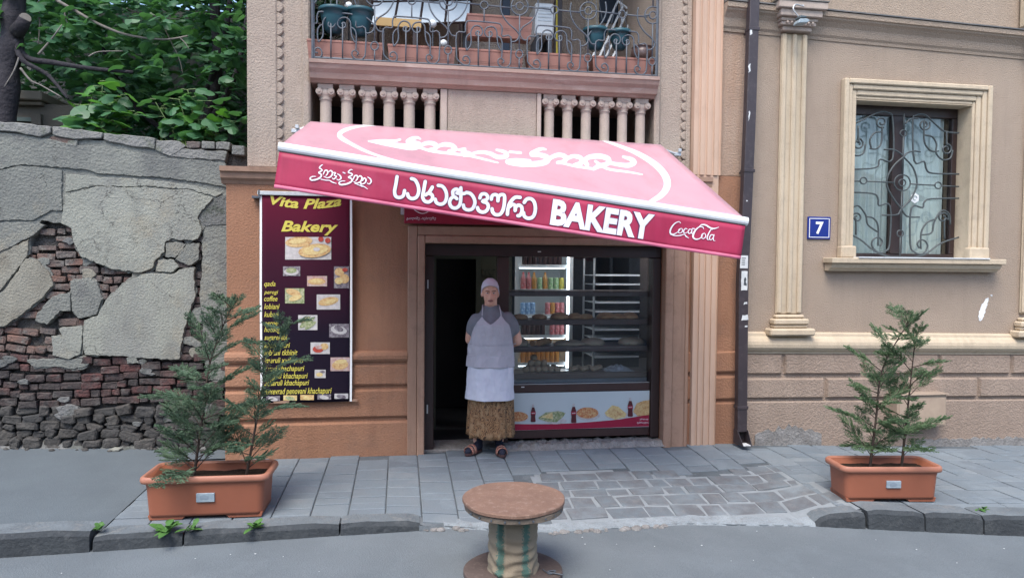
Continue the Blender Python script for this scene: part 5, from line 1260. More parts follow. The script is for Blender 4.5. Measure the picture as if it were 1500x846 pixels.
fl_(ell(115, 445, 100, 46, 22), 'pizza', .0044); fl_(ell(770, 410, 102, 52, 22), 'pizza', .0044)
fl_([(310, 455), (380, 405), (500, 392), (565, 410), (540, 450), (480, 498), (400, 495), (320, 470)], 'ph_green', .0044); fl_([(330, 450), (440, 405), (450, 470)], 'ph_cheese', .0050); fl_([(445, 465), (520, 395), (560, 412)], 'ph_green', .0054)
fl_([(930, 410), (1000, 338), (1060, 352), (1135, 420), (1120, 450), (1030, 472), (950, 440)], 'ph_cheese', .0044); fl_([(960, 412), (1010, 360), (1110, 425), (1030, 455)], 'ph_bread', .0048)
fl_([(1195, 400), (1230, 320), (1290, 298), (1350, 290), (1350, 428), (1240, 440)], 'ph_bread', .0044)
M['cola'] = mat('bottle_cola', (.075, .012, .018), (.11, .02, .025), 20, .3)
for bxp, t_, bt in ((262, 330, 495), (641, 322, 502), (1170, 268, 445)):
    h_ = bt-t_; w_ = h_*.155
    fl_([(bxp-w_*.35, t_), (bxp+w_*.35, t_), (bxp+w_*.4, t_+h_*.2), (bxp-w_*.4, t_+h_*.2)], 'ph_white', .0052)
    fl_([(bxp-w_*.42, t_+h_*.17), (bxp+w_*.42, t_+h_*.17), (bxp+w_*.85, t_+h_*.40), (bxp+w_*.9, t_+h_*.55), (bxp+w_*.75, t_+h_*.68), (bxp+w_*.9, t_+h_*.95), (bxp+w_*.7, bt), (bxp-w_*.7, bt), (bxp-w_*.9, t_+h_*.95), (bxp-w_*.75, t_+h_*.68), (bxp-w_*.9, t_+h_*.55), (bxp-w_*.85, t_+h_*.40)], 'cola', .0058)
    fl_([(bxp-w_*.88, t_+h_*.42), (bxp+w_*.88, t_+h_*.42), (bxp+w_*.85, t_+h_*.58), (bxp-w_*.85, t_+h_*.58)], 'wave', .0064)
    fl_([(bxp-w_*.6, t_+h_*.49), (bxp+w_*.6, t_+h_*.47), (bxp+w_*.6, t_+h_*.52), (bxp-w_*.6, t_+h_*.53)], 'ph_white', .0068)
b = MB()
for s_, xa, xb, ya, yb_ in (('ერთად', 1258, 1338, 478, 461), ('გემრიელია', 1232, 1345, 512, 492)):
    vf = fit2d(text2d(s_, 1, 0, .01), xa, xb, ya, yb_); b.add([P(*Kp(*p), PY-.006) for p in vf[0]], vf[1])
b.build('lettering', 'print', fpz)

# ---------------------------------------------------------------- inside the shop window
ds = thing('display_shelves', 'dark wooden display shelves behind the shop window', 'shelves', (1.75, .4, 0))
SY0, SY1 = .24, .58
shelf_z = [P(850, y, SY0).z for y in (426, 468, 507, 546)]
for z in shelf_z:
    b = MB(); b.box(1.03, 2.46, SY0, SY1, z-.052, z); b.build('shelf', 'shelf_wood', ds, bevel=.004)
for x in (1.012, 2.46):
    b = MB(); b.box(x, x+.018, SY0+.02, SY1, 0, 1.85); b.build('upright', 'shelf_wood', ds)
b = MB(); b.box(1.03, 2.46, SY0+.03, SY1, .10, shelf_z[3]-.053); b.build('counter_front', mat('counter_grey', (.16, .19, .22), None, 1, .5), ds)
M['bread'] = mat('bread_crust', (.32, .17, .07), (.42, .27, .13), 12, .7, .3, 40, .006, col3=(.2, .09, .04), scale3=16, amt3=.5)
M['bun'] = mat('pale_bun', (.34, .255, .16), (.28, .2, .12), 10, .75, .2, 30, .006)
M['flatbread'] = mat('flatbread', (.26, .21, .14), (.33, .27, .18), 9, .8, .4, 30, .008, col3=(.14, .09, .05), scale3=14, amt3=.6)
def onshelf(px, k, name, label, cat, grp, m, rx, ry, rz, Y=None, rot=0.0, kind='loaf'):
    z = shelf_z[k]; Y = Y or .36; x = P(px, 460, Y).x
    b = MB(); ca, sa_ = math.cos(rot), math.sin(rot)
    if kind == 'loaf':
        b.ball((0, 0, 0), 1, 1, 1, 18, 10); b.xf(lambda p: tuple(Vector(p)*(1+.13*noise.noise(Vector(p)*2.2+Vector((px, 0, 0)))))); b.xf(lambda p: (p[0]*rx, p[1]*ry, max(p[2], -.35)*rz+.35*rz))
    else:
        pts = catmull([(-rx, 0, .012), (-rx*.5, .01, rz), (0, 0, rz*.7), (rx*.5, -.01, rz*1.1), (rx, 0, .01)], 4)
        b.grid(16, 4, lambda u, v: (pts[min(int(u*16), 16)].x, (v-.5)*2*ry, pts[min(int(u*16), 16)].z+.01*math.sin(v*9+u*7)))
    b.xf(lambda p: (x+p[0]*ca-p[1]*sa_, Y+p[0]*sa_+p[1]*ca, z+.001+p[2]))
    o = b.build(name, m, None, smooth=True, solid=.006 if kind != 'loaf' else 0)
    return tag(o, label, cat, grp)
ORD = ['first', 'second', 'third', 'fourth', 'fifth', 'sixth', 'seventh', 'eighth', 'ninth', 'tenth']
rs = random.Random(4)
for k_, px in enumerate((762, 790, 820, 842, 858, 888, 905, 922)): onshelf(px, 1, 'flat_loaf', f'{ORD[k_]} browned flat loaf from the left on the second shelf', 'bread', 'flat loaves on the second shelf', 'bread', rs.uniform(.07, .1), .10, rs.uniform(.035, .05), rot=rs.uniform(-.4, .4))
for k_, (px, rx) in enumerate(((760, .1), (836, .17), (868, .13), (925, .14))): onshelf(px, 2, 'flatbread', f'{ORD[k_]} folded flatbread from the left on the third shelf', 'bread', 'flatbreads on the third shelf', 'flatbread', rx, .12, rs.uniform(.035, .065))
for px, Y in ((786, .30), (795, .30), (790, .34)):
    x = P(px, 500, Y).x; b = MB(); b.tube([(x-.05, Y-.03, shelf_z[2]+.032), (x+.09, Y+.12, shelf_z[2]+.036)], .03, 10); tag(b.build('rolled_wafer', 'bread', smooth=False), f"{'left' if px == 786 else 'right' if px == 795 else 'upper'} brown rolled pastry of the small pile on the third shelf", 'pastry', 'rolled pastries on the third shelf')
k = 0
for row, (n0, zz, Y) in enumerate(((6, 0, .33), (5, 0, .42), (3, .055, .37), (1, .11, .38))):
    for i in range(n0):
        x = P(770+i*9.2+row*4, 540, Y).x; z = shelf_z[3]+zz+.002
        b = MB(); b.ball((x, Y, z+.03), .036, .04, .032, 12, 8); tag(b.build('pale_roll', 'bun', smooth=True), 'pale round roll heaped on the bottom shelf', 'bread roll', 'pale rolls heaped on the bottom shelf')
for i in range(9):
    x = P(838+i*5.2, 540, .34+.03*(i % 3)).x
    b = MB(); b.ball((x, .34+.05*(i % 3), shelf_z[3]+.027), .035, .045, .026, 12, 8); tag(b.build('pastry_knot', 'bun', smooth=True), f'{ORD[i]} small pale pastry from the left in the row beside the heaped rolls', 'pastry', 'small pastries right of the rolls')
bagm = mat('clear_bag', (.35, .38, .4), (.22, .25, .28), 30, .15, .8, 25, .02, .8)
b = MB(); x = P(905, 540, .36).x; b.grid(16, 8, lambda u, v: (x-.15+.3*u, .28+.2*v, shelf_z[3]+.004+.05*math.sin(PI*u)*math.sin(PI*v)*(1+.5*noise.noise(Vector((u*9, v*9, 0)))))); tag(b.build('plastic_bag', bagm, solid=.002), 'crumpled clear plastic bag at the right of the bottom shelf', 'bag')
b = MB(); x = P(812, 540, .33).x; b.lathe([(.10, .0), (.15, .012), (.152, .014)], (x, .36, shelf_z[3]+.001), 20, 1, .7); tag(b.build('steel_tray', 'steel', smooth=False), 'shiny oval tray between the rolls and the small pastries', 'tray')
# fridge
FX0, FX1, FY = P(759, 450, 1.3).x, P(834, 450, 1.3).x, 1.3
fz = [P(795, y, FY+.1).z for y in (389, 424.5, 461, 491, 531)]
fg = thing('drinks_fridge', 'lit glass fronted drinks fridge seen through the shop window', 'fridge', ((FX0+FX1)/2, FY+.25, 0))
M['fridge_in'] = mat('fridge_liner', (.78, .8, .8), None, 1, .5)
M['tube'] = mat('fridge_tube', (.9, .95, 1), emit=(.86, .94, 1.0), estr=1.7)
M['tube_warm'] = mat('fridge_warm_tube', (1, .7, .3), emit=(1.0, .55, .16), estr=1.6)
b = MB(); b.box(FX0-.04, FX0, FY, FY+.55, 0, 2.05); b.box(FX1, FX1+.04, FY, FY+.55, 0, 2.05); b.box(FX0, FX1, FY+.5, FY+.55, 0, 2.05); b.box(FX0, FX1, FY, FY+.5, 2.0, 2.05); b.box(FX0, FX1, FY, FY+.5, 0, .5); b.build('cabinet', 'fridge_in', fg)
for z in fz:
    b = MB(); b.box(FX0+.001, FX1-.001, FY+.06, FY+.48, z-.02, z); b.build('shelf', 'white_metal', fg)
    b = MB(); b.box(FX0+.001, FX1-.001, FY+.05, FY+.058, z-.022, z+.012); b.build('price_rail', 'white_metal', fg)
    b = MB(); b.box(FX0+.02, FX1-.04, FY+.062, FY+.078, z-.034, z-.022); b.build('light_tube', 'tube', fg)  # unseen tubes added below the shelves to brighten the drinks
b = MB(); b.box(FX1-.026, FX1-.004, FY+.012, FY+.03, .55, 1.95); b.build('light_tube', 'tube', fg)
b = MB(); b.box(FX0+.02, FX1-.04, FY+.08, FY+.10, fz[3]-.04, fz[3]-.024); b.build('light_tube', 'tube_warm', fg)
b = MB(); b.box(FX0+.02, FX1-.04, FY+.08, FY+.10, 1.96, 1.98); b.build('light_tube', 'tube', fg)
cans = {'red': mat('can_red', (.4, .012, .02), (.55, .3, .3), 38, .35), 'blue': mat('can_blue', (.02, .16, .42), (.45, .6, .75), 38, .35), 'orange': mat('can_orange', (.6, .2, .015), (.35, .25, .1), 38, .35), 'green': mat('can_green', (.05, .28, .04), (.5, .55, .4), 38, .35), 'yellow': mat('can_yellow', (.6, .45, .03), (.4, .4, .1), 38, .35), 'dark': mat('bottle_dark', (.04, .015, .012), None, 1, .25), 'amber': mat('bottle_amber', (.45, .2, .05), None, 1, .3)}
cname = {'red': 'red', 'blue': 'blue', 'orange': 'orange', 'green': 'green', 'yellow': 'yellow', 'dark': 'dark', 'amber': 'amber'}
shelfw = ['top', 'second', 'third', 'fourth', 'lowest']
protoc = {}; cnt = {}
def drink(px, k, colr, bottle=False):
    x = P(px, 450, FY+.14).x; key = (colr, bottle)
    if key not in protoc:
        b = MB()
        if bottle: b.lathe([(.03, 0), (.031, .10), (.028, .13), (.013, .17), (.013, .2)], n=10)
        else: b.lathe([(.027, 0), (.031, .008), (.031, .125), (.026, .135), (.026, .14)], n=10)
        o = b.build('drink_bottle' if bottle else 'drink_can', cans[colr], None, smooth=False); protoc[key] = o
    else: o = protoc[key].copy(); COL.objects.link(o)
    o.location = (x, FY+.14, fz[k]+.001)
    w = 'bottle' if bottle else 'can'
    n_ = cnt.get((colr, k), 0); cnt[(colr, k)] = n_+1
    tag(o, f'{ORD[n_]} {cname[colr]} drink {w} from the left on the {shelfw[k]} fridge shelf', w, f'{cname[colr]} drinks on the {shelfw[k]} fridge shelf')
for i in range(8): drink(768+i*7.2, 0, 'dark', True)
for i, c in enumerate(('red', 'red', 'orange', 'green', 'orange', 'green', 'green', 'yellow')): drink(766+i*8, 1, c, i in (0, 1, 2, 4))
for i, c in enumerate(('blue', 'blue', 'blue')): drink(766+i*7, 2, c)
for i, c in enumerate(('red', 'orange', 'red', 'red')): drink(802+i*7, 2, c)
for i in range(5): drink(767+i*7, 3, 'dark', True)
for i in range(3): drink(809+i*7, 3, 'red')
for i in range(8): drink(767+i*7, 4, 'amber', True)
# rack of trays at the right
tr = thing('tray_rack', 'rack of steel baking trays at the right inside the window', 'rack', (2.33, .9, 0))
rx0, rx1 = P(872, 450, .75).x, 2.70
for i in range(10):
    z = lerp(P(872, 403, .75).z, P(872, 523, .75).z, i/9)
    b = MB(); b.box(rx0, rx1, .75, 1.2, z-.006, z); b.box(rx0, rx1, .742, .75, z-.007, z+.012); b.build('tray', mat('tray_glint_%d' % i, (.88, .9, .93), None, 1, .35), tr)  # white colour stands in for the shine along the steel tray fronts
for x in (rx0-.02, rx1):
    b = MB(); b.box(x, x+.018, .76, .78, 0, 1.8); b.box(x, x+.018, 1.18, 1.2, 0, 1.8); b.build('upright', 'galv', tr)
M['lit'] = mat('added_lamp_tube', (.9, .95, 1), emit=(.9, .95, 1.0), estr=30.0)
ct = thing('added_tray_lamp', 'unseen strip lamp added under the shop ceiling to brighten the tray rack', 'light', (2.3, .55, 2.4))  # unseen lamp, added to brighten the tray fronts and breads
b = MB(); b.box(1.9, 2.65, .36, .42, 2.40, 2.42); b.build('tube', 'lit', ct)
b = MB(); b.box(1.88, 2.67, .345, .44, 2.421, 2.468); b.build('fitting', 'white_metal', ct)

# ---------------------------------------------------------------- cable drum table
sp = thing('cable_drum_table', 'wooden cable drum wrapped in striped sacking used as a table', 'table', (.665, -2.37, z_road(.66)))
sxp, syp, szp = .665, -2.37, z_road(.66)+.004
M['chip'] = mat('worn_chipboard', (.24, .145, .105), (.19, .115, .085), 5, .8, .6, 70, .006, .3, col3=(.34, .24, .19), scale3=24, amt3=.55, fine=.25, fscale=170)
M['drumwood'] = mat('weathered_wood', (.20, .165, .13), (.14, .115, .095), 6, .85, .5, 40, .01, .2, col3=(.08, .065, .055), scale3=20, amt3=.5, fine=.2)
wobr = lambda q, z: .012*math.sin(q*3+1)+.008*math.sin(q*7)
b = MB(); b.lathe([(.300, .437), (.304, .441), (.304, .456), (.300, .461)], (sxp, syp, szp), 56, wob=wobr); b.build('top', 'chip', sp)
b = MB(); b.lathe([(.288, .40), (.294, .404), (.294, .430), (.288, .435)], (sxp+.004, syp, szp), 48, wob=lambda q, z: .01*math.sin(q*5)); b.build('upper_flange', 'drumwood', sp)
for i in range(9):
    q = -2.7+i*.27; b = MB(); x, y = sxp+.294*math.cos(q), syp+.294*math.sin(q); b.tube([(x-.004*math.cos(q), y-.004*math.sin(q), szp+.417), (x+.006*math.cos(q), y+.006*math.sin(q), szp+.417)], .006, 6); b.build('nail', 'iron', sp)
b = MB(); b.lathe([(.285, 0), (.292, .004), (.292, .030), (.286, .034)], (sxp, syp, szp), 48, wob=lambda q, z: .01*math.sin(q*4+2)); b.build('lower_flange', mat('flange_brown', (.11, .08, .07), (.08, .06, .053), 5, .85, .5, 50, .008, col3=(.2, .15, .13), scale3=20, amt3=.4), sp)
# sacking: wrinkled cylinder with teal stripes woven in
sm = bpy.data.materials.new('sacking'); sm.use_nodes = True
n, l = sm.node_tree.nodes, sm.node_tree.links; pb = n['Principled BSDF']; pb.inputs['Roughness'].default_value = .95
tcn = n.new('ShaderNodeTexCoord'); sep = n.new('ShaderNodeSeparateXYZ'); l.new(tcn.outputs['Object'], sep.inputs[0])
at = n.new('ShaderNodeMath'); at.operation = 'ARCTAN2'; l.new(sep.outputs['X'], at.inputs[0]); neg = n.new('ShaderNodeMath'); neg.operation = 'MULTIPLY'; neg.inputs[1].default_value = -1; l.new(sep.outputs['Y'], neg.inputs[0]); l.new(neg.outputs[0], at.inputs[1])
nz = n.new('ShaderNodeTexNoise'); nz.inputs['Scale'].default_value = 9; l.new(tcn.outputs['Object'], nz.inputs['Vector'])
nz2 = n.new('ShaderNodeTexNoise'); nz2.inputs['Scale'].default_value = 120; l.new(tcn.outputs['Object'], nz2.inputs['Vector'])
def stripe(c, w):
    a_ = n.new('ShaderNodeMath'); a_.operation = 'SUBTRACT'; a_.inputs[1].default_value = c; l.new(at.outputs[0], a_.inputs[0])
    j_ = n.new('ShaderNodeMath'); j_.operation = 'MULTIPLY_ADD'; j_.inputs[1].default_value = .5; l.new(nz2.outputs['Fac'], j_.inputs[0]); l.new(a_.outputs[0], j_.inputs[2])
    b_ = n.new('ShaderNodeMath'); b_.operation = 'ABSOLUTE'
    s2 = n.new('ShaderNodeMath'); s2.operation = 'SUBTRACT'; s2.inputs[1].default_value = .25; l.new(j_.outputs[0], s2.inputs[0]); l.new(s2.outputs[0], b_.inputs[0])
    r_ = n.new('ShaderNodeMapRange'); r_.inputs['From Min'].default_value = w; r_.inputs['From Max'].default_value = w*.7; l.new(b_.outputs[0], r_.inputs['Value']); return r_.outputs['Result']
base_ = n.new('ShaderNodeMix'); base_.data_type = 'RGBA'; base_.inputs[6].default_value = (.27, .225, .16, 1); base_.inputs[7].default_value = (.185, .15, .108, 1); l.new(nz.outputs['Fac'], base_.inputs[0])
cur = base_.outputs[2]
for c, w in ((.38, .17), (-.72, .17), (2.2, .2)):
    mx = n.new('ShaderNodeMix'); mx.data_type = 'RGBA'; l.new(stripe(c, w), mx.inputs[0]); l.new(cur, mx.inputs[6]); mx.inputs[7].default_value = (.07, .135, .11, 1); cur = mx.outputs[2]
l.new(cur, pb.inputs['Base Color'])
bpn = n.new('ShaderNodeBump'); bpn.inputs['Strength'].default_value = .5; bpn.inputs['Distance'].default_value = .004; l.new(nz2.outputs['Fac'], bpn.inputs['Height']); l.new(bpn.outputs['Normal'], pb.inputs['Normal'])
b = MB(); nz_, nq = 46, 72; vs = []
for i in range(nz_+1):
    z = lerp(.034, .402, i/nz_)
    for k in range(nq):
        q = 2*PI*k/nq
        wr = .006*math.sin(z*95+2.2*math.sin(q*1.5+1)+noise.noise(Vector((math.cos(q)*1.5, math.sin(q)*1.5, z*6)))*3)*(1 if z < .24 else .45)+.010*noise.noise(Vector((math.cos(q)*2, math.sin(q)*2, z*9)))
        dq = abs(((q-(PI*1.5-.58)+PI) % (2*PI))-PI)
        seam = -.022*math.exp(-(dq/.05)**2)+.010*math.exp(-((dq-.11)/.05)**2)
        r_ = .142+.006*math.cos(PI*(z-.2)/.2)**2*0+wr+seam+(.008 if z < .06 else 0)
        vs.append((r_*math.cos(q), r_*math.sin(q), z))
b.add(vs, [(i*nq+k, i*nq+(k+1) % nq, (i+1)*nq+(k+1) % nq, (i+1)*nq+k) for i in range(nz_) for k in range(nq)])
o = b.build('sacking', sm, sp, smooth=True, local=True); o.location = Vector((sxp, syp, szp))-WL[sp.name]
b = MB(); b.tube(catmull([(sxp+.17, syp-.05, szp+.038), (sxp+.2, syp-.12, szp+.04), (sxp+.24, syp-.08, szp+.04), (sxp+.19, syp-.1, szp+.045), (sxp+.27, syp-.14, szp+.04)], 6), .004, 6); b.build('wire', 'iron', sp)

# ---------------------------------------------------------------- planters
M['pot'] = mat('terracotta_plastic', (.30, .105, .06), (.26, .09, .052), 2, .5, .12, 60, .002, .4, col3=(.24, .09, .055), scale3=6, amt3=.35)
M['pot_rim'] = mat('terracotta_rim', (.38, .165, .11), (.33, .14, .09), 3, .5, .1, 60, .002, .4)
M['tagblue'] = mat('grey_blue_tag', (.30, .36, .40), (.22, .28, .33), 25, .5)
def rrect(w, d, r, n=5):
    pts = []
    for sx_, sy_, a0 in ((1, 1, 0), (-1, 1, PI/2), (-1, -1, PI), (1, -1, 1.5*PI)):
        for i in range(n+1):
            a = a0+PI/2*i/n; pts.append((sx_*(w/2-r)+r*math.cos(a), sy_*(d/2-r)+r*math.sin(a)))
    return pts
def loft(b, rings, cap0=True, cap1=True):
    n = len(rings[0]); k = len(rings); vs = [p for r in rings for p in r]
    fs = [(i*n+j, i*n+(j+1) % n, (i+1)*n+(j+1) % n, (i+1)*n+j) for i in range(k-1) for j in range(n)]
    if cap0: fs.append(tuple(range(n-1, -1, -1)))
    if cap1: fs.append(tuple((k-1)*n+j for j in range(n)))
    b.add(vs, fs)
def planter(loc, rz, w, d, h, label):
    t = thing('planter_box', label, 'planter', loc, rz, group='terracotta planter boxes on the pavement')
    rg = lambda ww, dd, r, z: [(*p, z) for p in rrect(ww, dd, r)]
    b = MB(); loft(b, [rg(w*.88, d*.80, .04, .022), rg(w*.885, d*.81, .045, .04), rg(w*.91, d*.87, .05, h*.7), rg(w*.925, d*.90, .05, h-.045), rg(w*.93, d*.905, .05, h-.035), rg(w*.90, d*.86, .045, h-.012), rg(w*.88, d*.82, .045, h*.6)], True, False); b.build('tub', 'pot', t, smooth=True, local=True)
    b = MB(); loft(b, [rg(w*.935, d*.91, .05, h-.05), rg(w*.985, d*.985, .055, h-.044), rg(w, d, .06, h-.028), rg(w*.99, d*.99, .06, h-.008), rg(w*.96, d*.95, .055, h), rg(w*.925, d*.89, .05, h-.004), rg(w*.905, d*.86, .045, h-.03)], False, False); b.build('rim', 'pot_rim', t, smooth=True, local=True)
    b = MB(); b.grid(14, 8, lambda u, v: ((u-.5)*w*.86, (v-.5)*d*.78, h*.80+.012*noise.noise(Vector((u*8, v*6, h))))); b.build('soil', 'soil', t, local=True)
    for sx_ in (-1, 1):
        b = MB(); b.prism([(sx_*w*.18, 0.0), (sx_*w*.43, 0.0), (sx_*w*.44, .03), (sx_*w*.14, .03)], -d*.38, d*.38, 'y'); b.build('foot', 'pot', t, local=True)
    ty = -d*.455
    b = MB(); b.prism([(-w*.075+.01, h*.40), (w*.065+.01, h*.40), (w*.065+.01, h*.60), (-w*.075+.01, h*.60)], ty*.955-.008, ty*.955+.03, 'y'); lb = b.build('maker_tag', 'tagblue', t, local=True, bevel=.002)
    b = MB(); b.prism([(-w*.03, h*.46), (w*.03, h*.47), (w*.035, h*.53), (0, h*.57), (-w*.035, h*.54)], ty*.955-.0095, ty*.955-.008, 'y'); b.build('tag_mark', mat('tag_mark', (.2, .25, .3)), lb, local=True)
    return t
plA = planter((-1.30, -1.30, z_pave(-1.3, -1.3)+.004), R(-1.5), .845, .40, .30, 'larger terracotta planter box by the crumbling wall on the left')
plB = planter((3.69, -1.56, z_pave(3.69, -1.56)+.004), R(-7), .79, .33, .275, 'smaller terracotta planter box before the beige house on the right')

# ---------------------------------------------------------------- cypress saplings
M['cypress'] = mat('cypress_green', (.09, .155, .08), (.14, .215, .105), 9, .65, spec=.3)
M['cypress2'] = mat('cypress_blue_green', (.08, .14, .09), (.125, .195, .115), 9, .65, spec=.3)
for k_ in ('cypress', 'cypress2'): leafy(M[k_], .3, (1.2, 1.25, .8))
M['twig'] = mat('brown_twig', (.06, .042, .032), (.045, .03, .024), 12, .85)
def sapling(base, top, h, label, seed, nbr, lmax, m, bend=0.0, start=.12):
    rs = random.Random(seed); base = Vector(base); top = Vector(top)
    t = thing('cypress_sapling', label, 'sapling', base, group='cypress saplings in the planters')
    tv = top-base
    stem = catmull([(0, 0, 0), tv*.33+Vector((bend*.5, 0, 0)), tv*.68+Vector((bend, .0, 0)), tv], 8)
    b = MB(); b.tube(stem, [lerp(.011, .0025, i/(len(stem)-1)) for i in range(len(stem))], 6); b.build('trunk', 'twig', t, smooth=True, local=True)
    fb, tw = MB(), MB()
    def needle(p, d, L, w):
        d = d.normalized(); s = d.orthogonal().normalized(); s = Matrix.Rotation(rs.uniform(0, PI), 3, d) @ s; q = d.cross(s)
        k = len(fb.v); e = p+d*L; mid = p+d*L*.45
        fb.v += [tuple(p), tuple(mid+s*w), tuple(mid-s*w*.5+q*w*.87), tuple(mid-s*w*.5-q*w*.87), tuple(e)]
        fb.f += [(k, k+1, k+2), (k, k+2, k+3), (k, k+3, k+1), (k+4, k+2, k+1), (k+4, k+3, k+2), (k+4, k+1, k+3)]
    def frond(p, d, L, nrm):
        n_ = max(4, int(L/.016)); side = nrm.cross(d).normalized()
        for i in range(n_):
            f = (i+.5)/n_; q = p+d*L*f+Vector((0, 0, -.08*L*f*f))
            ll = L*.42*(1-f*.75)*rs.uniform(.7, 1.2)+.008
            for sg in (-1, 1):
                needle(q, d*.75+side*sg*rs.uniform(.5, .9)+nrm*rs.uniform(-.25, .25), ll, .0036)
        needle(p+d*L*.5, d, L*.6, .0032)
    for i in range(nbr):
        f = start+(1-start)*((i+rs.random())/nbr)**1.25; idx = f*(len(stem)-1); k = min(int(idx), len(stem)-2); p = stem[k].lerp(stem[k+1], idx-k)
        az = i*2.39996+rs.uniform(-.4, .4); el = R(rs.uniform(2, 50)+16*f)
        L = lmax*(.95-.52*f)*rs.choice((.4, .6, .85, 1.0, 1.2))*rs.uniform(.8, 1.15)
        d = Vector((math.cos(az)*math.cos(el), math.sin(az)*math.cos(el), math.sin(el)))
        pts = [p+d*L*u+Vector((0, 0, L*(.10*u-.16*u*u))) for u in (0, .25, .5, .75, 1)]
        tw.tube(pts, [.0042, .0034, .0026, .0018, .001], 4)
        m_ = max(5, int(L/.028)); side = Vector((-math.sin(az), math.cos(az), 0)); nrm = d.cross(side).normalized()
        for j in range(m_):
            u = .22+.78*(j+.5)/m_; q = p+d*L*u+Vector((0, 0, L*(.10*u-.16*u*u)))
            for sg in (-1, 1):
                if rs.random() < .12: continue
                dd = (d*.85+side*sg*rs.uniform(.45, .95)+Vector((0, 0, rs.uniform(-.15, .3)))).normalized()
                frond(q, dd, (.05+.30*L*(1-u)+.02)*rs.uniform(.7, 1.2), (nrm+Vector((rs.gauss(0, .3), rs.gauss(0, .3), rs.gauss(0, .3)))).normalized())
        frond(p+d*L*.9+Vector((0, 0, -.05*L)), d, .09, nrm)
    for j in range(6): frond(stem[-1]-tv.normalized()*.02*j, (tv.normalized()+Vector((rs.gauss(0, .3), rs.gauss(0, .3), .1))).normalized(), .08, Vector((0, 1, 0)))
    b = tw.build('branches', 'twig', t, local=True); o = fb.build('foliage', m, t, local=True); o['kind'] = 'stuff'
def at_planter(pl_, dx, dy, h): return pl_.location+Matrix.Rotation(pl_.rotation_euler.z, 3, 'Z') @ Vector((dx, dy, h))
a = at_planter(plA, -.13, .03, .235); tp = P(340, 446, -1.24); sapling(a, tp, 1.2, 'tallest bushy cypress sapling at the left in the larger planter', 11, 42, .45, 'cypress2', -.06, .05)
a = at_planter(plA, .23, .0, .235); tp = P(418, 478, -1.33); sapling(a, tp, 1.0, 'slimmer cypress sapling at the right in the larger planter', 12, 30, .36, 'cypress2', -.05, .07)
a = at_planter(plB, -.10, .0, .21); tp = P(1332, 470, -1.5); sapling(a, tp, 1.1, 'taller arching cypress sapling at the left in the smaller planter', 13, 34, .40, 'cypress', -.12, .10)
a = at_planter(plB, .15, .0, .21); tp = P(1341, 492, -1.55); sapling(a, tp, 1.0, 'thin upright cypress sapling at the right in the smaller planter', 14, 24, .40, 'cypress', .0, .12)

# ---------------------------------------------------------------- weeds at the kerb
M['weed'] = mat('weed_green', (.07, .17, .035), (.045, .12, .025), 12, .6)
def weed(px, py, z, label, seed, s=.09, n_=14):
    rs = random.Random(seed); p0 = G(px, py, z); t = thing('weed', label, 'weed', (p0.x, p0.y, z), group='green weeds sprouting along the kerb')
    for i in range(n_):
        az = rs.uniform(0, 2*PI); el = rs.uniform(.35, 1.2); L = s*1.35*rs.uniform(.6, 1.2); d = Vector((math.cos(az)*math.cos(el), math.sin(az)*math.cos(el), math.sin(el))); sd = Vector((-math.sin(az), math.cos(az), 0)); o = Vector((rs.uniform(-.03, .03), rs.uniform(-.015, .015), 0))
        pts = []; b = MB()
        for u, w in ((0, .1), (.3, .7), (.6, 1), (.85, .6), (1, .02)):
            c = o+d*L*u+Vector((0, 0, -L*.45*u*u)); pts += [c-sd*w*L*.17, c+sd*w*L*.17]
        b.add(pts, [(2*k, 2*k+1, 2*k+3, 2*k+2) for k in range(4)]); b.build('leaf', 'weed', t, local=True, solid=.0015)
weed(244, 778, -.008, 'bright weed clump below the left part of the larger planter', 1, .10, 16); weed(278, 776, -.010, 'upright weed just right of the clump below the larger planter', 2, .085, 8)
weed(370, 773, -.018, 'small weed below the right end of the larger planter', 3, .07, 12); weed(142, 775, .012, 'tiny weed beside the step between the two kerb heights', 4, .06, 8); weed(1437, 746, -.055, 'tiny weed on the kerb right of the smaller planter', 5, .05, 9)

# ---------------------------------------------------------------- garden behind the wall
M['fig'] = mat('fig_leaf', (.075, .19, .085), (.052, .14, .07), 5, .45, .2, 30, .004, .5)
M['fig_new'] = mat('fig_young_leaf', (.10, .26, .04), (.07, .20, .045), 5, .45, .2, 30, .004, .5)
M['fig_back'] = mat('fig_crown_leaf', (.065, .175, .08), (.045, .125, .065), 2.5, .5, .2, 30, .004, .5, col3=(.09, .22, .06), scale3=2.2, amt3=.6)
M['bark'] = mat('dark_bark', (.035, .032, .038), (.022, .02, .025), 10, .95, .8, 30, .02)
M['bark_pale'] = mat('pale_dry_twig', (.22, .20, .18), (.14, .125, .115), 16, .9, .3, 60, .004)
for k_ in ('fig', 'fig_new', 'fig_back'): leafy(M[k_])
HALF = [(0, 0), (.0, .10), (.06, .30), (.20, .46), (.36, .47), (.44, .36), (.50, .27), (.62, .30), (.78, .27), (.93, .14), (1, 0)]
def fig_leaf(p, d, nrm, s, droop=.25):
    d = d.normalized(); side = nrm.cross(d).normalized(); nrm = d.cross(side).normalized(); vs = []; fs = []
    for sg in (1, -1):
        k = len(vs)
        for a_, w in HALF: vs.append(p+d*(s*a_)+side*(sg*w*s)+nrm*(s*(-droop*w-.22*a_*a_)))
        vs.append(p+d*(s*.5)+nrm*(s*(-.055)))
        m_ = len(HALF)
        for i in range(m_-1): fs.append((k+m_, k+i, k+i+1) if sg > 0 else (k+m_, k+i+1, k+i))
    return vs, fs
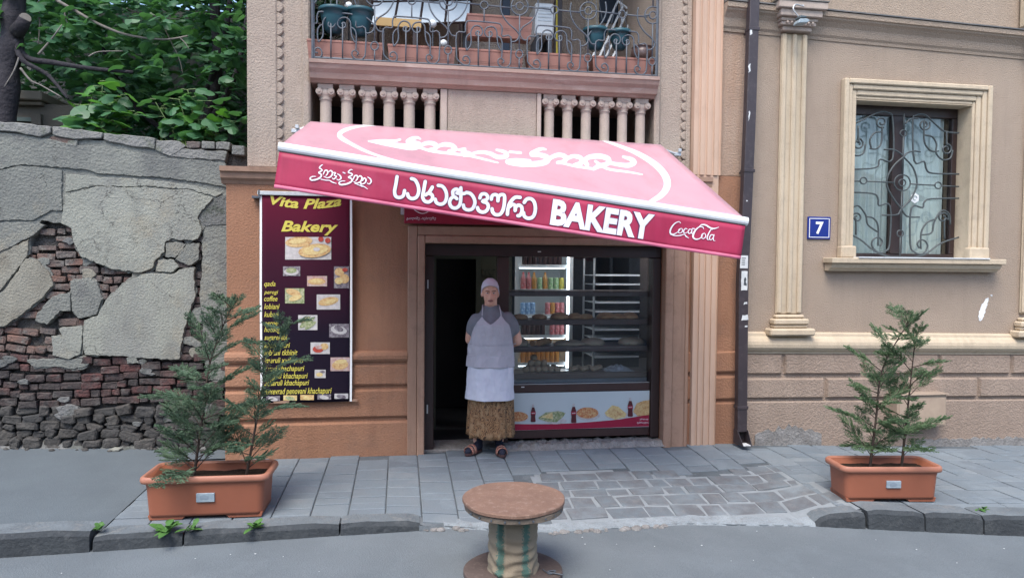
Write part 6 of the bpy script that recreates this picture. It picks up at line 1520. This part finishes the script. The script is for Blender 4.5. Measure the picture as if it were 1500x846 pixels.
def rleaf(rs, p, s, up=1.0, out=None):
    nrm = Vector((rs.gauss(0, .42), rs.gauss(0, .42)-.25, up)).normalized(); az = rs.uniform(0, 2*PI)
    d = Vector((math.cos(az), math.sin(az), rs.uniform(-.45, .1))) if out is None else out+Vector((rs.gauss(0, .3), rs.gauss(0, .3), rs.gauss(0, .2)))
    d = (d-nrm*d.dot(nrm)); return fig_leaf(p, d, nrm, s, rs.uniform(.1, .4))
gs = MB(); gs.box(-14, -1.33, .79, 12, -.6, 2.2)
tag(structure(gs.build('garden_ground', 'earth')), 'raised garden soil behind the crumbling wall', 'ground')
ft = thing('fig_tree', 'large dark fig tree crown filling the garden behind the wall', 'tree', (-2.6, 2.4, 2.2))
b = MB(); rs = random.Random(31)
for i in range(330):
    c = Vector((rs.uniform(-6.2, -1.5), rs.uniform(1.3, 6.0), rs.uniform(2.7, 7.2)))
    if c.z < 3.75 and c.y < 2.3: c.y += 1.4
    if c.x > -1.9 and c.y < 1.6: continue
    for j in range(34):
        p = c+Vector((rs.gauss(0, .26), rs.gauss(0, .24), rs.gauss(0, .17)))
        if p.x > -1.4 and p.y < 6.4: continue
        v, f = rleaf(rs, p, rs.uniform(.10, .19)); b.add(v, f)
tag(b.build('crown', 'fig_back', ft), kind='stuff')
b = MB()
for i in range(44):
    c = Vector((rs.uniform(-3.9, -1.6), rs.uniform(1.0, 1.5), rs.uniform(3.5, 4.5)))
    for j in range(9):
        v, f = rleaf(rs, c+Vector((rs.gauss(0, .14), rs.gauss(0, .1), rs.gauss(0, .07))), rs.uniform(.10, .17)); b.add(v, f)
tag(b.build('front_foliage', 'fig', ft), kind='stuff')
b = MB(); b.tube(catmull([(-2.5, 2.6, 2.1), (-2.45, 2.5, 3.0), (-2.2, 2.6, 4.0), (-2.3, 2.7, 5.4)], 5), [.09]*8+[.06]*8, 8); b.build('trunk', 'bark', ft, smooth=True)
for q in ([(-2.45, 2.5, 3.1), (-1.9, 2.2, 3.9), (-1.7, 2.0, 4.8)], [(-2.4, 2.5, 3.0), (-3.1, 2.3, 3.6), (-3.5, 2.2, 4.6)], [(-2.3, 2.6, 3.8), (-2.0, 2.3, 4.6), (-1.95, 2.2, 5.6)]):
    b = MB(); pts = catmull(q, 6); b.tube(pts, [lerp(.045, .015, i/(len(pts)-1)) for i in range(len(pts))], 6); b.build('limb', 'bark', ft, smooth=True)
# young fig shoots rising right behind the coping
def shoot(root, stems, label, seed, bright):
    rs = random.Random(seed); t = thing('fig_shoot', label, 'shrub', root, group='young fig shoots above the wall')
    o0 = Vector(root)
    for (px, py, Y, nl, sz) in stems:
        tip = P(px, py, Y); pts = catmull([o0, o0.lerp(tip, .5)+Vector((rs.uniform(-.05, .05), 0, .06)), tip], 5)
        b = MB(); b.tube(pts, [lerp(.010, .004, i/(len(pts)-1)) for i in range(len(pts))], 5); b.build('stem', mat('green_stem', (.10, .16, .06)) if 'gst' not in M else M['gst'], t, smooth=True)
        for k in range(nl*2):
            p = pts[-1-(k*2) % (len(pts)-2)]+Vector((rs.gauss(0, .03), rs.gauss(0, .03), rs.gauss(0, .02))); az = k*2.4+rs.uniform(-.5, .5)
            out = Vector((math.cos(az), math.sin(az)*.8-.25, -.12)); pet = p+out*rs.uniform(.05, .10)+Vector((0, 0, .015))
            v, f = rleaf(rs, pet, sz*rs.uniform(.9, 1.4), 1.0, out); b = MB(); b.add(v, f)
            b.build('leaf', 'fig_new' if rs.random() < bright else 'fig', t)
            b = MB(); b.tube([p, pet], .003, 4); b.build('stalk', mat('stalk', (.2, .28, .12)) if 'stk' not in M else M['stk'], t)
M['gst'] = mat('green_stem', (.10, .16, .06)); M['stk'] = mat('stalk_green', (.2, .28, .12))
a = P(140, 185, .95); shoot((a.x, .95, 2.66), [(150, 126, .85, 8, .15), (118, 152, .85, 7, .15), (178, 142, .9, 7, .15), (105, 170, .8, 5, .13), (160, 165, .75, 7, .14), (200, 165, .85, 6, .14), (135, 140, 1.0, 6, .15)], 'bright young fig shoots above the left half of the wall', 5, .45)
a = P(285, 195, .95); shoot((a.x, .95, 2.62), [(275, 132, .9, 8, .14), (262, 145, .85, 6, .13), (300, 150, .8, 7, .15), (322, 165, .8, 8, .14), (340, 178, .75, 6, .12), (290, 172, .75, 7, .13), (250, 178, .8, 6, .13), (310, 190, .75, 5, .12), (228, 150, 1.0, 5, .14)], 'darker young fig shoots above the right half of the wall', 6, .12)
gw = MB(); rs = random.Random(9)
for i in range(420):
    px = rs.choice((rs.uniform(205, 300), rs.uniform(235, 285), rs.uniform(60, 330))); p = P(px, 200, .55); z0 = wtop(p.x)-.01; L = rs.uniform(.03, .10); dx, dy = rs.gauss(0, .03), rs.gauss(0, .03); y_ = rs.uniform(.40, .72)
    gw.add([(p.x-.002, y_, z0), (p.x+.003, y_, z0), (p.x+dx, y_+dy, z0+L)], [(0, 1, 2)])
tag(gw.build('wall_top_grass', mat('yellow_green_grass', (.16, .22, .05), (.10, .16, .04), 9)), 'wispy grass growing along the top of the crumbling wall', 'grass', kind='stuff')
# dark trunk at the left edge with dry branches
dt = thing('dark_tree', 'dark sawn tree trunk with bare dry branches at the left edge', 'tree', P(12, 190, 1.05))
pts = catmull([P(6, 240, 1.05), P(10, 130, 1.05), P(17, 60, 1.05), P(22, 0, 1.05), P(30, -120, 1.1)], 6)
b = MB(); b.tube(pts, [.10+.012*math.sin(i*1.3) for i in range(len(pts))], 12); b.build('trunk', 'bark', dt, smooth=True)
b = MB(); b.tube([P(24, 48, 1.0), P(33, 36, .95), P(37, 27, .92)], [.07, .06, .055], 10); b.build('stub', 'bark', dt, smooth=True)
b = MB(); q0, q1 = P(37, 27, .92), P(37.5, 26, .91); b.tube([q0, q1], [.05, .048], 10); b.build('sawn_face', 'bark_pale', dt)
for k, (m, r0, q) in enumerate((('bark', .035, [(22, 60, 1.0), (40, 85, 1.0), (80, 92, .95), (130, 100, .95), (195, 106, 1.0)]), ('bark', .03, [(25, 70, 1.0), (35, 90, .95), (70, 110, .95), (100, 145, .9)]), ('bark_pale', .018, [(82, 0, 1.2), (110, 16, 1.15), (150, 38, 1.1), (190, 52, 1.1), (240, 58, 1.1), (275, 53, 1.1)]),
        ('bark_pale', .012, [(145, -5, 1.3), (200, 18, 1.3), (245, 27, 1.3), (263, 28, 1.3)]), ('bark_pale', .008, [(263, 55, 1.1), (271, 63, 1.1), (277, 72, 1.1)]), ('bark_pale', .011, [(56, 80, .95), (75, 58, .95), (91, 36, .95)]), ('bark_pale', .008, [(95, 12, 1.2), (97, 30, 1.2), (112, 52, 1.2), (131, 72, 1.2)]),
        ('bark_pale', .010, [(28, 85, .95), (20, 105, .95), (6, 128, .95)]), ('bark_pale', .012, [(30, 100, .95), (45, 118, .95), (60, 125, .95), (90, 142, .9)]), ('bark_pale', .009, [(56, 8, 1.1), (58, 35, 1.1), (56, 66, 1.1)]), ('bark_pale', .008, [(130, 83, 1.0), (145, 76, 1.0), (180, 75, 1.0)]), ('bark_pale', .006, [(238, 35, 1.2), (250, 60, 1.2), (262, 85, 1.2), (268, 108, 1.2)]), ('bark', .012, [(130, -5, 1.2), (140, 12, 1.2), (143, 22, 1.2)]))):
    pts = catmull([P(*p) for p in q], 5); b = MB(); b.tube(pts, [lerp(r0, r0*.45, i/(len(pts)-1)) for i in range(len(pts))], 6); b.build('branch', m, dt, smooth=True)
# old outbuilding behind the wall
ob_ = thing('garden_outbuilding', 'old dim outbuilding with a moulded ledge behind the wall', 'outbuilding', (-3.6, 1.6, 2.2))
M['dim'] = mat('outbuilding_render', (.12, .105, .085), (.085, .08, .07), 3, .9, .5, 40, .01)
xr = P(118, 160, 1.35).x
b = MB(); b.box(-6.5, xr, 1.4, 2.6, 2.0, P(0, 150, 1.4).z); b.build('wall', 'dim', ob_)
b = MB(); zt = P(0, 133, 1.35).z; b.box(-6.5, P(62, 140, 1.3).x, 1.28, 2.6, zt-.09, zt); b.box(-6.5, P(58, 140, 1.3).x, 1.33, 2.6, zt-.13, zt-.09); b.build('ledge', mat('outbuilding_ledge', (.22, .19, .15), (.16, .14, .11), 4, .9), ob_, bevel=.01)
b = MB(); a = P(46, 165, 1.36); c = P(60, 165, 1.36); b.box(a.x, c.x, 1.35, 1.4, 2.0, P(0, 165, 1.36).z); b.build('pier', 'dim', ob_)
b = MB(); b.box(-6.5, a.x-.002, 1.37, 1.4, P(0, 176, 1.36).z, P(0, 170, 1.36).z); b.build('moulding', mat('outbuilding_green', (.10, .13, .12)), ob_)
gh = thing('garden_sky_block', 'made-up dark backdrop far behind the fig tree that shuts out the sky', 'wall', (-4, 6.5, 2.2))  # made-up backdrop: blocks the sky and darkens gaps between the leaves
b = MB(); b.box(-14, -1.33, 6.35, 6.6, 2.0, 6.0); b.build('wall', 'plaster_dark', gh)

# ---------------------------------------------------------------- house across the road (seen mirrored in the glass)
oh = thing('opposite_house', 'brick and render house across the road mirrored in the glass', 'house', (0, -10, 0))
b = MB(); b.box(-13, 13, -16, -9.7, -.3, 3.5); b.build('wall', mat('opposite_render', (.46, .43, .41), (.40, .37, .35), 2, .9), oh)
b = MB(); b.prism([(-16.4, 3.502), (-9.3, 3.502), (-12.8, 4.9)], -13.3, 13.3, 'x'); b.build('roof', mat('opposite_roof', (.16, .09, .07)), oh)
M['oframe'] = mat('opposite_frame', (.5, .5, .48)); M['oglass'] = mat('opposite_pane', (.06, .08, .1), None, 1, .08, spec=.8)
for fx in range(-5, 6):
    for z in (1.0,):
        x = fx*2.3+.4
        if z == 1.0 and fx in (-2, 3):
            b = MB(); b.box(x-.5, x+.5, -9.7, -9.62, 0, 2.2); b.build('door', 'frame_brown', oh)
        else:
            b = MB(); b.box(x-.52, x+.52, -9.7, -9.64, z, z+1.6); wf = b.build('window', 'oframe', oh)
            for sg in (-1, 1):
                b = MB(); b.box(x+sg*.24-.20, x+sg*.24+.20, -9.64, -9.632, z+.08, z+1.5); b.build('pane', 'oglass', wf)

# ---------------------------------------------------------------- the woman in the doorway
def remeshed(mb, name, m, parent, vox, smooth=4, fac=.5):
    o = mb.build('tmp', m, None)
    r_ = o.modifiers.new('r', 'REMESH'); r_.mode = 'VOXEL'; r_.voxel_size = vox; r_.use_smooth_shade = True
    s_ = o.modifiers.new('s', 'SMOOTH'); s_.iterations = smooth; s_.factor = fac
    dg = bpy.context.evaluated_depsgraph_get(); dg.update()
    me = bpy.data.meshes.new_from_object(o.evaluated_get(dg)); me.name = name
    bpy.data.objects.remove(o)
    me.materials.clear(); me.materials.append(M[m] if isinstance(m, str) else m)
    q = bpy.data.objects.new(name, me); COL.objects.link(q); q.parent = parent; return q
M['skin'] = mat('skin', (.74, .43, .32), (.68, .35, .26), 14, .55, .1, 120, .001, .35, trans=.08)
M['shirt'] = mat('grey_knit', (.21, .215, .24), (.17, .175, .20), 8, .95, .4, 90, .003, .1)
M['apron'] = mat('sheer_apron', (.47, .45, .49), (.42, .40, .44), 7, .9, .4, 70, .004, .2)
M['apron_low'] = mat('white_apron_panel', (.66, .66, .72), (.58, .58, .66), 9, .85, .5, 45, .006, .2)
M['scarf'] = mat('white_cap', (.66, .62, .70), (.58, .55, .63), 12, .85, .4, 60, .004, .2)
M['sock'] = mat('navy_sock', (.02, .022, .04), None, 1, .95)
M['sole'] = mat('sandal_sole', (.06, .03, .03), None, 1, .7)
M['strap'] = mat('sandal_strap', (.30, .07, .05), (.40, .26, .2), 60, .7)
M['lip'] = mat('lips', (.33, .12, .11)); M['eyew'] = mat('eye_white', (.55, .52, .5), None, 1, .3); M['iris'] = mat('iris', (.03, .02, .018), None, 1, .2); M['brow'] = mat('brow_hair', (.10, .07, .055))
# brown patterned skirt cloth
sk = bpy.data.materials.new('patterned_skirt'); sk.use_nodes = True
n, l = sk.node_tree.nodes, sk.node_tree.links; pb = n['Principled BSDF']; pb.inputs['Roughness'].default_value = .85
tcn = n.new('ShaderNodeTexCoord'); nz = n.new('ShaderNodeTexNoise'); nz.inputs['Scale'].default_value = 11; nz.inputs['Detail'].default_value = 2; nz.inputs['Distortion'].default_value = 2.2; l.new(tcn.outputs['Object'], nz.inputs['Vector'])
wv = n.new('ShaderNodeTexWave'); wv.inputs['Scale'].default_value = 15; wv.inputs['Distortion'].default_value = 16; wv.inputs['Detail'].default_value = 1.5; wv.inputs['Detail Scale'].default_value = 1.6; l.new(tcn.outputs['Object'], wv.inputs['Vector'])
cr_ = n.new('ShaderNodeValToRGB'); l.new(wv.outputs['Fac'], cr_.inputs['Fac'])
cr_.color_ramp.elements[0].position = .06; cr_.color_ramp.elements[0].color = (.05, .024, .014, 1); cr_.color_ramp.elements[1].position = .8; cr_.color_ramp.elements[1].color = (.27, .15, .07, 1)
e = cr_.color_ramp.elements.new(.22); e.color = (.17, .085, .038, 1)
mx = n.new('ShaderNodeMix'); mx.data_type = 'RGBA'; mrr = n.new('ShaderNodeMapRange'); mrr.inputs['From Min'].default_value = .5; mrr.inputs['From Max'].default_value = .62; l.new(nz.outputs['Fac'], mrr.inputs['Value']); l.new(mrr.outputs['Result'], mx.inputs[0]); l.new(cr_.outputs['Color'], mx.inputs[6]); mx.inputs[7].default_value = (.27, .17, .09, 1)
l.new(mx.outputs[2], pb.inputs['Base Color'])

pe = thing('person', 'woman in white cap, grey shirt, apron and brown skirt standing in the doorway', 'person', (.825, -.07, z_pave(.83, -.07)+.004), R(-4))
E_ = lambda cx, cy, rx, ry, z, n=28: [(cx+rx*math.cos(2*PI*i/n), cy+ry*math.sin(2*PI*i/n), z) for i in range(n)]
def limb(b, pts, rs_, n=12):
    q = catmull([(*p,) for p in pts], 5); k = len(q)
    rr_ = [pw(list(zip([i/(len(rs_)-1) for i in range(len(rs_))], rs_)), i/(k-1)) for i in range(k)]
    b.tube(q, rr_, n); b.ball(pts[0], rs_[0], rs_[0], rs_[0], n, 8); b.ball(pts[-1], rs_[-1], rs_[-1], rs_[-1], n, 8)
HC = Vector((-.020, -.038, 1.472))                      # head centre
body = MB()
body.ball(HC+Vector((0, .014, .026)), .073, .090, .094, 20, 14)          # skull
body.ball(HC+Vector((0, -.022, -.040)), .060, .060, .078, 18, 12)        # face
body.ball(HC+Vector((0, -.032, -.098)), .042, .040, .030, 14, 8)         # chin
body.ball(HC+Vector((0, -.020, -.075)), .056, .050, .036, 14, 8)         # jaw
for sg in (-1, 1):
    body.ball(HC+Vector((sg*.036, -.058, -.044)), .024, .022, .024, 12, 8)   # cheek
    body.ball(HC+Vector((sg*.075, .012, -.018)), .010, .020, .032, 10, 8)    # ear
    body.ball(HC+Vector((sg*.030, -.074, .016)), .026, .012, .008, 12, 6)    # brow ridge
body.ball(HC+Vector((0, -.086, -.030)), .012, .016, .024, 12, 8)         # nose bridge
body.ball(HC+Vector((0, -.099, -.046)), .0165, .016, .013, 12, 8)        # nose tip
body.ball(HC+Vector((0, -.075, -.072)), .026, .014, .010, 12, 6)         # mouth mound
limb(body, [(-.012, .0, 1.26), (-.012, -.01, 1.34), (-.012, -.018, 1.42)], [.072, .058, .058], 14)
loft(body, [E_(0, .015, .17, .115, .80), E_(0, .01, .175, .125, .95), E_(0, .0, .165, .13, 1.08), E_(0, -.005, .165, .125, 1.18), E_(0, .0, .135, .085, 1.26), E_(0, .005, .07, .06, 1.31)])
SHL, SHR = Vector((-.142, .014, 1.214)), Vector((.146, .0, 1.230))
ELL, ELR = Vector((-.195, .075, 1.03)), Vector((.238, .06, 1.02))
WRL, WRR = Vector((-.06, .20, .955)), Vector((.07, .205, .945))
limb(body, [SHL, SHL.lerp(ELL, .5)+Vector((-.012, 0, 0)), ELL], [.046, .050, .047]); limb(body, [ELL, ELL.lerp(WRL, .45)+Vector((-.01, .01, 0)), WRL], [.047, .044, .029])
limb(body, [SHR, SHR.lerp(ELR, .5)+Vector((.012, 0, 0)), ELR], [.046, .052, .050]); limb(body, [ELR, ELR.lerp(WRR, .45)+Vector((.01, .01, 0)), WRR], [.050, .047, .030])
for sg, wr in ((1, WRL), (-1, WRR)):                      # clasped hands behind the back
    pc = wr+Vector((sg*.05, .005, -.01)); body.ball(pc, .046, .016, .038, 12, 8)
    for k in range(4):
        z_ = .028-.018*k; L = (.058, .064, .060, .046)[k]
        limb(body, [pc+Vector((sg*.035, .004, z_)), pc+Vector((sg*(.035+L*.55), .016, z_-.004)), pc+Vector((sg*(.035+L*.8), .004, z_-.012))], [.0095, .0088, .008], 8)
    limb(body, [pc+Vector((-sg*.005, .006, .03)), pc+Vector((sg*.02, .012, .058)), pc+Vector((sg*.045, .008, .066))], [.011, .010, .0085], 8)
FL, FR = Vector((-.125, .0, 0)), Vector((.078, -.03, 0))
for ft_ in (FL, FR):
    limb(body, [(ft_.x*.8, .02, .80), (ft_.x*.9, .01, .45), (ft_.x, ft_.y+.02, .30), (ft_.x, ft_.y+.022, .17), (ft_.x, ft_.y+.015, .085)], [.085, .062, .056, .046, .034], 14)
remeshed(body, 'body', 'skin', pe, .0085, 3, .4)
# face details
for sg in (-1, 1):
    ec = HC+Vector((sg*.029, -.0735, -.006))
    b = MB(); b.ball(ec, .0125, .0085, .0065, 12, 8); b.build('eye', 'eyew', pe, smooth=True, local=True)
    b = MB(); b.ball(ec+Vector((0, -.0072, 0)), .0050, .0030, .0055, 10, 6); b.build('iris', 'iris', pe, smooth=True, local=True)
    b = MB(); b.tube(catmull([ec+Vector((-.016, -.004, .004)), ec+Vector((0, -.010, .0085)), ec+Vector((.016, -.003, .004))], 4), .0032, 6); b.build('eyelid', 'skin', pe, smooth=True, local=True)
    b = MB(); b.tube(catmull([ec+Vector((-.019, -.006, .016)), ec+Vector((0, -.0135, .021)), ec+Vector((.019, -.004, .016))], 4), [.0026]*9, 6); b.build('eyebrow', 'brow', pe, smooth=True, local=True)
b = MB(); b.tube(catmull([HC+Vector((-.024, -.080, -.074)), HC+Vector((-.008, -.0905, -.070)), HC+Vector((0, -.0905, -.0715)), HC+Vector((.008, -.0905, -.070)), HC+Vector((.024, -.080, -.074))], 3), [.002, .003, .004, .0045, .005, .0045, .005, .0045, .005, .0045, .004, .003, .002], 6); b.build('lips', 'lip', pe, smooth=True, local=True)
b = MB(); b.tube(catmull([HC+Vector((-.022, -.080, -.077)), HC+Vector((0, -.090, -.080)), HC+Vector((.022, -.080, -.077))], 4), [.002, .003, .004, .005, .0055, .005, .004, .003, .002], 6); b.build('lips', 'lip', pe, smooth=True, local=True)
# cap
b = MB(); vs = []
nq, nr = 32, 12
for i in range(nr+1):
    for k in range(nq):
        q = 2*PI*k/nq; front = max(0.0, -math.sin(q)); low = lerp(-.030, .060, front**.6)
        t_ = i/nr; z = lerp(.124, low, t_); hgt = (z-.026)/.102; rad = math.sqrt(max(0.0, 1-min(1, max(0, hgt))**2)) if hgt > 0 else 1.0-.10*min(1, -hgt)
        fold = 1+.012*math.sin(z*160+q*2)+.010*noise.noise(Vector((math.cos(q)*3, math.sin(q)*3, z*30)))
        vs.append((HC.x+.079*rad*math.cos(q)*fold, HC.y+.014+.101*rad*math.sin(q)*fold, HC.z+z))
b.add(vs, [(i*nq+k, i*nq+(k+1) % nq, (i+1)*nq+(k+1) % nq, (i+1)*nq+k) for i in range(nr) for k in range(nq)]+[tuple(range(nq))])
b.build('cap', 'scarf', pe, smooth=True, local=True, solid=.005)
b = MB(); b.tube([(HC.x+.081*math.cos(q), HC.y+.014+.105*math.sin(q), HC.z+lerp(-.030, .060, max(0, -math.sin(q))**.6)+.005) for q in [2*PI*i/28 for i in range(28)]], .0045, 6, True); b.build('cap_band', 'scarf', pe, smooth=True, local=True)
# shirt
sh = MB()
loft(sh, [E_(.005, .012, .198, .145, .90), E_(.005, .008, .196, .150, 1.0), E_(.004, -.005, .188, .155, 1.10), E_(.002, -.012, .186, .150, 1.18), E_(.0, -.002, .160, .118, 1.235), E_(-.004, .004, .108, .092, 1.285), E_(-.010, .0, .078, .074, 1.33), E_(-.012, -.004, .066, .066, 1.352)])
limb(sh, [SHL+Vector((.004, 0, -.004)), SHL.lerp(ELL, .25), SHL.lerp(ELL, .50)], [.068, .072, .068], 16); limb(sh, [SHR+Vector((-.004, 0, -.004)), SHR.lerp(ELR, .25), SHR.lerp(ELR, .48)], [.068, .075, .072], 16)
remeshed(sh, 'shirt', 'shirt', pe, .010, 4, .5)
# skirt with folds
def skirt_r(q, z):
    t_ = min(1.0, max(0.0, (.98-z)/.83)); fold = (.07*math.sin(q*9+.6*math.sin(q*2))+.04*math.sin(q*19+1))*t_**1.3
    return (.190+.02*t_)*(1+fold), (.150+.045*t_)*(1+fold)
b = MB(); vs = []; nq, nr = 96, 24
for i in range(nr+1):
    z = lerp(.98, .155, i/nr)
    for k in range(nq):
        q = 2*PI*k/nq; rx_, ry_ = skirt_r(q, z); vs.append((.0+rx_*math.cos(q)*(1 if z > .9 else 1), .012+ry_*math.sin(q), z+(.008*math.sin(q*5) if i == nr else 0)))
b.add(vs, [(i*nq+k, i*nq+(k+1) % nq, (i+1)*nq+(k+1) % nq, (i+1)*nq+k) for i in range(nr) for k in range(nq)])
b.build('skirt', sk, pe, smooth=True, local=True, solid=.003)
# apron
def body_r(z):
    tab = [(.15, (.206, .19)), (.5, (.205, .18)), (.82, (.200, .165)), (.90, (.200, .160)), (1.0, (.198, .166)), (1.10, (.190, .170)), (1.18, (.188, .168)), (1.26, (.172, .132)), (1.32, (.12, .10))]
    return pw([(a, c[0]) for a, c in tab], z), pw([(a, c[1]) for a, c in tab], z)
def apron_grid(z0, z1, half, off, name, m, nq=60, nr=36, wr=.007, dip=0.0):
    b = MB()
    def fn(u, v):
        z = lerp(z0, z1, v); hh = half(z); lo, hi = hh; q = -PI/2+lerp(lo, hi, u); z = lerp(z0, z1-dip*(1-abs(2*u-.9)**1.3 if abs(2*u-.9) < 1 else 0), v); rx_, ry_ = body_r(z)
        w_ = off+wr*math.sin(q*7+z*5)*(1.1-v)+.007*noise.noise(Vector((q*5, z*9, 0)))+.004*noise.noise(Vector((q*11, z*26, 3)))+(.012*(1-v) if z < .9 else 0)
        return ((rx_+w_)*math.cos(q), .004+(ry_+w_)*math.sin(q), z)
    b.grid(nq, nr, fn); return b.build(name, m, pe, smooth=True, local=True, solid=.003)
apron_grid(.80, 1.0, lambda z: (-1.38, 1.05), .022, 'apron', 'apron'); apron_grid(.505, .8005, lambda z: (-1.36, 1.06), .0225, 'apron_panel', 'apron_low')
apron_grid(1.0, 1.265, lambda z: (-pw([(1.0, 1.38), (1.08, 1.12), (1.16, .98), (1.22, .72), (1.265, .55)], z), pw([(1.0, 1.05), (1.1, .98), (1.18, .82), (1.23, .55), (1.265, .44)], z)), .016, 'apron_bib', 'apron', wr=.002, dip=.075)
b = MB(); b.tube([((body_r(1.0)[0]+.024)*math.cos(q), .004+(body_r(1.0)[1]+.024)*math.sin(q), 1.003) for q in [-PI/2+lerp(-1.4, 1.5, i/24) for i in range(25)]], .003, 6); b.build('waist_tie', 'apron', pe, smooth=True, local=True)
for sg, q in ((-1, -.54), (1, .43)):
    rx_, ry_ = body_r(1.26); p0 = Vector(((rx_+.014)*math.cos(-PI/2+q), .004+(ry_+.014)*math.sin(-PI/2+q), 1.263))
    b = MB(); b.tube(catmull([p0, p0.lerp(Vector((-.012+sg*.072, -.02, 1.345)), .5)+Vector((0, -.014, .014)), Vector((-.012+sg*.073, -.005, 1.352)), Vector((-.012+sg*.04, .07, 1.35))], 5), .0055, 6); b.build('apron_strap', 'apron', pe, smooth=True, local=True)
# feet: socks and sandals
for ft_, yaw_ in ((FL, R(-38)), (FR, R(6))):
    rot = Matrix.Rotation(yaw_, 3, 'Z'); T_ = lambda p: ft_+rot @ Vector(p)
    b = MB(); limb(b, [T_((0, .03, .055)), T_((0, -.03, .052)), T_((0, -.10, .042)), T_((.0, -.155, .036))], [.036, .040, .038, .024], 14); limb(b, [T_((0, .02, .06)), T_((0, .018, .13))], [.038, .041], 14)
    remeshed(b, 'sock', 'sock', pe, .008, 3)
    out = [(.034*math.sin(t_)*(1.15 if math.cos(t_) < 0 else .95), -.055-.125*(-math.cos(t_))) for t_ in [2*PI*i/20 for i in range(20)]]
    b = MB(); b.prism([(p[0]*1.25, p[1]) for p in out], 0, .024, 'z'); b.xf(T_); b.build('sandal_sole', 'sole', pe, local=True, bevel=.004)
    for k, (yc, hh) in enumerate(((-.085, .088), (-.125, .078))):
        b = MB(); b.grid(10, 3, lambda u, v: T_((.048*math.cos(PI*u)*1.0, yc-.03*v+.015, .016+(hh-.016)*math.sin(PI*u)**.8))); b.build('sandal_strap', 'strap', pe, smooth=True, local=True, solid=.005)
